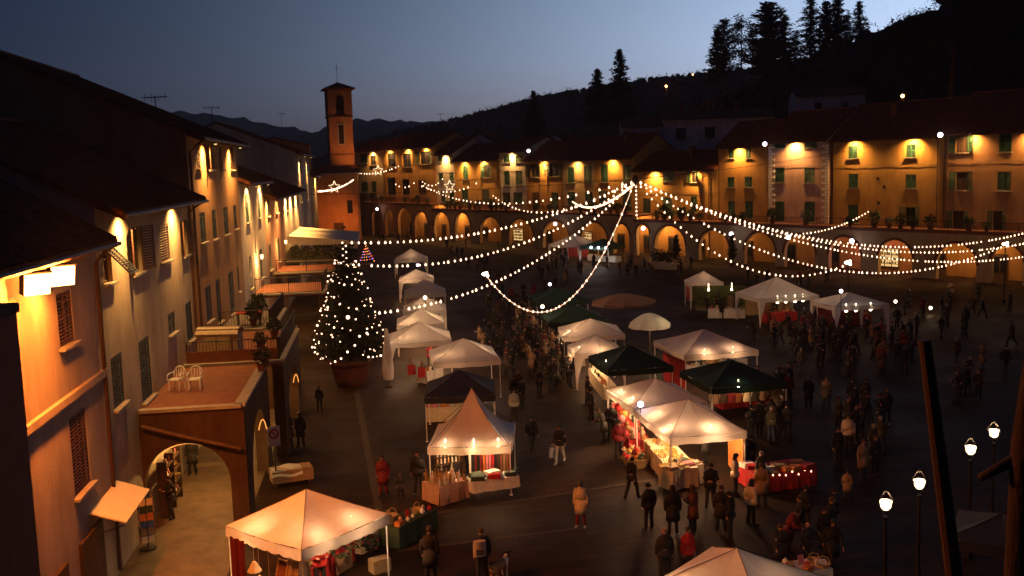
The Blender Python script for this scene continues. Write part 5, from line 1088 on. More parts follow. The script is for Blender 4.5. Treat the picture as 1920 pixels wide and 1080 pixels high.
# the twin sodium floodlights
t = thing('floodlight', 'twin glaring orange floodlights on a bracket at left', 'floodlight', (0, 0, 0))
t.location = LP(25.7, .0, 10.38)
t.rotation_euler = (0, 0, ROTL)
b = MB(); b.tube([(-1.3, -.5, .42), (1.3, -.5, .42)], .04, 6); b.tube([(0, 0, .2), (0, -.5, .42)], .05, 6); b.build('bracket', M_metal, t)
for x in (-1.05, 1.0):
    b = MB(); rx = Matrix.Rotation(R_(-14), 3, 'X') @ Matrix.Rotation(R_(28), 3, 'Z')
    b.T = Matrix.Translation((x, -.55, .1)) @ Matrix.Rotation(R_(-48), 4, 'Z') @ Matrix.Rotation(R_(12), 4, 'X')
    b.box((0, .02, 0), (.64, .24, .54)); b.box((0, -.12, .30), (.72, .1, .03)); o = b.build('housing', M_metal, t)
    b = MB(); b.T = Matrix.Translation((x, -.55, .1)) @ Matrix.Rotation(R_(-48), 4, 'Z') @ Matrix.Rotation(R_(12), 4, 'X'); b.box((0, -.135, 0), (.62, .05, .52)); b.build('lamp_glass', M_flood, t)
    lamp('POINT', t, (x-.15, -.80, .0), 1700, SOD, .2)
    lamp('SPOT', t, (x, -.86, .05), 2900, SOD, .2, (R_(-52), 0, R_(0)), R_(160), .35)
# ================================================================ antennas
def antenna(p, h, label, arms=4):
    t = thing('tv_antenna', label, 'antenna', p, random.uniform(-.3, .3))
    b = MB(); b.tube([(0, 0, -1), (0, 0, h)], .03, 4); b.build('mast', M_metal, t)
    b = MB(); b.tube([(-.7, 0, h-.1), (.7, 0, h-.1)], .025, 4)
    for i in range(arms): x = -.6+1.2*i/(arms-1); b.tube([(x, -.35, h-.1), (x, .35, h-.1)], .015, 3); b.tube([(x, 0, h-.3), (x, 0, h+.1)], .015, 3)
    b.build('aerial', M_metal, t)
antenna((-18.2, 53, 15.7), 1.5, 'thin television aerial on the broad gable roof')
antenna((-26, 90, 17.0), 2.0, 'small aerial beyond the broad gable against the hills')
antenna((-38, 172, 20.0), 3.0, 'cross shaped aerial left of the bell tower')
antenna((-13.0, 200, 19.2), 4.4, 'tall aerial above the far row right of the tower')
# ================================================================ trees on the slope
def conifer(h, seed, spread=.22, narrow=False, gap=.0):
    rnd = random.Random(seed); b = MB()
    n = int(h*11)
    for i in range(n):
        z = h*(.08+.92*(i/n)**.9); t_ = 1-z/h
        L = h*spread*(t_**.8 if not narrow else (t_**.45))*rnd.uniform(.55, 1.15)+.12
        if rnd.random() < gap: continue
        an = rnd.uniform(0, 6.283); d = Vector((math.cos(an), math.sin(an), rnd.uniform(-.25, .12) if not narrow else rnd.uniform(.4, 1.2)))
        k = max(4, int(L*6))
        for j in range(k):
            s = (j+.5)/k; p = Vector((0, 0, z))+d*L*s
            for _ in range(3):
                q_ = p+Vector((rnd.gauss(0, .16), rnd.gauss(0, .16), rnd.gauss(0, .12)))*(1+L*.12); a = (d+Vector((rnd.gauss(0, .8), rnd.gauss(0, .8), rnd.gauss(0, .5)))).normalized()*rnd.uniform(.2, .42); c = a.orthogonal().normalized()*rnd.uniform(.07, .15)
                b.poly([q_-a, q_+c, q_+a, q_-c])
    return b.mesh('crown', M_needle)
def trunk_mesh(h, r):
    b = MB(); b.tube([(0, 0, -1.5), (0, 0, h*.5), (.05, 0, h*.96)], [r, r*.6, .03], 7); return b.mesh('trunk', M_bark)
def open_tree(h, seed, w):
    rnd = random.Random(seed); b = MB(); tr = MB()
    tr.tube([(0, 0, -1), (.1, 0, h*.4), (0, .1, h*.95)], [.2, .14, .03], 6)
    for i in range(26):
        z = h*rnd.uniform(.25, .95); an = rnd.uniform(0, 6.283); L = w*rnd.uniform(.4, 1)*(1.15-z/h)
        e = Vector((math.cos(an)*L, math.sin(an)*L, z+L*.6)); tr.tube([(0, 0, z), e*.55+Vector((0, 0, z*.45)), e], [.06, .04, .015], 4)
        for _ in range(75):
            p = Vector((0, 0, z)).lerp(e, rnd.uniform(.3, 1.1))+Vector((rnd.gauss(0, .4), rnd.gauss(0, .4), rnd.gauss(0, .4)))
            a = Vector((rnd.gauss(0, 1), rnd.gauss(0, 1), rnd.gauss(0, 1))).normalized(); c = a.orthogonal().normalized(); s = rnd.uniform(.1, .22)
            b.poly([p-a*s, p+c*s*.5, p+a*s, p-c*s*.5])
    return b.mesh('crown', M_leaf), tr.mesh('trunk', M_bark)
CON = [(conifer(14, 1, .2), trunk_mesh(14, .3)), (conifer(14, 2, .24), trunk_mesh(14, .3)), (conifer(14, 3, .15, True), trunk_mesh(14, .25)), (conifer(14, 4, .27, False, .15), trunk_mesh(14, .3))]
OPN = [open_tree(13, 5, 3.4), open_tree(13, 6, 3.0)]
def tree(mesh, p, h0, h, label, group, cat='tree', wide=1.0):
    t = thing('pine_tree' if mesh in CON else 'bare_tree', label, cat, p, random.uniform(0, 6.28), group)
    s = h/h0
    inst('crown', mesh[0], t, scale=(s*wide, s*wide, s)); inst('trunk', mesh[1], t, scale=s)
    return t
GT = 'trees standing on the dark slope against the sky'
for (m_, x, y, z, h, lab, wd) in TREES:
    tree((CON+OPN)[m_], (x, y, z), 14 if m_ < 4 else 13, h, lab, GT, wide=wd)
# big pine crown reaching in at the top right
t = thing('pine_tree', 'broad dark pine filling the top right corner', 'tree', (75, 172, 22), 0)
rnd = random.Random(9); b = MB(); tr = MB()
tr.tube([(0, 0, -4), (.5, 0, 8), (0, 0, 17)], [.6, .45, .2], 8)
for i in range(30):
    an = rnd.uniform(0, 6.28); L = rnd.uniform(3, 11); z = rnd.uniform(9, 17); e = Vector((math.cos(an)*L, math.sin(an)*L, z+rnd.uniform(-.5, 1.5)))
    tr.tube([(0, 0, z-1.5), e*.5+Vector((0, 0, z*.5-.4)), e], [.16, .1, .04], 5)
    b.ball(e, 1.5, 8, 6, (1.2, 1.2, .7))
    for _ in range(900):
        p = e+Vector((rnd.gauss(0, 1.1), rnd.gauss(0, 1.1), rnd.gauss(0, .7))); a = Vector((rnd.gauss(0, 1), rnd.gauss(0, 1), rnd.gauss(0, 1))).normalized(); c = a.orthogonal().normalized(); s = rnd.uniform(.15, .4)
        b.poly([p-a*s, p+c*s*.25, p+a*s, p-c*s*.25])
b.build('crown', M_needle, t); tr.build('trunk', M_bark, t)
# woodland covering the slopes: one uncountable mass of clumps
def wood(name, label, pts, r, seed, m=M_needle):
    rnd = random.Random(seed); b = MB()
    for (x, y, z) in pts:
        R = r*rnd.uniform(.6, 1.4)
        b.ball((x, y, z+R*.25), R*.62, 8, 5, (rnd.uniform(.8, 1.2), rnd.uniform(.8, 1.2), rnd.uniform(.7, 1.3)))
        for _ in range(9):
            p = Vector((x+rnd.gauss(0, R*.45), y+rnd.gauss(0, R*.45), z+abs(rnd.gauss(R*.5, R*.5)))); a = Vector((rnd.gauss(0, 1), rnd.gauss(0, 1), rnd.gauss(0, 1))).normalized(); c = a.orthogonal().normalized(); s = R*rnd.uniform(.12, .3)
            b.poly([p-a*s, p+c*s*.6, p+a*s, p-c*s*.6])
    o = b.build(name, m); o['label'] = label; o['kind'] = 'stuff'
    return o
rnd = random.Random(3)
RIDGE = [(14, 300, 2), (22, 292, 8), (30, 285, 14), (44, 270, 23), (54, 255, 27.5), (66, 245, 32), (78, 238, 38), (90, 225, 41), (104, 215, 47), (130, 200, 58)]
pts = []
for a, c in zip(RIDGE, RIDGE[1:]):
    for _ in range(200):
        s = rnd.random(); k = rnd.random()**1.6; p = Vector(a).lerp(Vector(c), s)
        if k > .5 and 40 < p.x < 76: continue
        pts.append((p.x, p.y-60*k, p.z*(1-k*60/92)))
wood('woodland', 'dark woodland covering the steep right slope', pts, 1.7, 1)
RID2 = [(-120, 620, 18), (-80, 620, 32), (-20, 610, 43), (0, 600, 47), (22, 580, 51), (60, 560, 55), (100, 540, 57), (130, 520, 58), (190, 520, 66)]
pts = []
for a, c in zip(RID2, RID2[1:]):
    for _ in range(260):
        s = rnd.random(); k = rnd.random()**2; p = Vector(a).lerp(Vector(c), s); pts.append((p.x, p.y-200*k, p.z*(1-k*200/330)))
wood('woodland', 'bristling woodland along the farther hill ridge', pts, 1.9, 2)
# street lights up on the slope
for (x, y, z, w_, lab) in ((40.5, 258, 31.6, 900, 'orange street lamp high on the dark wooded slope'), (66.1, 170, 22.4, 300, 'orange street lamp on the slope right of pale house'), (48, 262, 34.6, 25, 'small red lamp topmost on the dark slope'), (-10.5, 590, 45, 30, 'tiny pale lamp on the far hillside right of tower')):
    t = thing('street_lamp', lab, 'street lamp', (x, y, z-4))
    b = MB(); b.tube([(0, 0, -3), (0, 0, 4)], .07, 5); b.build('post', M_metal, t)
    b = MB(); b.ball((0, 0, 4.15), .30 if w_ > 40 else .18 if w_ > 20 else .4, 8, 6); b.build('globe', glow_mat('slope_lamp', (1.0, .42, .12), 14), t)
    lamp('POINT', t, (0, -.5, 4.1), w_, SOD, .1)
# ================================================================ Christmas trees
def christmas_tree():
    t = thing('christmas_tree', 'big Christmas tree with white light swags in terracotta pot', 'christmas tree', (-10.0, 60.4, 0))
    b = MB(); b.lathe([(.85, 0), (1.02, .5), (1.16, 1.15), (1.18, 1.35), (1.32, 1.35), (1.34, 1.62), (1.22, 1.62), (1.15, 1.5), (.1, 1.48)], 28); b.build('pot', M_pot, t, True)
    rnd = random.Random(21); b = MB(); H = 8.7
    b2 = MB(); b2.tube([(0, 0, 1.3), (0, 0, 5), (0, 0, H)], [.16, .1, .03], 7); b2.build('trunk', M_bark, t)
    def rad(z): return max(.08, 2.35*(1-((z-1.7)/(H-1.75)))**.72*(1 if z > 2.4 else .8+.3*(z-1.7)))
    for i in range(360):
        z = 1.75+(H-2.1)*(i/360)**1.1; an = i*2.39996+rnd.uniform(-.3, .3); L = rad(z)*rnd.uniform(.8, 1.12); d = Vector((math.cos(an), math.sin(an), -.12+.3*rnd.random()))
        k = max(3, int(L*7))
        for j in range(k):
            p = Vector((0, 0, z))+d*L*(j+.6)/k
            for _ in range(4):
                q_ = p+Vector((rnd.gauss(0, .1), rnd.gauss(0, .1), rnd.gauss(0, .08))); a = (d+Vector((rnd.gauss(0, .7), rnd.gauss(0, .7), rnd.gauss(0, .5)))).normalized()*rnd.uniform(.1, .2); c = a.orthogonal().normalized()*.035
                b.poly([q_-a, q_+c, q_+a, q_-c])
    b.build('crown', M_needle, t)
    # swags of lights lying on the crown
    bm = MB(); bm.ball((0, 0, 0), .058, 7, 5); bm = bm.mesh('bulb', M_bulb)
    sw = thing('light_string', 'white bulb swags wound round the big Christmas tree', 'fairy lights', (-10.0, 60.4, 0))
    cb = MB(); n = 0
    tiers = [(2.45, .95, 4, .3), (4.0, .9, 4, 1.3), (5.3, .75, 3, .2), (6.6, .55, 3, .9), (7.3, .2, 2, .7)]
    for (z0, sag, ns, ph) in tiers:
        per = int(2*math.pi*rad(z0)/.42); pts = []
        for i in range(per+1):
            s = i/per; an = ph+s*2*math.pi; fr = (s*ns) % 1; z = z0+.42-sag*4*fr*(1-fr)*1.2+rnd.uniform(-.20, .20); r = rad(z)*1.06+rnd.uniform(-.12, .08)
            pts.append((math.cos(an)*r, math.sin(an)*r, z))
            if i < per: inst('bulb', bm, sw, pts[-1], scale=rnd.uniform(.55, 1.25)); n += 1
        cb.tube(pts, .012, 3)
    for i in range(50):
        z = 2.2+5.6*rnd.random()**1.2; an = rnd.uniform(0, 6.28); r = rad(z)*rnd.uniform(.85, 1.05); inst('bulb', bm, sw, (math.cos(an)*r, math.sin(an)*r, z), scale=rnd.uniform(.5, 1.1)); n += 1
    for i in range(8): inst('bulb', bm, sw, (.1*(-1)**i, -.14, 7.4+i*.19)); n += 1
    inst('bulb', bm, sw, (0.35, -2.2, 4.5), scale=2.0)
    cb.build('cable', M_metal, sw)
    lamp('POINT', sw, (-.8, -3.0, 4.5), 70, TUNG, .8)
christmas_tree()
def mini_tree():
    t = thing('christmas_tree', 'small distant Christmas tree with coloured lights', 'christmas tree', (-20.0, 139, 0))
    rnd = random.Random(4); b = MB()
    for i in range(1500):
        z = 2.6*rnd.random()**1.3; r = .95*(1-z/2.75)*rnd.uniform(.5, 1); an = rnd.uniform(0, 6.28); p = Vector((math.cos(an)*r, math.sin(an)*r, z+.4)); a = Vector((math.cos(an), math.sin(an), -.3))*.14; c = a.orthogonal().normalized()*.04
        b.poly([p-a, p+c, p+a, p-c])
    b.build('crown', M_needle, t); b = MB(); b.tube([(0, 0, 0), (0, 0, 2.8)], [.07, .02], 5); b.build('trunk', M_bark, t)
    cs = [glow_mat('red_fairy_light', (1, .12, .05), 3), glow_mat('orange_fairy_light', (1, .4, .08), 3), glow_mat('blue_fairy_light', (.15, .2, 1), 3)]
    ms = []
    for m_ in cs: b = MB(); b.ball((0, 0, 0), .055, 6, 4); ms.append(b.mesh('bulb', m_))
    for i in range(90):
        s = i/90; z = .45+2.4*s; an = s*40; r = .98*(1-s)*1.0+.03; inst('bulb', ms[(0, 1, 0, 1, 2)[rnd.randrange(5)] if s > .25 else rnd.choice((0, 2, 2, 1))], t, (math.cos(an)*r, math.sin(an)*r, z))
mini_tree()
# ================================================================ garlands over the square
def garland(g, label):
    A, B, sag = Vector(g['A']), Vector(g['B']), g['sag']
    t = thing('light_garland', label, 'garland', A, 0, 'light garlands strung over the square')
    L = (B-A).length*1.06; P = lambda s: (B-A)*s-Vector((0, 0, 4*sag*s*(1-s)))
    n = max(20, int(L/1.5)); b = MB()
    pts = [P(i/n) for i in range(n+1)]
    rope = g['kind'] == 'rope'
    if rope:
        b.tube(pts, .03 if sag > 3 else .045, 6); b.build('rope_light', M_rope, t)
        nb = int(L/(.42 if sag > 3 else 1.2))
    else:
        b.tube(pts, .012, 4); b.build('cable', M_metal, t)
        nb = int(L/{'bulb': .47, 'small': 1.15}[g['kind']]*(2.0 if min(A.y, B.y) < 120 < max(A.y, B.y) else 1))
    if g['key'] == 'right terrace': nb = int(L/.95)
    nb = {'far left': 38, 'far mid': 26}.get(g['key'], nb)
    nb = min(nb, 200)
    far = max(A.y, B.y) > 120
    rr = .064 if not far else .085
    if g['kind'] == 'small': rr = .10
    bm = cached(('bulb', rr), lambda: (lambda q_: (q_.ball((0, 0, 0), rr, 8, 6), q_.tube([(0, 0, rr*.7), (0, 0, rr*1.7)], rr*.4, 5), q_.mesh('bulb', M_bulb))[2])(MB()))
    rnd = random.Random(nb)
    for i in range(1, nb):
        if not rope and rnd.random() < .035: continue
        s = (i+rnd.uniform(-.16, .16))/nb
        inst('bulb', bm, t, P(s)+Vector((0, 0, -rr*1.6)) if not rope else P(s), scale=rnd.uniform(.8, 1.15))
    # the bulbs' own light: every few bulbs carry a lamp
    nl = 1 if far and rope else 3 if g['kind'] == 'small' else 4
    for i in range(nl):
        lamp('POINT', t, P((i+.6)/nl)-Vector((0, 0, .2)), (45 if rope else 40 if g['kind'] == 'small' else 32 if 'right' in g['key'] else 55), (1, .56, .26), .5)
    if 'star' in g:
        c = Vector(g['star'])-A; b = MB(); pp = []
        R = 1.0
        for k in range(11): an = math.pi/2+k*math.pi/5; r = R if k % 2 == 0 else R*.45; pp.append(Vector((math.cos(an)*r*.95, math.sin(an)*r*.15, math.sin(an)*r)) + c)
        b.tube(pp, .06, 5, cap=False); b.build('star', glow_mat('star_light', (1, .74, .42), 2.2), t)
    return t
GL = {'tree top': 'topmost left garland ending at the tip of the Christmas tree', 'tree shoulder': 'garland ending at the shoulder of the Christmas tree',
 'tree middle': 'lowest left garland reaching across the middle of Christmas tree', 'mast': 'thick glowing rope looping low to the left lamp mast',
 'far left': 'long flat garland running to the far left houses', 'far mid': 'faint garland dropping from the far yellow house to the hub',
 'short rope': 'short glowing rope hanging left of the hub', 'right mast': 'lowest right garland ending at the inner lamp mast',
 'right outer mast': 'right garland dipping lowest then rising to the outer mast', 'right lower': 'nearly flat lower garland leaving the right edge',
 'right upper': 'uppermost right garland rising to the right edge', 'right terrace': 'short garland climbing to the yellow house terrace lamp',
 'right middle': 'middle garland of the right bundle', 'church street lower': 'small star garland in front of the church wall', 'church street upper': 'small star garland right of the bell tower',
 'corner a': 'starless small swag, left of two meeting at a peak', 'corner b': 'starless small swag, right of two meeting at a peak', 'corner c': 'star garland in front of the yellow far house'}
for g in GARLANDS: garland(g, GL[g['key']])
hub = Vector(HUB)
t = thing('garland_hub', 'hub ring where all the garlands meet on a steel cable', 'cable hub', hub)
b = MB(); b.lathe([(.05, -.4), (.22, -.2), (.22, .1), (.06, .3)], 8); b.build('ring', M_metal, t)
b = MB()
for e in (Vector((-21.3, 95, 11.0))-hub, Vector((40.6, 114.0, 13.9))-hub, Vector((24.0, 136.0, 11.8))-hub):
    b.tube([e*s-Vector((0, 0, .6*4*s*(1-s)*.5)) for s in [i/12 for i in range(13)]], .018, 4)
b.build('steel_cable', M_metal, t)
b = MB(); b.tube([(0, 0, 0), (.05, 0, -2.9)], .02, 4); b.build('hanging_cable', M_metal, t)
for i in range(9): inst('bulb', CACHE[('bulb', .064)], t, (.05, 0, -.3-i*.3))
bm_c = MB(); bm_c.ball((0, 0, 0), .11, 8, 6); bm_c = bm_c.mesh('bulb', M_hot)
def mast(p, h, label):
    t = thing('lamp_mast', label, 'lamp mast', (p[0], p[1], 0), 0, 'slim masts that hold the garland ends')
    b = MB(); b.tube([(0, 0, 0), (0, 0, h)], [.06, .04], 6); b.tube([(0, 0, 0), (0, 0, .25)], .16, 8); b.build('pole', M_metal, t)
    for k in range(7): an = k*.9; inst('bulb', bm_c, t, (.17*math.cos(an), .17*math.sin(an), h+.04*k-.1), scale=.9)
    lamp('POINT', t, (0, 0, h+.1), 40, TUNG, .2)
for g, lab in ((GARLANDS[3], 'lamp mast with bulb cluster at end of glowing rope'), (GARLANDS[7], 'lamp mast with bulb cluster above the white pyramid tent'), (GARLANDS[8], 'lamp mast with bulb cluster at the far right')):
    mast(g['B'], g['B'][2], lab)
# ================================================================ wall globes and street lamps
def wall_globe(p, label, w=260, r=.26):
    t = thing('wall_lamp', label, 'street lamp', p, 0, 'round white lamps along the house fronts')
    b = MB(); b.ball((0, 0, 0), r, 12, 8); b.build('globe', M_led, t)
    b = MB(); b.tube([(0, 0, r), (0, 0, r+.25), (.35, .25, r+.3), (.75, .55, r+.1)], .035, 5); b.build('bracket', M_metal, t)
    lamp('POINT', t, (0, 0, 0), w, (1, .86, .8), r)
for (p, lab) in GLOBES: wall_globe(p, lab)
def street_lamp(p, label):
    t = thing('street_lamp', label, 'street lamp', (p[0], p[1], 0), random.random(), 'lantern posts at the lower right')
    h = p[2]
    b = MB(); b.lathe([(.16, 0), (.15, .5), (.09, .7), (.06, 1.2), (.045, h-.55), (.08, h-.45), (.04, h-.4)], 8); b.build('post', M_metal, t)
    b = MB(); b.lathe([(.07, -.24), (.13, -.18), (.17, .02)], 8, (0, 0, h)); b.build('lamp_glass', glow_mat('lantern_glass', (1.0, .70, .40), 5), t)
    b = MB()
    for k in range(4): an = k*math.pi/2; b.tube([(.1*math.cos(an), .1*math.sin(an), h-.34), (.23*math.cos(an), .23*math.sin(an), h+.02), (.06*math.cos(an), .06*math.sin(an), h+.26)], .014, 4)
    b.ball((0, 0, h+.3), .05, 6, 4); b.build('cage', M_metal, t)
    lamp('POINT', t, (0, 0, h+.12), 40, (1, .62, .3), .08)
for p, lab in zip(LAMP_POSTS, ('lantern post second from the right at the dim lower right', 'rightmost lantern post at the dim lower right', 'lantern post beside the tilted wooden pole', 'leftmost lantern post at the dim lower right')): street_lamp(p, lab)
# tilted pole and pruned tree at the right
t = thing('wooden_pole', 'dark tilted wooden pole lit orange along its left edge', 'pole', (8.02, 15.9, 0))
b = MB(); b.tube([(0, 0, 0), (-1.38, .1, 10.0)], [.20, .10], 10); b.build('shaft', M_wood, t)
t = thing('bare_tree', 'pruned bare tree trunk lit dark orange at the right edge', 'tree', (5.05, 9.4, 0))
b = MB(); rnd = random.Random(2)
b.tube([(0, 0, 0), (-.05, 0, 4), (-.13, 0, 8), (-.10, 0, 10.2), (.05, 0, 11.6), (.2, .1, 12.4)], [.34, .26, .2, .18, .16, .12], 10)
b.tube([(-.12, 0, 10.1), (-.32, .1, 9.95), (-.5, .2, 9.8)], [.075, .055, .04], 6)
b.tube([(.1, 0, 11.8), (.7, .4, 12.8), (1.0, .6, 13.6)], [.11, .08, .05], 6)
b.build('trunk', M_bark, t, True)
# ================================================================ market tents
TM = {}
def market_tent(T):
    t = thing('market_tent', T['label'], 'market tent', (T['x'], T['y'], 0), R_(T['rot']), 'canopies of the Christmas market')
    w, d, ze, zp = T['w'], T['d'], T['ze'], T['zp']; cm = CANVAS[T['col']]; style = T['style']
    hw, hd = w/2, d/2; rnd = random.Random(int(T['x']*100)); sd = rnd.random()*50
    b = MB(); N_ = 22
    def fn(a, c):
        x, y = (a-.5)*2, (c-.5)*2
        s = max(abs(x), abs(y)); m = min(abs(x), abs(y))/(s+1e-6)
        f = (1-s)**(1.75 if style == 'peak' else 1.08)
        sag = -.10*math.sin(math.pi*min(1, s))*(1-m)**.8*(1.6 if style == 'peak' else 1)
        wr = (.035*noise.noise(Vector((x*2.2+sd, y*2.2, sd)))+.014*noise.noise(Vector((x*7+sd, y*7, sd))))*min(1, s*2)
        edge = -.05*(1-m**2)*(s > .97)
        return (x*hw, y*hd, ze+(zp-ze)*f+sag+wr+edge)
    for k in range(4):
        ca, sa = (1, 0, -1, 0)[k], (0, 1, 0, -1)[k]
        def sf(a, c, ca=ca, sa=sa):
            x, y = (a*2-1)*(1-c), -(1-c)
            return fn((x*ca-y*sa)/2+.5, (x*sa+y*ca)/2+.5)
        b.grid(sf, 18, 12)
    b.build('canopy', cm, t, False)
    b = MB()                                       # taped seams along the hips
    for sx in (0, 1):
        for sy in (0, 1):
            pts = []
            for i in range(13):
                s = i/12*.985; p = fn(.5+(sx-.5)*(1-s), .5+(sy-.5)*(1-s)); pts.append((p[0], p[1], p[2]+.006))
            b.tube(pts, .011, 4, cap=False)
    b.build('hip_seam', C_['tan'] if T['col'] == 'white' else M_metal, t)
    b = MB(); vh = .30
    for k in range(4):
        cs = [(-hw, -hd), (hw, -hd), (hw, hd), (-hw, hd)]; a, c = cs[k], cs[(k+1) % 4]
        def vf(s, v, a=a, c=c):
            sc = .05*abs(math.sin(s*math.pi*7)) if T['key'] == 'T1' else .012*math.sin(s*20)
            o = .012*math.sin(s*31+sd)
            nx_, ny_ = (c[1]-a[1])/max(w, d), -(c[0]-a[0])/max(w, d)
            e = -.05*(1-(2*s-1)**2)
            return (a[0]+(c[0]-a[0])*s+nx_*(.02+o*v), a[1]+(c[1]-a[1])*s+ny_*(.02+o*v), ze-.01+e-(vh+sc)*v)
        b.grid(vf, 28, 2)
    b.build('valance', cm, t)
    lm = cached(('leg', ze), lambda: (lambda q_: (q_.tube([(0, 0, 0), (0, 0, ze)], .025, 6), q_.box((0, 0, .02), (.12, .12, .03)), q_.mesh('leg', M_white))[2])(MB()))
    for sx in (-1, 1):
        for sy in (-1, 1):
            inst('leg', lm, t, (sx*(hw-.05), sy*(hd-.05), 0))
            if style == 'legs':
                c_ = MB(); px, py = sx*(hw+.01), sy*(hd+.01)
                def lf(a, c, px=px, py=py, sx=sx, sy=sy):
                    ww = .42*(1-a)**1.6+.10; s = c*2-1
                    z = (ze-.28)*(1-a)+.15*a
                    return (px-sx*max(0, s)*ww, py-sy*max(0, -s)*ww, z)
                c_.grid(lf, 8, 6); c_.build('leg_drape', cm, t)
    b = MB(); zt = ze-.02; zb = ze-.36
    for (a, c) in (((-hw, -hd), (hw, -hd)), ((hw, -hd), (hw, hd)), ((hw, hd), (-hw, hd)), ((-hw, hd), (-hw, -hd))):
        a, c = Vector((*a, 0))*.97, Vector((*c, 0))*.97; m_ = (a+c)/2
        for p, q_ in ((a, m_), (m_, c)):
            b.tube([p+Vector((0, 0, zt)), q_+Vector((0, 0, zb))], .013, 4); b.tube([p+Vector((0, 0, zb)), q_+Vector((0, 0, zt))], .013, 4)
    b.build('truss', M_white if T['col'] == 'white' else M_metal, t)
    b = MB(); b.tube([(0, 0, zb), (0, 0, zp-.12)], .025, 6)
    for sx in (-1, 1):
        for sy in (-1, 1): b.tube([(sx*hw*.97, sy*hd*.97, zt), (0, 0, zp-.35)], .012, 4)
    b.build('roof_pole', M_metal, t)
    # bulbs on a flex under the canopy
    n = T['lit']; pw = ({'W4': 850, 'T2': 360, 'W3': 650, 'T1': 520, 'T4': 520, 'T5': 620, 'T6': 750, 'T6b': 650, 'T8': 800, 'T9': 650, 'W1': 650, 'W2': 520, 'BW': 480}.get(T['key'], 300)) if T['col'] == 'white' else 220
    pos = {1: [(0, -.2)], 2: [(-.5, -.45), (.45, .1)], 3: [(-.62, -.45), (.05, -.6), (.6, .1)]}.get(n, [])
    if T['key'] == 'TR1': pos = [(-.38, -.92), (-.1, -.92), (.2, -.95), (.5, -.88)]
    if T['key'] == 'TR2': pos = [(-.55, -.9), (-.2, -.92), (.35, -.92)]
    alt = {'T1': [(.72, -.5), (.74, .35), (-.35, -.7)], 'T2': [(-.6, -.82), (.1, -.85), (.68, -.8)], 'W3': [(-.78, -.4), (-.78, .4)], 'BW': [(-.4, -.85), (.4, -.8)], 'W1': [(-.75, -.5), (-.2, .1)], 'W2': [(-.75, -.3), (0, -.6)], 'G1': [(-.8, -.2)], 'G2': [(-.2, -.8)]}
    pos = alt.get(T['key'], pos)
    if T['key'] == 'W4': pos = [(-.75, -.55), (-.6, .3), (.2, -.75)]
    for (x, y) in pos:
        z = ze-.14-(.26 if T['key'] in ('TR1', 'TR2') else 0)
        bb = cached(('tentbulb',), lambda: (lambda q_: (q_.ball((0, 0, 0), .055, 8, 6), q_.tube([(0, 0, .05), (0, 0, .35)], .012, 4), q_.mesh('hanging_bulb', M_hot))[2])(MB()))
        o = inst('hanging_bulb', bb, t, (x*hw, y*hd, z))
        if T['key'] in ('TR1', 'TR2'): o.scale = (1.9, 1.9, 1.5)
        lamp('POINT', o, (0, 0, -.02), pw*(1.0 if n < 3 else .8), TUNG, .06)
    TM[T['key']] = (t, T)
    return t
for T in TENTS: market_tent(T)
# ================================================================ stall tables and goods
def good(kind, k, rnd):
    """one small article as a single mesh, cached by kind and colour"""
    cs = ['red', 'gold', 'cream', 'white', 'orange', 'darkred', 'green', 'straw', 'pink', 'tan']
    c = cs[k % len(cs)]
    def mk():
        b = MB()
        if kind == 'gift_box': b.box((0, 0, .05), (.2, .15, .1)); b.box((0, 0, .102), (.03, .152, .006)); b.box((0, 0, .106), (.202, .03, .006)); return b.mesh(kind, C_[c])
        if kind == 'jar': b.lathe([(.045, 0), (.05, .02), (.05, .1), (.035, .12), (.04, .125), (.04, .15)], 8); return b.mesh(kind, C_['glass' if k % 2 else c])
        if kind == 'bottle': b.lathe([(.035, 0), (.038, .02), (.038, .16), (.014, .22), (.013, .28), (.017, .3)], 8); return b.mesh(kind, C_['clear' if k % 3 else 'glass'])
        if kind == 'candle': b.lathe([(.03, 0), (.03, .14), (.004, .145), (.004, .17)], 7); b.lathe([(.07, -.001), (.075, .02)], 8); return b.mesh(kind, C_[c])
        if kind == 'figurine': b.lathe([(.07, 0), (.05, .1), (.03, .17), (.045, .2), (.04, .25), (.01, .29)], 8); return b.mesh(kind, C_[c])
        if kind == 'toy': b.ball((0, 0, .08), .08, 8, 6); b.ball((0, -.02, .2), .055, 7, 5); b.ball((-.05, 0, .25), .02, 5, 4); b.ball((.05, 0, .25), .02, 5, 4); return b.mesh('soft_toy', C_[c])
        if kind == 'jewel_tray':
            b.box((0, 0, .015), (.30, .22, .03)); b.box((0, .105, .04), (.30, .012, .03)); b.box((0, -.105, .04), (.30, .012, .03))
            for i in range(4):
                for j in range(3): b.ball((-.1+.07*i, -.06+.06*j, .042), .017, 5, 4)
            return b.mesh(kind, C_['gold' if k % 3 else 'cream'])
        if kind == 'folded_cloth': b.box((0, 0, .03), (.36, .26, .06)); b.box((0, .01, .085), (.33, .24, .05)); return b.mesh(kind, C_[c])
        if kind == 'card_stand': b.box((0, 0, .11), (.16, .012, .22), Matrix.Rotation(R_(-16), 3, 'X')); b.box((0, .06, .08), (.02, .012, .17), Matrix.Rotation(R_(24), 3, 'X')); return b.mesh(kind, C_[c])
        if kind == 'bauble': b.ball((0, 0, .06), .06, 9, 6); b.tube([(0, 0, .115), (0, 0, .14)], .016, 6); return b.mesh(kind, C_[('red', 'gold', 'white')[k % 3]])
        if kind == 'basket': b.lathe([(.11, 0), (.16, .1), (.17, .11), (.145, .1), (.1, .02)], 10); b.tube([(-.16, 0, .1), (-.1, 0, .24), (0, 0, .28), (.1, 0, .24), (.16, 0, .1)], .012, 5); return b.mesh(kind, C_['straw'])
    return cached(('good', kind, c, k % 6), mk)
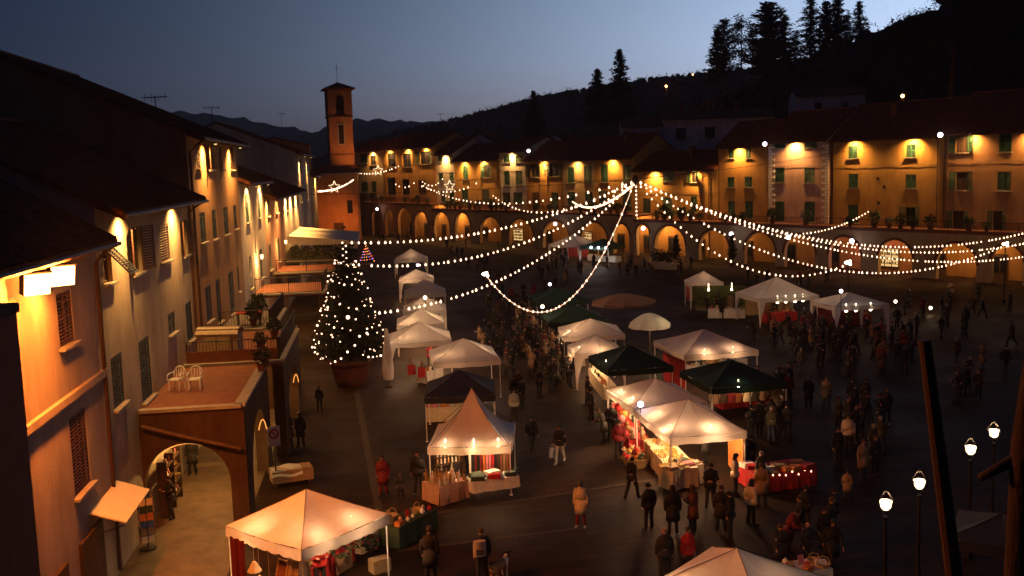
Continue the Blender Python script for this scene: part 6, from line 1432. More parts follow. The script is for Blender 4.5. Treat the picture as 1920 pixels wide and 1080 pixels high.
GOODS = {'mixed': ['gift_box', 'bauble', 'candle', 'figurine', 'basket', 'card_stand', 'bauble', 'jar'], 'jars': ['jar', 'jar', 'candle', 'gift_box'], 'glass': ['bottle', 'bottle', 'jar', 'candle'],
         'folded': ['folded_cloth'], 'cards': ['jewel_tray', 'jewel_tray', 'jewel_tray', 'card_stand'], 'boxes': ['gift_box', 'jewel_tray', 'folded_cloth'], 'toys': ['toy', 'toy', 'gift_box', 'bauble']}
NOUN = {'gift_box': 'wrapped box', 'jar': 'small jar', 'bottle': 'slim bottle', 'candle': 'small candle', 'figurine': 'small figurine', 'toy': 'soft toy', 'jewel_tray': 'flat jewel tray',
        'folded_cloth': 'folded cloth', 'card_stand': 'small card stand', 'bauble': 'round bauble', 'basket': 'straw basket'}
ROWS = ['front', 'second', 'third', 'fourth', 'fifth', 'sixth', 'seventh', 'eighth', 'ninth', 'tenth']
def stall_table(q_):
    W, D, z = min(q_['W'], 5.2), q_['D'], q_['z']
    where = q_['short']
    t = thing('market_table', 'folding trestle under the cloth of the '+where, 'table', (q_['x'], q_['y'], 0), q_['rot'], 'market tables')
    b = MB(); b.box((W/2, D/2, z-.035), (W, D, .04)); b.build('tabletop', M_wood, t)
    lm = cached(('tleg', z), lambda: (lambda o: (o.tube([(0, 0, 0), (0, 0, z-.055)], .02, 5), o.mesh('leg', M_metal))[1])(MB()))
    for x in (.08, W-.08):
        for y in (.08, D-.08): inst('leg', lm, t, (x, y, 0))
    M = Matrix.Translation((q_['x'], q_['y'], 0)) @ Matrix.Rotation(q_['rot'], 4, 'Z')
    rnd = random.Random(int(abs(q_['x']*77)))
    b = MB(); drop = z-.06 if q_['full'] else .45
    b.grid(lambda a, c: (-.02+(W+.04)*a, -.02+(D+.04)*c, z), 8, 3)
    per = [(-.02, -.02), (W+.02, -.02), (W+.02, D+.02), (-.02, D+.02)]
    for k in range(4):
        a, c = per[k], per[(k+1) % 4]; n_ = ((c[1]-a[1]), -(c[0]-a[0])); ln = math.hypot(*n_); n_ = (n_[0]/ln, n_[1]/ln); ns = max(8, int(ln*9))
        def cf(s, v, a=a, c=c, n_=n_, ln=ln):
            o = v*(.02+.025*math.sin(s*ln*9+k)+.015*math.sin(s*ln*23))
            return (a[0]+(c[0]-a[0])*s+n_[0]*o, a[1]+(c[1]-a[1])*s+n_[1]*o, z-drop*v)
        b.grid(cf, ns, 2)
    o = b.build('tablecloth', C_[q_['cloth']]); o.matrix_world = M
    tag(o, q_['label'], 'tablecloth', 'cloths of the market tables')
    kinds = GOODS[q_['goods']]; n = q_['n']; cols = max(2, int(math.sqrt(n*W/max(D, .3)))); rows = max(1, math.ceil(n/cols)); i = 0
    for r in range(rows):
        for c in range(cols):
            if i >= n: break
            kd = kinds[rnd.randrange(len(kinds))]; k = rnd.randrange(30)
            x = (c+.5)*W/cols+rnd.uniform(-.06, .06); y = (r+.5)*D/rows+rnd.uniform(-.05, .05)
            me = good(kd, k, rnd); o = inst(me.name.split('.')[0], me); o.matrix_world = M @ Matrix.Translation((x, y, z+.002)) @ Matrix.Rotation(rnd.uniform(-.4, .4), 4, 'Z') @ Matrix.Scale(rnd.uniform(1.1, 1.7), 4)
            tag(o, NOUN[kd]+', '+ORD[c]+' in the '+(ROWS[r] if r else 'front')+' row of the '+where, 'goods', 'goods on the '+where); i += 1
    return t
for q_ in TABLES: stall_table(q_)
def local(key, x, y, z=0.0):
    T = TM[key][1]; a = R_(T['rot']); return Vector((T['x']+x*math.cos(a)-y*math.sin(a), T['y']+x*math.sin(a)+y*math.cos(a), z))
# hanging scarves in the peaked tent
t = thing('clothes_rail', 'rail carrying the row of scarves in the peaked tent', 'rail', local('T2', .75, -.55), R_(-3))
b = MB(); b.tube([(-.95, 0, 0), (-.95, 0, 1.72), (.85, 0, 1.72), (.85, 0, 0)], .02, 6); b.build('rail', M_metal, t)
sc = [('white', 'pure white'), ('black', 'black'), ('darkred', 'dark red'), ('black', 'black'), ('darkred', 'wine red'), ('orange', 'orange'), ('pink', 'rose pink'), ('pink', 'second rose pink'), ('red', 'bright red'), ('black', 'black'), ('brown', 'dark brown'), ('rust', 'rust'), ('tan', 'tan'), ('rust', 'deep rust'), ('darkred', 'crimson')]
for i, (c, nm) in enumerate(sc):
    b = MB(); L = random.uniform(1.05, 1.3)
    b.grid(lambda a, v, L=L, i=i: (.1*(a-.5)*(1-.25*v), .03*math.sin(a*9+i)*v-.02-.02*math.sin(v*3), .03*(1-v)-L*v), 6, 8)
    b.grid(lambda a, v, L=L, i=i: (.1*(.5-a)*(1-.2*v), .05+.03*math.sin(a*9+i)*v, .03*(1-v)-L*.8*v), 6, 6)
    o = b.build('scarf', C_[c], None, True); o.location = local('T2', -.12+i*.117, -.56, 1.72); o.rotation_euler = (0, 0, R_(-3))
    tag(o, nm+' scarf, '+ORD[i]+' from the left on the peaked tent rail', 'scarf', 'scarves on the rail of the peaked tent')
# three-tier glass shelf behind the glassware
t = thing('shelf', 'small tiered shelf of glass bottles in the peaked tent', 'shelf', local('T2', -1.0, -.35), R_(24))
for z in (.95, 1.22): b = MB(); b.box((0, .1*(z > 1), z), (1.3, .28, .03)); b.build('board', M_wood, t)
for x in (-.6, .6): b = MB(); b.box((x, 0, .6), (.04, .3, 1.2)); b.build('side_panel', M_wood, t)
for i in range(14):
    me = good('bottle', i, None); o = inst('bottle', me); o.location = local('T2', -1.0, -.35, .965 if i < 7 else 1.235)+Vector((math.cos(R_(24))*(-.5+.16*(i % 7)), math.sin(R_(24))*(-.5+.16*(i % 7))+.06*(i >= 7), 0))
    tag(o, 'slim glass bottle, '+ORD[i % 7]+' on the '+('lower' if i < 7 else 'upper')+' board of the tiered shelf', 'goods', 'bottles on the '+('lower' if i < 7 else 'upper')+' shelf board')
# wreaths, picture frames and red drape of the nearest canopy
def wreath(loc, rot, label, r=.27, c='dark_leaves', grp='wreaths of the picture frame stall'):
    t = thing('wreath', label, 'wreath', loc, 0, grp); t.rotation_euler = rot
    rnd = random.Random(int(r*1000)); b = MB()
    for i in range(260):
        an = rnd.uniform(0, 6.28); q2 = rnd.uniform(0, 6.28); rr = .08*rnd.random()**.4; p = Vector((math.cos(an)*(r+rr*math.cos(q2)), math.sin(an)*(r+rr*math.cos(q2)), rr*math.sin(q2)))
        a = Vector((rnd.gauss(0, 1), rnd.gauss(0, 1), rnd.gauss(0, 1))).normalized()*.05; d = a.orthogonal().normalized()*.025; b.poly([p-a, p+d, p+a, p-d])
    b.build('foliage', M_leaf, t)
    b = MB()
    for k in range(5): b.ball((r*math.cos(k*1.256+1.5), r*math.sin(k*1.256+1.5), .08), .035, 6, 5)
    b.build('berries', C_['red'], t)
wreath((-5.75, 30.95, .95), (R_(20), 0, .5), 'dark wreath lying farther along the red cloth')
wreath((-5.35, 31.75, .95), (R_(25), 0, .5), 'dark wreath lying at the far end of red cloth', .25)
wreath((-5.02, 32.7, .48), (R_(84), 0, R_(60)), 'dark wreath hanging on the front of the cream cloth', .26)
def picture(loc, rz, w, h, c, label):
    t = thing('picture_frame', label, 'picture frame', loc, rz, 'picture frames of the nearest stall'); t.rotation_euler = (R_(-16), 0, rz)
    b = MB(); f = .05
    for (x, z, sx, sz) in ((0, f/2, w, f), (0, h-f/2, w, f), (-w/2+f/2, h/2, f, h-2*f), (w/2-f/2, h/2, f, h-2*f)): b.box((x, 0, z), (sx, .04, sz))
    b.build('frame', C_['straw'], t); b = MB(); b.box((0, .01, h/2), (w-2*f, .015, h-2*f)); b.build('print', C_[c], t)
picture((-7.2, 28.85, .72), R_(-40), .62, .75, 'rust', 'picture with rust red print left under the nearest canopy')
picture((-6.85, 28.55, .80), R_(-34), .50, .80, 'tan', 'picture with tan print second under the nearest canopy')
picture((-6.5, 28.6, .82), R_(20), .58, .72, 'cream', 'picture with cream mat right under the nearest canopy')
t = thing('display_stand', 'low dark stand that carries the pictures', 'stand', (-6.9, 28.75, 0), R_(-36)); b = MB(); b.box((0, .1, .68), (1.7, .4, .05)); b.build('board', M_wood, t)
for x in (-.75, .75): b = MB(); b.box((x, .1, .33), (.05, .35, .66)); b.build('leg', M_wood, t)
for i, (x, y, z, lab) in enumerate(((-8.0, 29.0, 1.15, 'upper white lampshade ornament hanging at the left of the nearest stall'), (-7.75, 28.6, .85, 'middle white paper ornament at the left of the nearest stall'), (-7.4, 28.35, .72, 'lower white paper ornament at the left of the nearest stall'))):
    b = MB(); b.lathe([(.22, 0), (.15, .12), (.1, .22), (.05, .3)], 10); b.tube([(0, 0, .3), (0, 0, 2.0-z)], .006, 3); o = b.build('paper_ornament', C_['cream']); o.location = (x, y, z); tag(o, lab, 'ornament', 'paper ornaments of the nearest stall')
b = MB(); b.grid(lambda a, v: (-8.85+.55*a, 29.55-.45*a+.05*math.sin(a*14), 1.95*(1-v)+.1), 14, 2); o = b.build('side_curtain', C_['darkred']); tag(o, 'dark red curtain closing the left side of the nearest canopy', 'curtain')
b = MB(); b.box((0, 0, .22), (.62, .42, .44)); b.box((0, -.213, .24), (.26, .006, .10)); o = b.build('carton', [solid('cardboard', (.42, .29, .15))]); o.location = (-4.6, 31.5, 0); o.rotation_euler = (0, 0, .6); tag(o, 'pale cardboard carton at the foot of the cream table', 'carton')
b = MB(); b.box((-.01, 0, 0), (.85, .04, .62)); o = b.build('brown_board', C_['tan']); o.location = (-5.72, 31.35, .42); o.rotation_euler = (0, 0, R_(64)); tag(o, 'plain brown board leaning at the end of the red cloth', 'board')
# red side curtain and hanging clothes
def curtain(p0, p1, z0, z1, c, label, waves=9):
    p0, p1 = Vector(p0), Vector(p1); n_ = Vector((-(p1-p0).y, (p1-p0).x)).normalized(); b = MB()
    b.grid(lambda a, v: (*(p0+(p1-p0)*a+n_*.05*math.sin(a*waves*6.28)*(.4+.6*v)), z1+(z0-z1)*v), waves*6, 3); o = b.build('side_curtain', C_[c]); tag(o, label, 'curtain', 'side curtains of the stalls'); return o
l = local('BW', -2.1, -2.45); r = local('BW', -2.1, 1.2); curtain(l.xy, r.xy, .1, 1.95, 'red', 'red curtain closing the left side of the broad canopy')
l = local('W4', 1.5, -2.2); r = local('W4', 1.52, -.6); curtain(l.xy, r.xy, .3, 1.9, 'orange', 'orange hanging cloth at the right of the jewellery canopy', 5)
l = local('TR0', -1.3, 1.2); r = local('TR0', 1.3, 1.2); curtain(l.xy, r.xy, .4, 2.0, 'darkred', 'dark red cloth at the back of the small white tent', 6)
l = local('TR1', -2.0, 1.5); r = local('TR1', 2.0, 1.5); curtain(l.xy, r.xy, .4, 2.0, 'straw', 'straw coloured cloth at the back of white pyramid tent', 7)
l = local('TR2', -1.8, 1.3); r = local('TR2', 1.6, 1.3); curtain(l.xy, r.xy, .4, 2.0, 'darkred', 'dark cloth at the back of the red counter tent', 7)
l = local('T10', -1.8, 1.2); r = local('T10', 1.6, 1.2); curtain(l.xy, r.xy, .4, 2.0, 'darkred', 'dark cloth at the back of the brightly lit canopy', 7)
gm = [('tan', 'tan'), ('brown', 'brown'), ('darkred', 'dark red'), ('rust', 'rust'), ('cream', 'cream'), ('olive', 'olive'), ('tan', 'light tan')]
for i, (c, nm) in enumerate(gm):
    b = MB(); b.lathe([(.02, 0), (.2, -.06), (.19, -.3), (.22, -.75), (.2, -.76)], 10, sx=1, sy=.35)
    for s in (-1, 1): b.tube([(s*.18, 0, -.08), (s*.26, 0, -.35), (s*.25, .02, -.6)], [.06, .05, .045], 6)
    o = b.build('hanging_jacket', C_[c], None, True); p = local('G2', -1.2+i*.42, -.7, 1.85); o.location = p; o.rotation_euler = (0, 0, R_(11)); tag(o, nm+' jacket, '+ORD[i]+' from the left under the right green canopy', 'jacket', 'jackets hung under the right green canopy')
t = thing('clothes_rail', 'rail of jackets under the right green canopy', 'rail', local('G2', .1, -.7), R_(11)); b = MB(); b.tube([(-1.5, 0, 0), (-1.5, 0, 1.87), (1.6, 0, 1.87), (1.6, 0, 0)], .02, 6); b.build('rail', M_metal, t)
# wreath stall: lit green backdrop
t = thing('wreath_stall', 'green and gold wreath stall lit by two bulbs', 'stall', (17.75, 84.6, 0), R_(-4))
b = MB(); b.box((0, 1.4, 1.15), (4.6, .08, 2.1)); b.build('backdrop', solid('olive_board', (.20, .20, .05)), t)
rnd = random.Random(8); b = MB()
for i in range(1500):
    p = Vector((rnd.uniform(-2.25, 2.25), 1.33-.12*rnd.random(), rnd.uniform(.5, 2.15))); a = Vector((rnd.gauss(0, 1), rnd.gauss(0, .4), rnd.gauss(0, 1))).normalized()*.09; d = a.orthogonal().normalized()*.04; b.poly([p-a, p+d, p+a, p-d])
o = b.build('greenery', solid('lit_greenery', (.10, .14, .03)), t); o['kind'] = 'stuff'
for x, in ((-1.0,), (.95,)):
    o = inst('hanging_bulb', CACHE[('tentbulb',)], t, (x, .5, 1.95)); o.scale = (1.6,)*3; lamp('POINT', o, (0, 0, 0), 300, (1, .72, .30), .08)
b = MB(); b.tube([(-2.3, .5, 2.3), (2.3, .5, 2.3)], .02, 5)
for x in (-2.3, 2.3): b.tube([(x, .5, 0), (x, .5, 2.3)], .025, 5)
b.build('frame', M_metal, t)
# parasols
def parasol(p, r, z, colr, label, shut=False, n=8, tilt=0, rise=.55):
    t = thing('parasol', label, 'parasol', (p[0], p[1], 0), .2, None)
    b = MB(); b.tube([(0, 0, 0), (0, 0, z+.1)], .028, 6); b.lathe([(.25, 0), (.25, .08), (.05, .12)], 10); b.build('pole', M_wood, t)
    b = MB()
    if shut: b.lathe([(.03, z+.5), (.10, z+.3), (.26, z-.9), (.36, z-2.0), (.30, z-2.6), (.1, z-2.7)][::-1], 10)
    else:
        def fn(a, c):
            an = a*2*math.pi; f = (a*n) % 1; k = 1-.09*math.sin(math.pi*f)*c; return (math.cos(an)*r*c*k, math.sin(an)*r*c*k, z+rise*(1-c**1.7)-.06*math.sin(math.pi*f)*c)
        b.grid(fn, n*4, 8); b.grid(lambda a, c: (math.cos(a*6.2832)*r*(1-.09*math.sin(math.pi*((a*n) % 1))), math.sin(a*6.2832)*r*(1-.09*math.sin(math.pi*((a*n) % 1))), z-.06*math.sin(math.pi*((a*n) % 1))-.16*c), n*4, 1)
    o = b.build('canopy', CANVAS[colr], t)
    if not shut:
        b = MB()
        for k in range(n): an = k*2*math.pi/n; b.tube([(math.cos(an)*r*.98, math.sin(an)*r*.98, z-.03), (0, 0, z+rise-.06)], .012, 4)
        b.build('ribs', M_wood, t)
    return t
pt = parasol((9.0, 65.5), 1.45, 2.35, 'white', 'round white umbrella glowing from inside, beside the lane tents', rise=.75); lamp('POINT', pt, (.55, -.4, 2.1), 220, (1, .70, .32), .06)
o = inst('hanging_bulb', CACHE[('tentbulb',)], pt, (.55, -.4, 2.15))
parasol((8.5, 76.0), 2.55, 2.45, 'rose', 'wide rose brown parasol beyond the white umbrella', n=10, rise=.6)
parasol((-7.6, 59.4), .5, 3.1, 'white', 'closed white parasol beside the big Christmas tree', True)
# cypress shrubs in pots by the arcade
for (x, y, lab) in ((20.4, 123.3, 'dark cone cypress before the arch right of the hub'), (26.8, 121.2, 'dark cone cypress before the next arch to the right')):
    t = thing('cypress', lab, 'shrub', (x, y, 0)); inst('pot', POT, t, scale=1.5); inst('crown', CON[2][0], t, (0, 0, .5), scale=(.30, .30, .24)); inst('trunk', CON[2][1], t, (0, 0, .5), scale=.15)
for i, (x, y) in enumerate(((18.0, 122.5), (19.0, 121.8))):
    potted_plant((x, y, 0), ('left', 'right')[i]+' dark potted bush by the glowing table before the arches', 'bushes by the glowing table', i, 1.8)
# three white bulbs of the dark stall by the arcade, other loose lamps
t = thing('bulb_rail', 'row of three cold white bulbs on the dark stall', 'lamp', (11.3, 129.0, 2.2), R_(-40)); b = MB(); b.tube([(-1.3, 0, .15), (1.3, 0, .15)], .02, 4); b.build('rail', M_metal, t)
for x in (-1.15, 0, 1.15):
    b = MB(); b.ball((0, 0, 0), .16, 8, 6); inst('bulb', b.mesh('bulb', M_led), t, (x, -.05, 0)); lamp('POINT', t, (x, -.4, -.1), 90, (1, .88, .8), .15)
def pole_lamp(p, h, label, w=90, cold=False, r=.13):
    t = thing('pole_lamp', label, 'lamp', (p[0], p[1], 0), 0, 'bare lamps on thin poles among the stalls'); b = MB(); b.tube([(0, 0, 0), (0, 0, h)], .02, 5); b.build('pole', M_metal, t)
    b = MB(); b.ball((0, 0, h+r), r, 8, 6); b.build('bulb', M_led if cold else M_hot, t); lamp('POINT', t, (0, 0, h+r), w, (1, .86, .82) if cold else TUNG, r)
for (p, h, lab, cold) in POLE_LAMPS: pole_lamp(p, h, lab, cold=cold)
# balloons over the toy stall
for i, (dx, dy, z, c, nm) in enumerate(((0, 0, 1.75, 'red', 'upper red'), (.25, -.3, 1.45, 'orange', 'orange'), (.1, -.55, 1.3, 'pink', 'pink'), (.35, -.1, 1.55, 'darkred', 'dark red'))):
    b = MB(); b.ball((0, 0, 0), .17, 10, 8, (1, 1, 1.2)); b.tube([(0, 0, -.2), (.02, 0, -.6), (0, .02, -.95)], .006, 3); o = b.build('balloon', C_[c], None, True); o.location = (4.75+dx, 45.6+dy, z); tag(o, nm+' balloon floating at the front of the toy stall', 'balloon', 'balloons at the toy stall')
b = MB(); b.lathe([(.42, 0), (.6, .35), (.66, .42), (.58, .4), (.4, .1)], 16); o = b.build('big_basket', C_['straw']); o.location = (5.1, 42.0, 0); tag(o, 'big round basket heaped with red toys on the ground', 'basket')
rnd = random.Random(5)
for i in range(14):
    me = good('toy', (0, 5, 3, 8)[i % 4]+6*(i % 3), rnd); o = inst('soft_toy', me); o.location = (5.1+rnd.uniform(-.35, .35), 42.0+rnd.uniform(-.35, .35), .4+rnd.uniform(0, .2)); o.rotation_euler = (rnd.uniform(-.7, .7), rnd.uniform(-.7, .7), rnd.uniform(0, 6)); o.scale = (1.4,)*3; tag(o, 'soft toy heaped in the big round basket before the toy stall', 'goods', 'toys in the big basket')
# light string on the red cloth
t = thing('light_string', 'little white lights along the edge of the red table', 'fairy lights', (9.37, 37.79, .77), R_(18)); b = MB(); b.tube([(0, -.03, 0), (2.5, -.03, 0), (2.55, 1.4, .02)], .01, 3); b.build('cable', M_metal, t)
for i in range(14): s = i/13; inst('bulb', CACHE[('bulb', .064)], t, (2.5*min(1, s*1.5), -.05 if s < .66 else (s-.66)*4, -.15*math.sin(i*1.3)**2), scale=.45)
# easels, board sign, covered cart, postcard stand
def easel(p, rz, label):
    t = thing('easel', label, 'easel', p, rz, 'wooden easels by the draped tent'); b = MB()
    b.tube([(-.3, 0, 0), (0, .05, 1.6)], .022, 4); b.tube([(.3, 0, 0), (0, .05, 1.6)], .022, 4); b.tube([(0, .6, 0), (0, .05, 1.55)], .022, 4); b.tube([(-.24, .0, .5), (.24, 0, .5)], .025, 4); b.build('frame', solid('pale_wood', (.32, .2, .1)), t)
    b = MB(); b.box((0, -.03, .82), (.5, .03, .6), Matrix.Rotation(R_(-5), 3, 'X')); b.build('canvas', C_['red'], t)
easel((-6.3, 60.4, 0), .4, 'left wooden easel with red canvas by the draped tent'); easel((-5.6, 59.6, 0), -.3, 'right wooden easel with red canvas by the draped tent')
t = thing('road_sign', 'round red and white no entry sign on the arcade pier', 'road sign', (-10.05, 40.6, 0), R_(24)); b = MB(); b.tube([(0, 0, 0), (0, 0, 2.5)], .03, 6); b.build('post', M_metal, t)
b = MB(); b.box((0, -.04, 2.2), (.5, .02, .85)); b.build('plate', M_white, t)
b = MB(); n = 20
for k in range(n):
    a, c = 2*math.pi*k/n, 2*math.pi*(k+1)/n; b.poly([(.21*math.cos(a), -.056, 2.3+.21*math.sin(a)), (.21*math.cos(c), -.056, 2.3+.21*math.sin(c)), (.14*math.cos(c), -.056, 2.3+.14*math.sin(c)), (.14*math.cos(a), -.056, 2.3+.14*math.sin(a))])
b.box((0, -.057, 2.3), (.30, .004, .05), Matrix.Rotation(R_(45), 3, 'Y')); b.build('symbol', C_['red'], t)
t = thing('covered_crate', 'low wooden crate under a pale sheet beside the arcade piers', 'crate', (-9.55, 41.2, 0), R_(22)); b = MB(); b.box((0, 0, .42), (1.7, .9, .5)); b.build('box', solid('pale_wood', (.3, .2, .1)), t)
b = MB(); b.grid(lambda a, c: (-.9+1.3*a, -.5+1.0*c, .70+.05*math.sin(a*7+c*4)-.25*(abs(c-.5) > .47)), 10, 8); b.build('sheet', C_['pale'], t)
for x in (-.7, .7): b = MB(); b.box((x, 0, .085), (.1, .9, .17)); b.build('runner', M_wood, t)
t = thing('postcard_stand', 'tall postcard stand before the shop under the arch', 'stand', (-13.1, 34.1, 0), .5); b = MB(); b.tube([(0, 0, 0), (0, 0, 1.95)], .03, 6); b.lathe([(.3, 0), (.3, .05), (.03, .07)], 10); b.build('post', M_metal, t)
rnd = random.Random(6)
for k in range(4):
    an = k*math.pi/2
    for j in range(6):
        for s in (-.12, .12):
            b = cached(('card', (j+k) % 5), lambda: (lambda q2: (q2.box((0, 0, 0), (.2, .012, .24)), q2.mesh('postcard', C_[('cream', 'tan', 'blue', 'orange', 'green')[(j+k) % 5]]))[1])(MB()))
            M = Matrix.Rotation(an, 4, 'Z') @ Matrix.Translation((s, -.24, .42+j*.27)); o = inst('postcard', b, t); o.matrix_local = M
t = thing('shop_shelves', 'shop shelves of crockery inside the terrace arch', 'shelf', (-13.75, 37.2, 0), ROTL)
for j in range(4): b = MB(); b.box((1.3, -.2, .4+j*.5), (2.6, .35, .04)); b.build('board', M_wood, t)
for x in (0, 1.3, 2.6): b = MB(); b.box((x, -.2, 1.1), (.05, .36, 2.2)); b.build('upright', M_wood, t)
rnd = random.Random(14)
for j in range(4):
    for i in range(8):
        kd = ('jar', 'figurine', 'basket', 'card_stand')[rnd.randrange(4)]; me = good(kd, rnd.randrange(30), rnd); o = inst(me.name.split('.')[0], me)
        o.matrix_world = Matrix.Translation((-13.75, 37.2, 0)) @ Matrix.Rotation(ROTL, 4, 'Z') @ Matrix.Translation((.15+.32*i, -.22, .425+j*.5)); tag(o, NOUN[kd]+', '+ORD[i]+' on the '+('lowest', 'second', 'third', 'top')[j]+' shop shelf inside the terrace arch', 'goods', kd+' pieces on shop shelf '+str(j))
# pavement joints: slightly raised stone kerb lines in the paving
for i, (a, c, w_) in enumerate((((-9.3, 58), (-4.6, 33.2), .3), ((-4.4, 36.4), (6.0, 40.2), .25), ((-4.2, 33.2), (3.0, 35.0), .22))):
    a, c = Vector((*a, 0)), Vector((*c, 0)); d = (c-a); L = d.length; n = int(L/1.1); rz = math.atan2(d.y, d.x)
    par = inst('paving_strip', None, None, a, rz); par['kind'] = 'structure'; par['label'] = 'line of long paler paving stones'
    sl = (lambda q2: (q2.box((0, 0, .004), (1.08, w_, .012)), q2.mesh('paving_stone', mat('paler_paving', (.046, .026, .012), .8, .3, 2, .2, 8)))[1])(MB())
    for k in range(n): inst('paving_stone', sl, par, (.55+k*1.1, 0, 0))
# ================================================================ people
def skin(verts, edges, radii, root=0, sub=1):
    me = bpy.data.meshes.new('body'); me.from_pydata(verts, edges, []); ob = bpy.data.objects.new('body', me); col.objects.link(ob)
    md = ob.modifiers.new('s', 'SKIN'); md.use_smooth_shade = True
    for i, r in enumerate(radii): me.skin_vertices[0].data[i].radius = r if isinstance(r, tuple) else (r, r)
    me.skin_vertices[0].data[root].use_root = True
    if sub: m2 = ob.modifiers.new('u', 'SUBSURF'); m2.levels = sub; m2.render_levels = sub
    dg = bpy.context.evaluated_depsgraph_get(); dg.update()
    out = bpy.data.meshes.new_from_object(ob.evaluated_get(dg))
    bpy.data.objects.remove(ob)
    return out
def joints(pose):
    """facing +Y; returns joint positions for a 1.7 m figure"""
    J = {}
    lean = {'lean': .42, 'walk': .06, 'walkbag': .03}.get(pose, 0.02)
    def up_(y, z): return Vector((0, y*math.cos(lean)+(z-.93)*math.sin(lean), .93+(z-.93)*math.cos(lean)-y*math.sin(lean)))
    for n, y, z in (('pelvis', 0, .93), ('belly', 0, 1.08), ('chest', -.01, 1.28), ('neck0', -.02, 1.43), ('neck1', 0, 1.50), ('head', .03, 1.59), ('top', .02, 1.665)): J[n] = up_(y, z)
    for s, S in ((-1, 'L'), (1, 'R')):
        sh = up_(-.01, 1.385)+Vector((s*.175, 0, 0)); J['sh'+S] = sh
        if pose in ('hold', 'lean'): el = sh+Vector((s*.06, .04, -.27)); wr = el+Vector((-s*.07, .22, .05 if pose == 'hold' else -.06)); 
        elif pose in ('walk', 'walkbag'): k = -s if pose == 'walk' else (.15 if s > 0 else -.6); el = sh+Vector((s*.05, .10*k-.02, -.27)); wr = el+Vector((s*.01, .13*k+.06, -.22))
        elif pose == 'pocket': el = sh+Vector((s*.13, -.09, -.25)); wr = el+Vector((-s*.07, .15, -.19))
        elif pose == 'point': el = sh+Vector((s*.08, .05+.06*s, -.25)); wr = el+(Vector((-.02, .17, .17)) if s > 0 else Vector((0, .1, -.22)))
        else: el = sh+Vector((s*.065, -.03, -.28)); wr = el+Vector((s*.0, .06, -.24))
        J['el'+S], J['wr'+S] = el, wr; d = (wr-el).normalized(); J['ha'+S] = wr+d*.075
        hp = Vector((s*.09, 0, .90)); J['hp'+S] = hp
        if pose in ('walk', 'walkbag'):
            f = s; kn = Vector((s*.095, .17*f+.05, .49)); an = Vector((s*.10, .30*f if f > 0 else -.34, .09 if f > 0 else .16))
        elif pose in ('pocket', 'point'): kn = Vector((s*.10+.03, .06 if s > 0 else .0, .49)); an = Vector((s*.12+.03, .10 if s > 0 else -.06, .085))
        else: kn = Vector((s*.105, .025, .49)); an = Vector((s*.115+(.02*s), -.02+.05*(s > 0), .085))
        J['kn'+S], J['an'+S] = kn, an; J['to'+S] = an+Vector((s*.03, .16, -.055 if an.z < .1 else -.09))
    return J
def body_mesh(pose):
    J = joints(pose); names = list(J); idx = {n: i for i, n in enumerate(names)}
    E = [('pelvis', 'belly'), ('belly', 'chest'), ('chest', 'neck0'), ('neck0', 'neck1'), ('neck1', 'head'), ('head', 'top')]
    for S in 'LR': E += [('chest', 'sh'+S), ('sh'+S, 'el'+S), ('el'+S, 'wr'+S), ('wr'+S, 'ha'+S), ('pelvis', 'hp'+S), ('hp'+S, 'kn'+S), ('kn'+S, 'an'+S), ('an'+S, 'to'+S)]
    rad = dict(pelvis=(.085, .085), belly=(.085, .08), chest=(.10, .085), neck0=.065, neck1=.05, head=(.078, .098), top=(.05, .06))
    for S in 'LR': rad.update({'sh'+S: .055, 'el'+S: .04, 'wr'+S: .027, 'ha'+S: (.036, .016), 'hp'+S: .07, 'kn'+S: .05, 'an'+S: .038, 'to'+S: .03})
    me = skin([J[n] for n in names], [(idx[a], idx[b]) for a, b in E], [rad[n] for n in names])
    # fingers, thumb and face go into the same mesh
    A, Bn = J['pelvis'], J['neck0']; ax = Bn-A      # keep the trunk well inside the clothes
    for v in me.vertices:
        s_ = (v.co-A).dot(ax)/ax.length_squared
        if -.25 < s_ < .93:
            c0 = A+ax*s_; d_ = v.co-c0
            if d_.length < .24: v.co = c0+Vector((d_.x*.8, d_.y*.5, d_.z*.8))
    b = MB(); b.v = [tuple(v.co) for v in me.vertices]; b.f = [tuple(p.vertices) for p in me.polygons]; b.mi = [0]*len(b.f)
    for s, S in ((-1, 'L'), (1, 'R')):
        h = J['ha'+S]; d = (h-J['wr'+S]).normalized(); side = Vector((0, 1, 0)) if abs(d.y) < .7 else Vector((1, 0, 0)); side = (side-d*side.dot(d)).normalized(); inn = Vector((-s, 0, 0)) if abs(d.y) < .7 else Vector((0, 0, -1))
        for k, L in enumerate((.068, .078, .072, .055)):
            o = h+side*(.026-.018*k); b.tube([o-d*.02, o+d*L*.5+inn*.006, o+d*L*.85+inn*.028], [.010, .009, .006], 4)
        b.tube([h-d*.045+side*.03, h-d*.01+side*.052+inn*.012, h+d*.02+side*.05+inn*.026], [.012, .010, .007], 4)
    c = J['head']; fd = Vector((0, 1, 0))
    b.tube([c+Vector((0, .088, .025)), c+Vector((0, .112, -.012)), c+Vector((0, .092, -.022))], [.008, .016, .012], 5)
    for s in (-1, 1): b.ball(c+Vector((s*.083, -.005, .0)), .026, 5, 4, (.45, .7, 1.1))
    b.m = 1
    for s in (-1, 1): b.ball(c+Vector((s*.032, .086, .024)), .012, 5, 4)
    b.m = 2; b.tube([c+Vector((-.024, .088, -.045)), c+Vector((0, .097, -.046)), c+Vector((.024, .088, -.045))], .007, 4)
    return b.mesh('person', [C_['skin'], C_['black'], C_['darkred']], True)
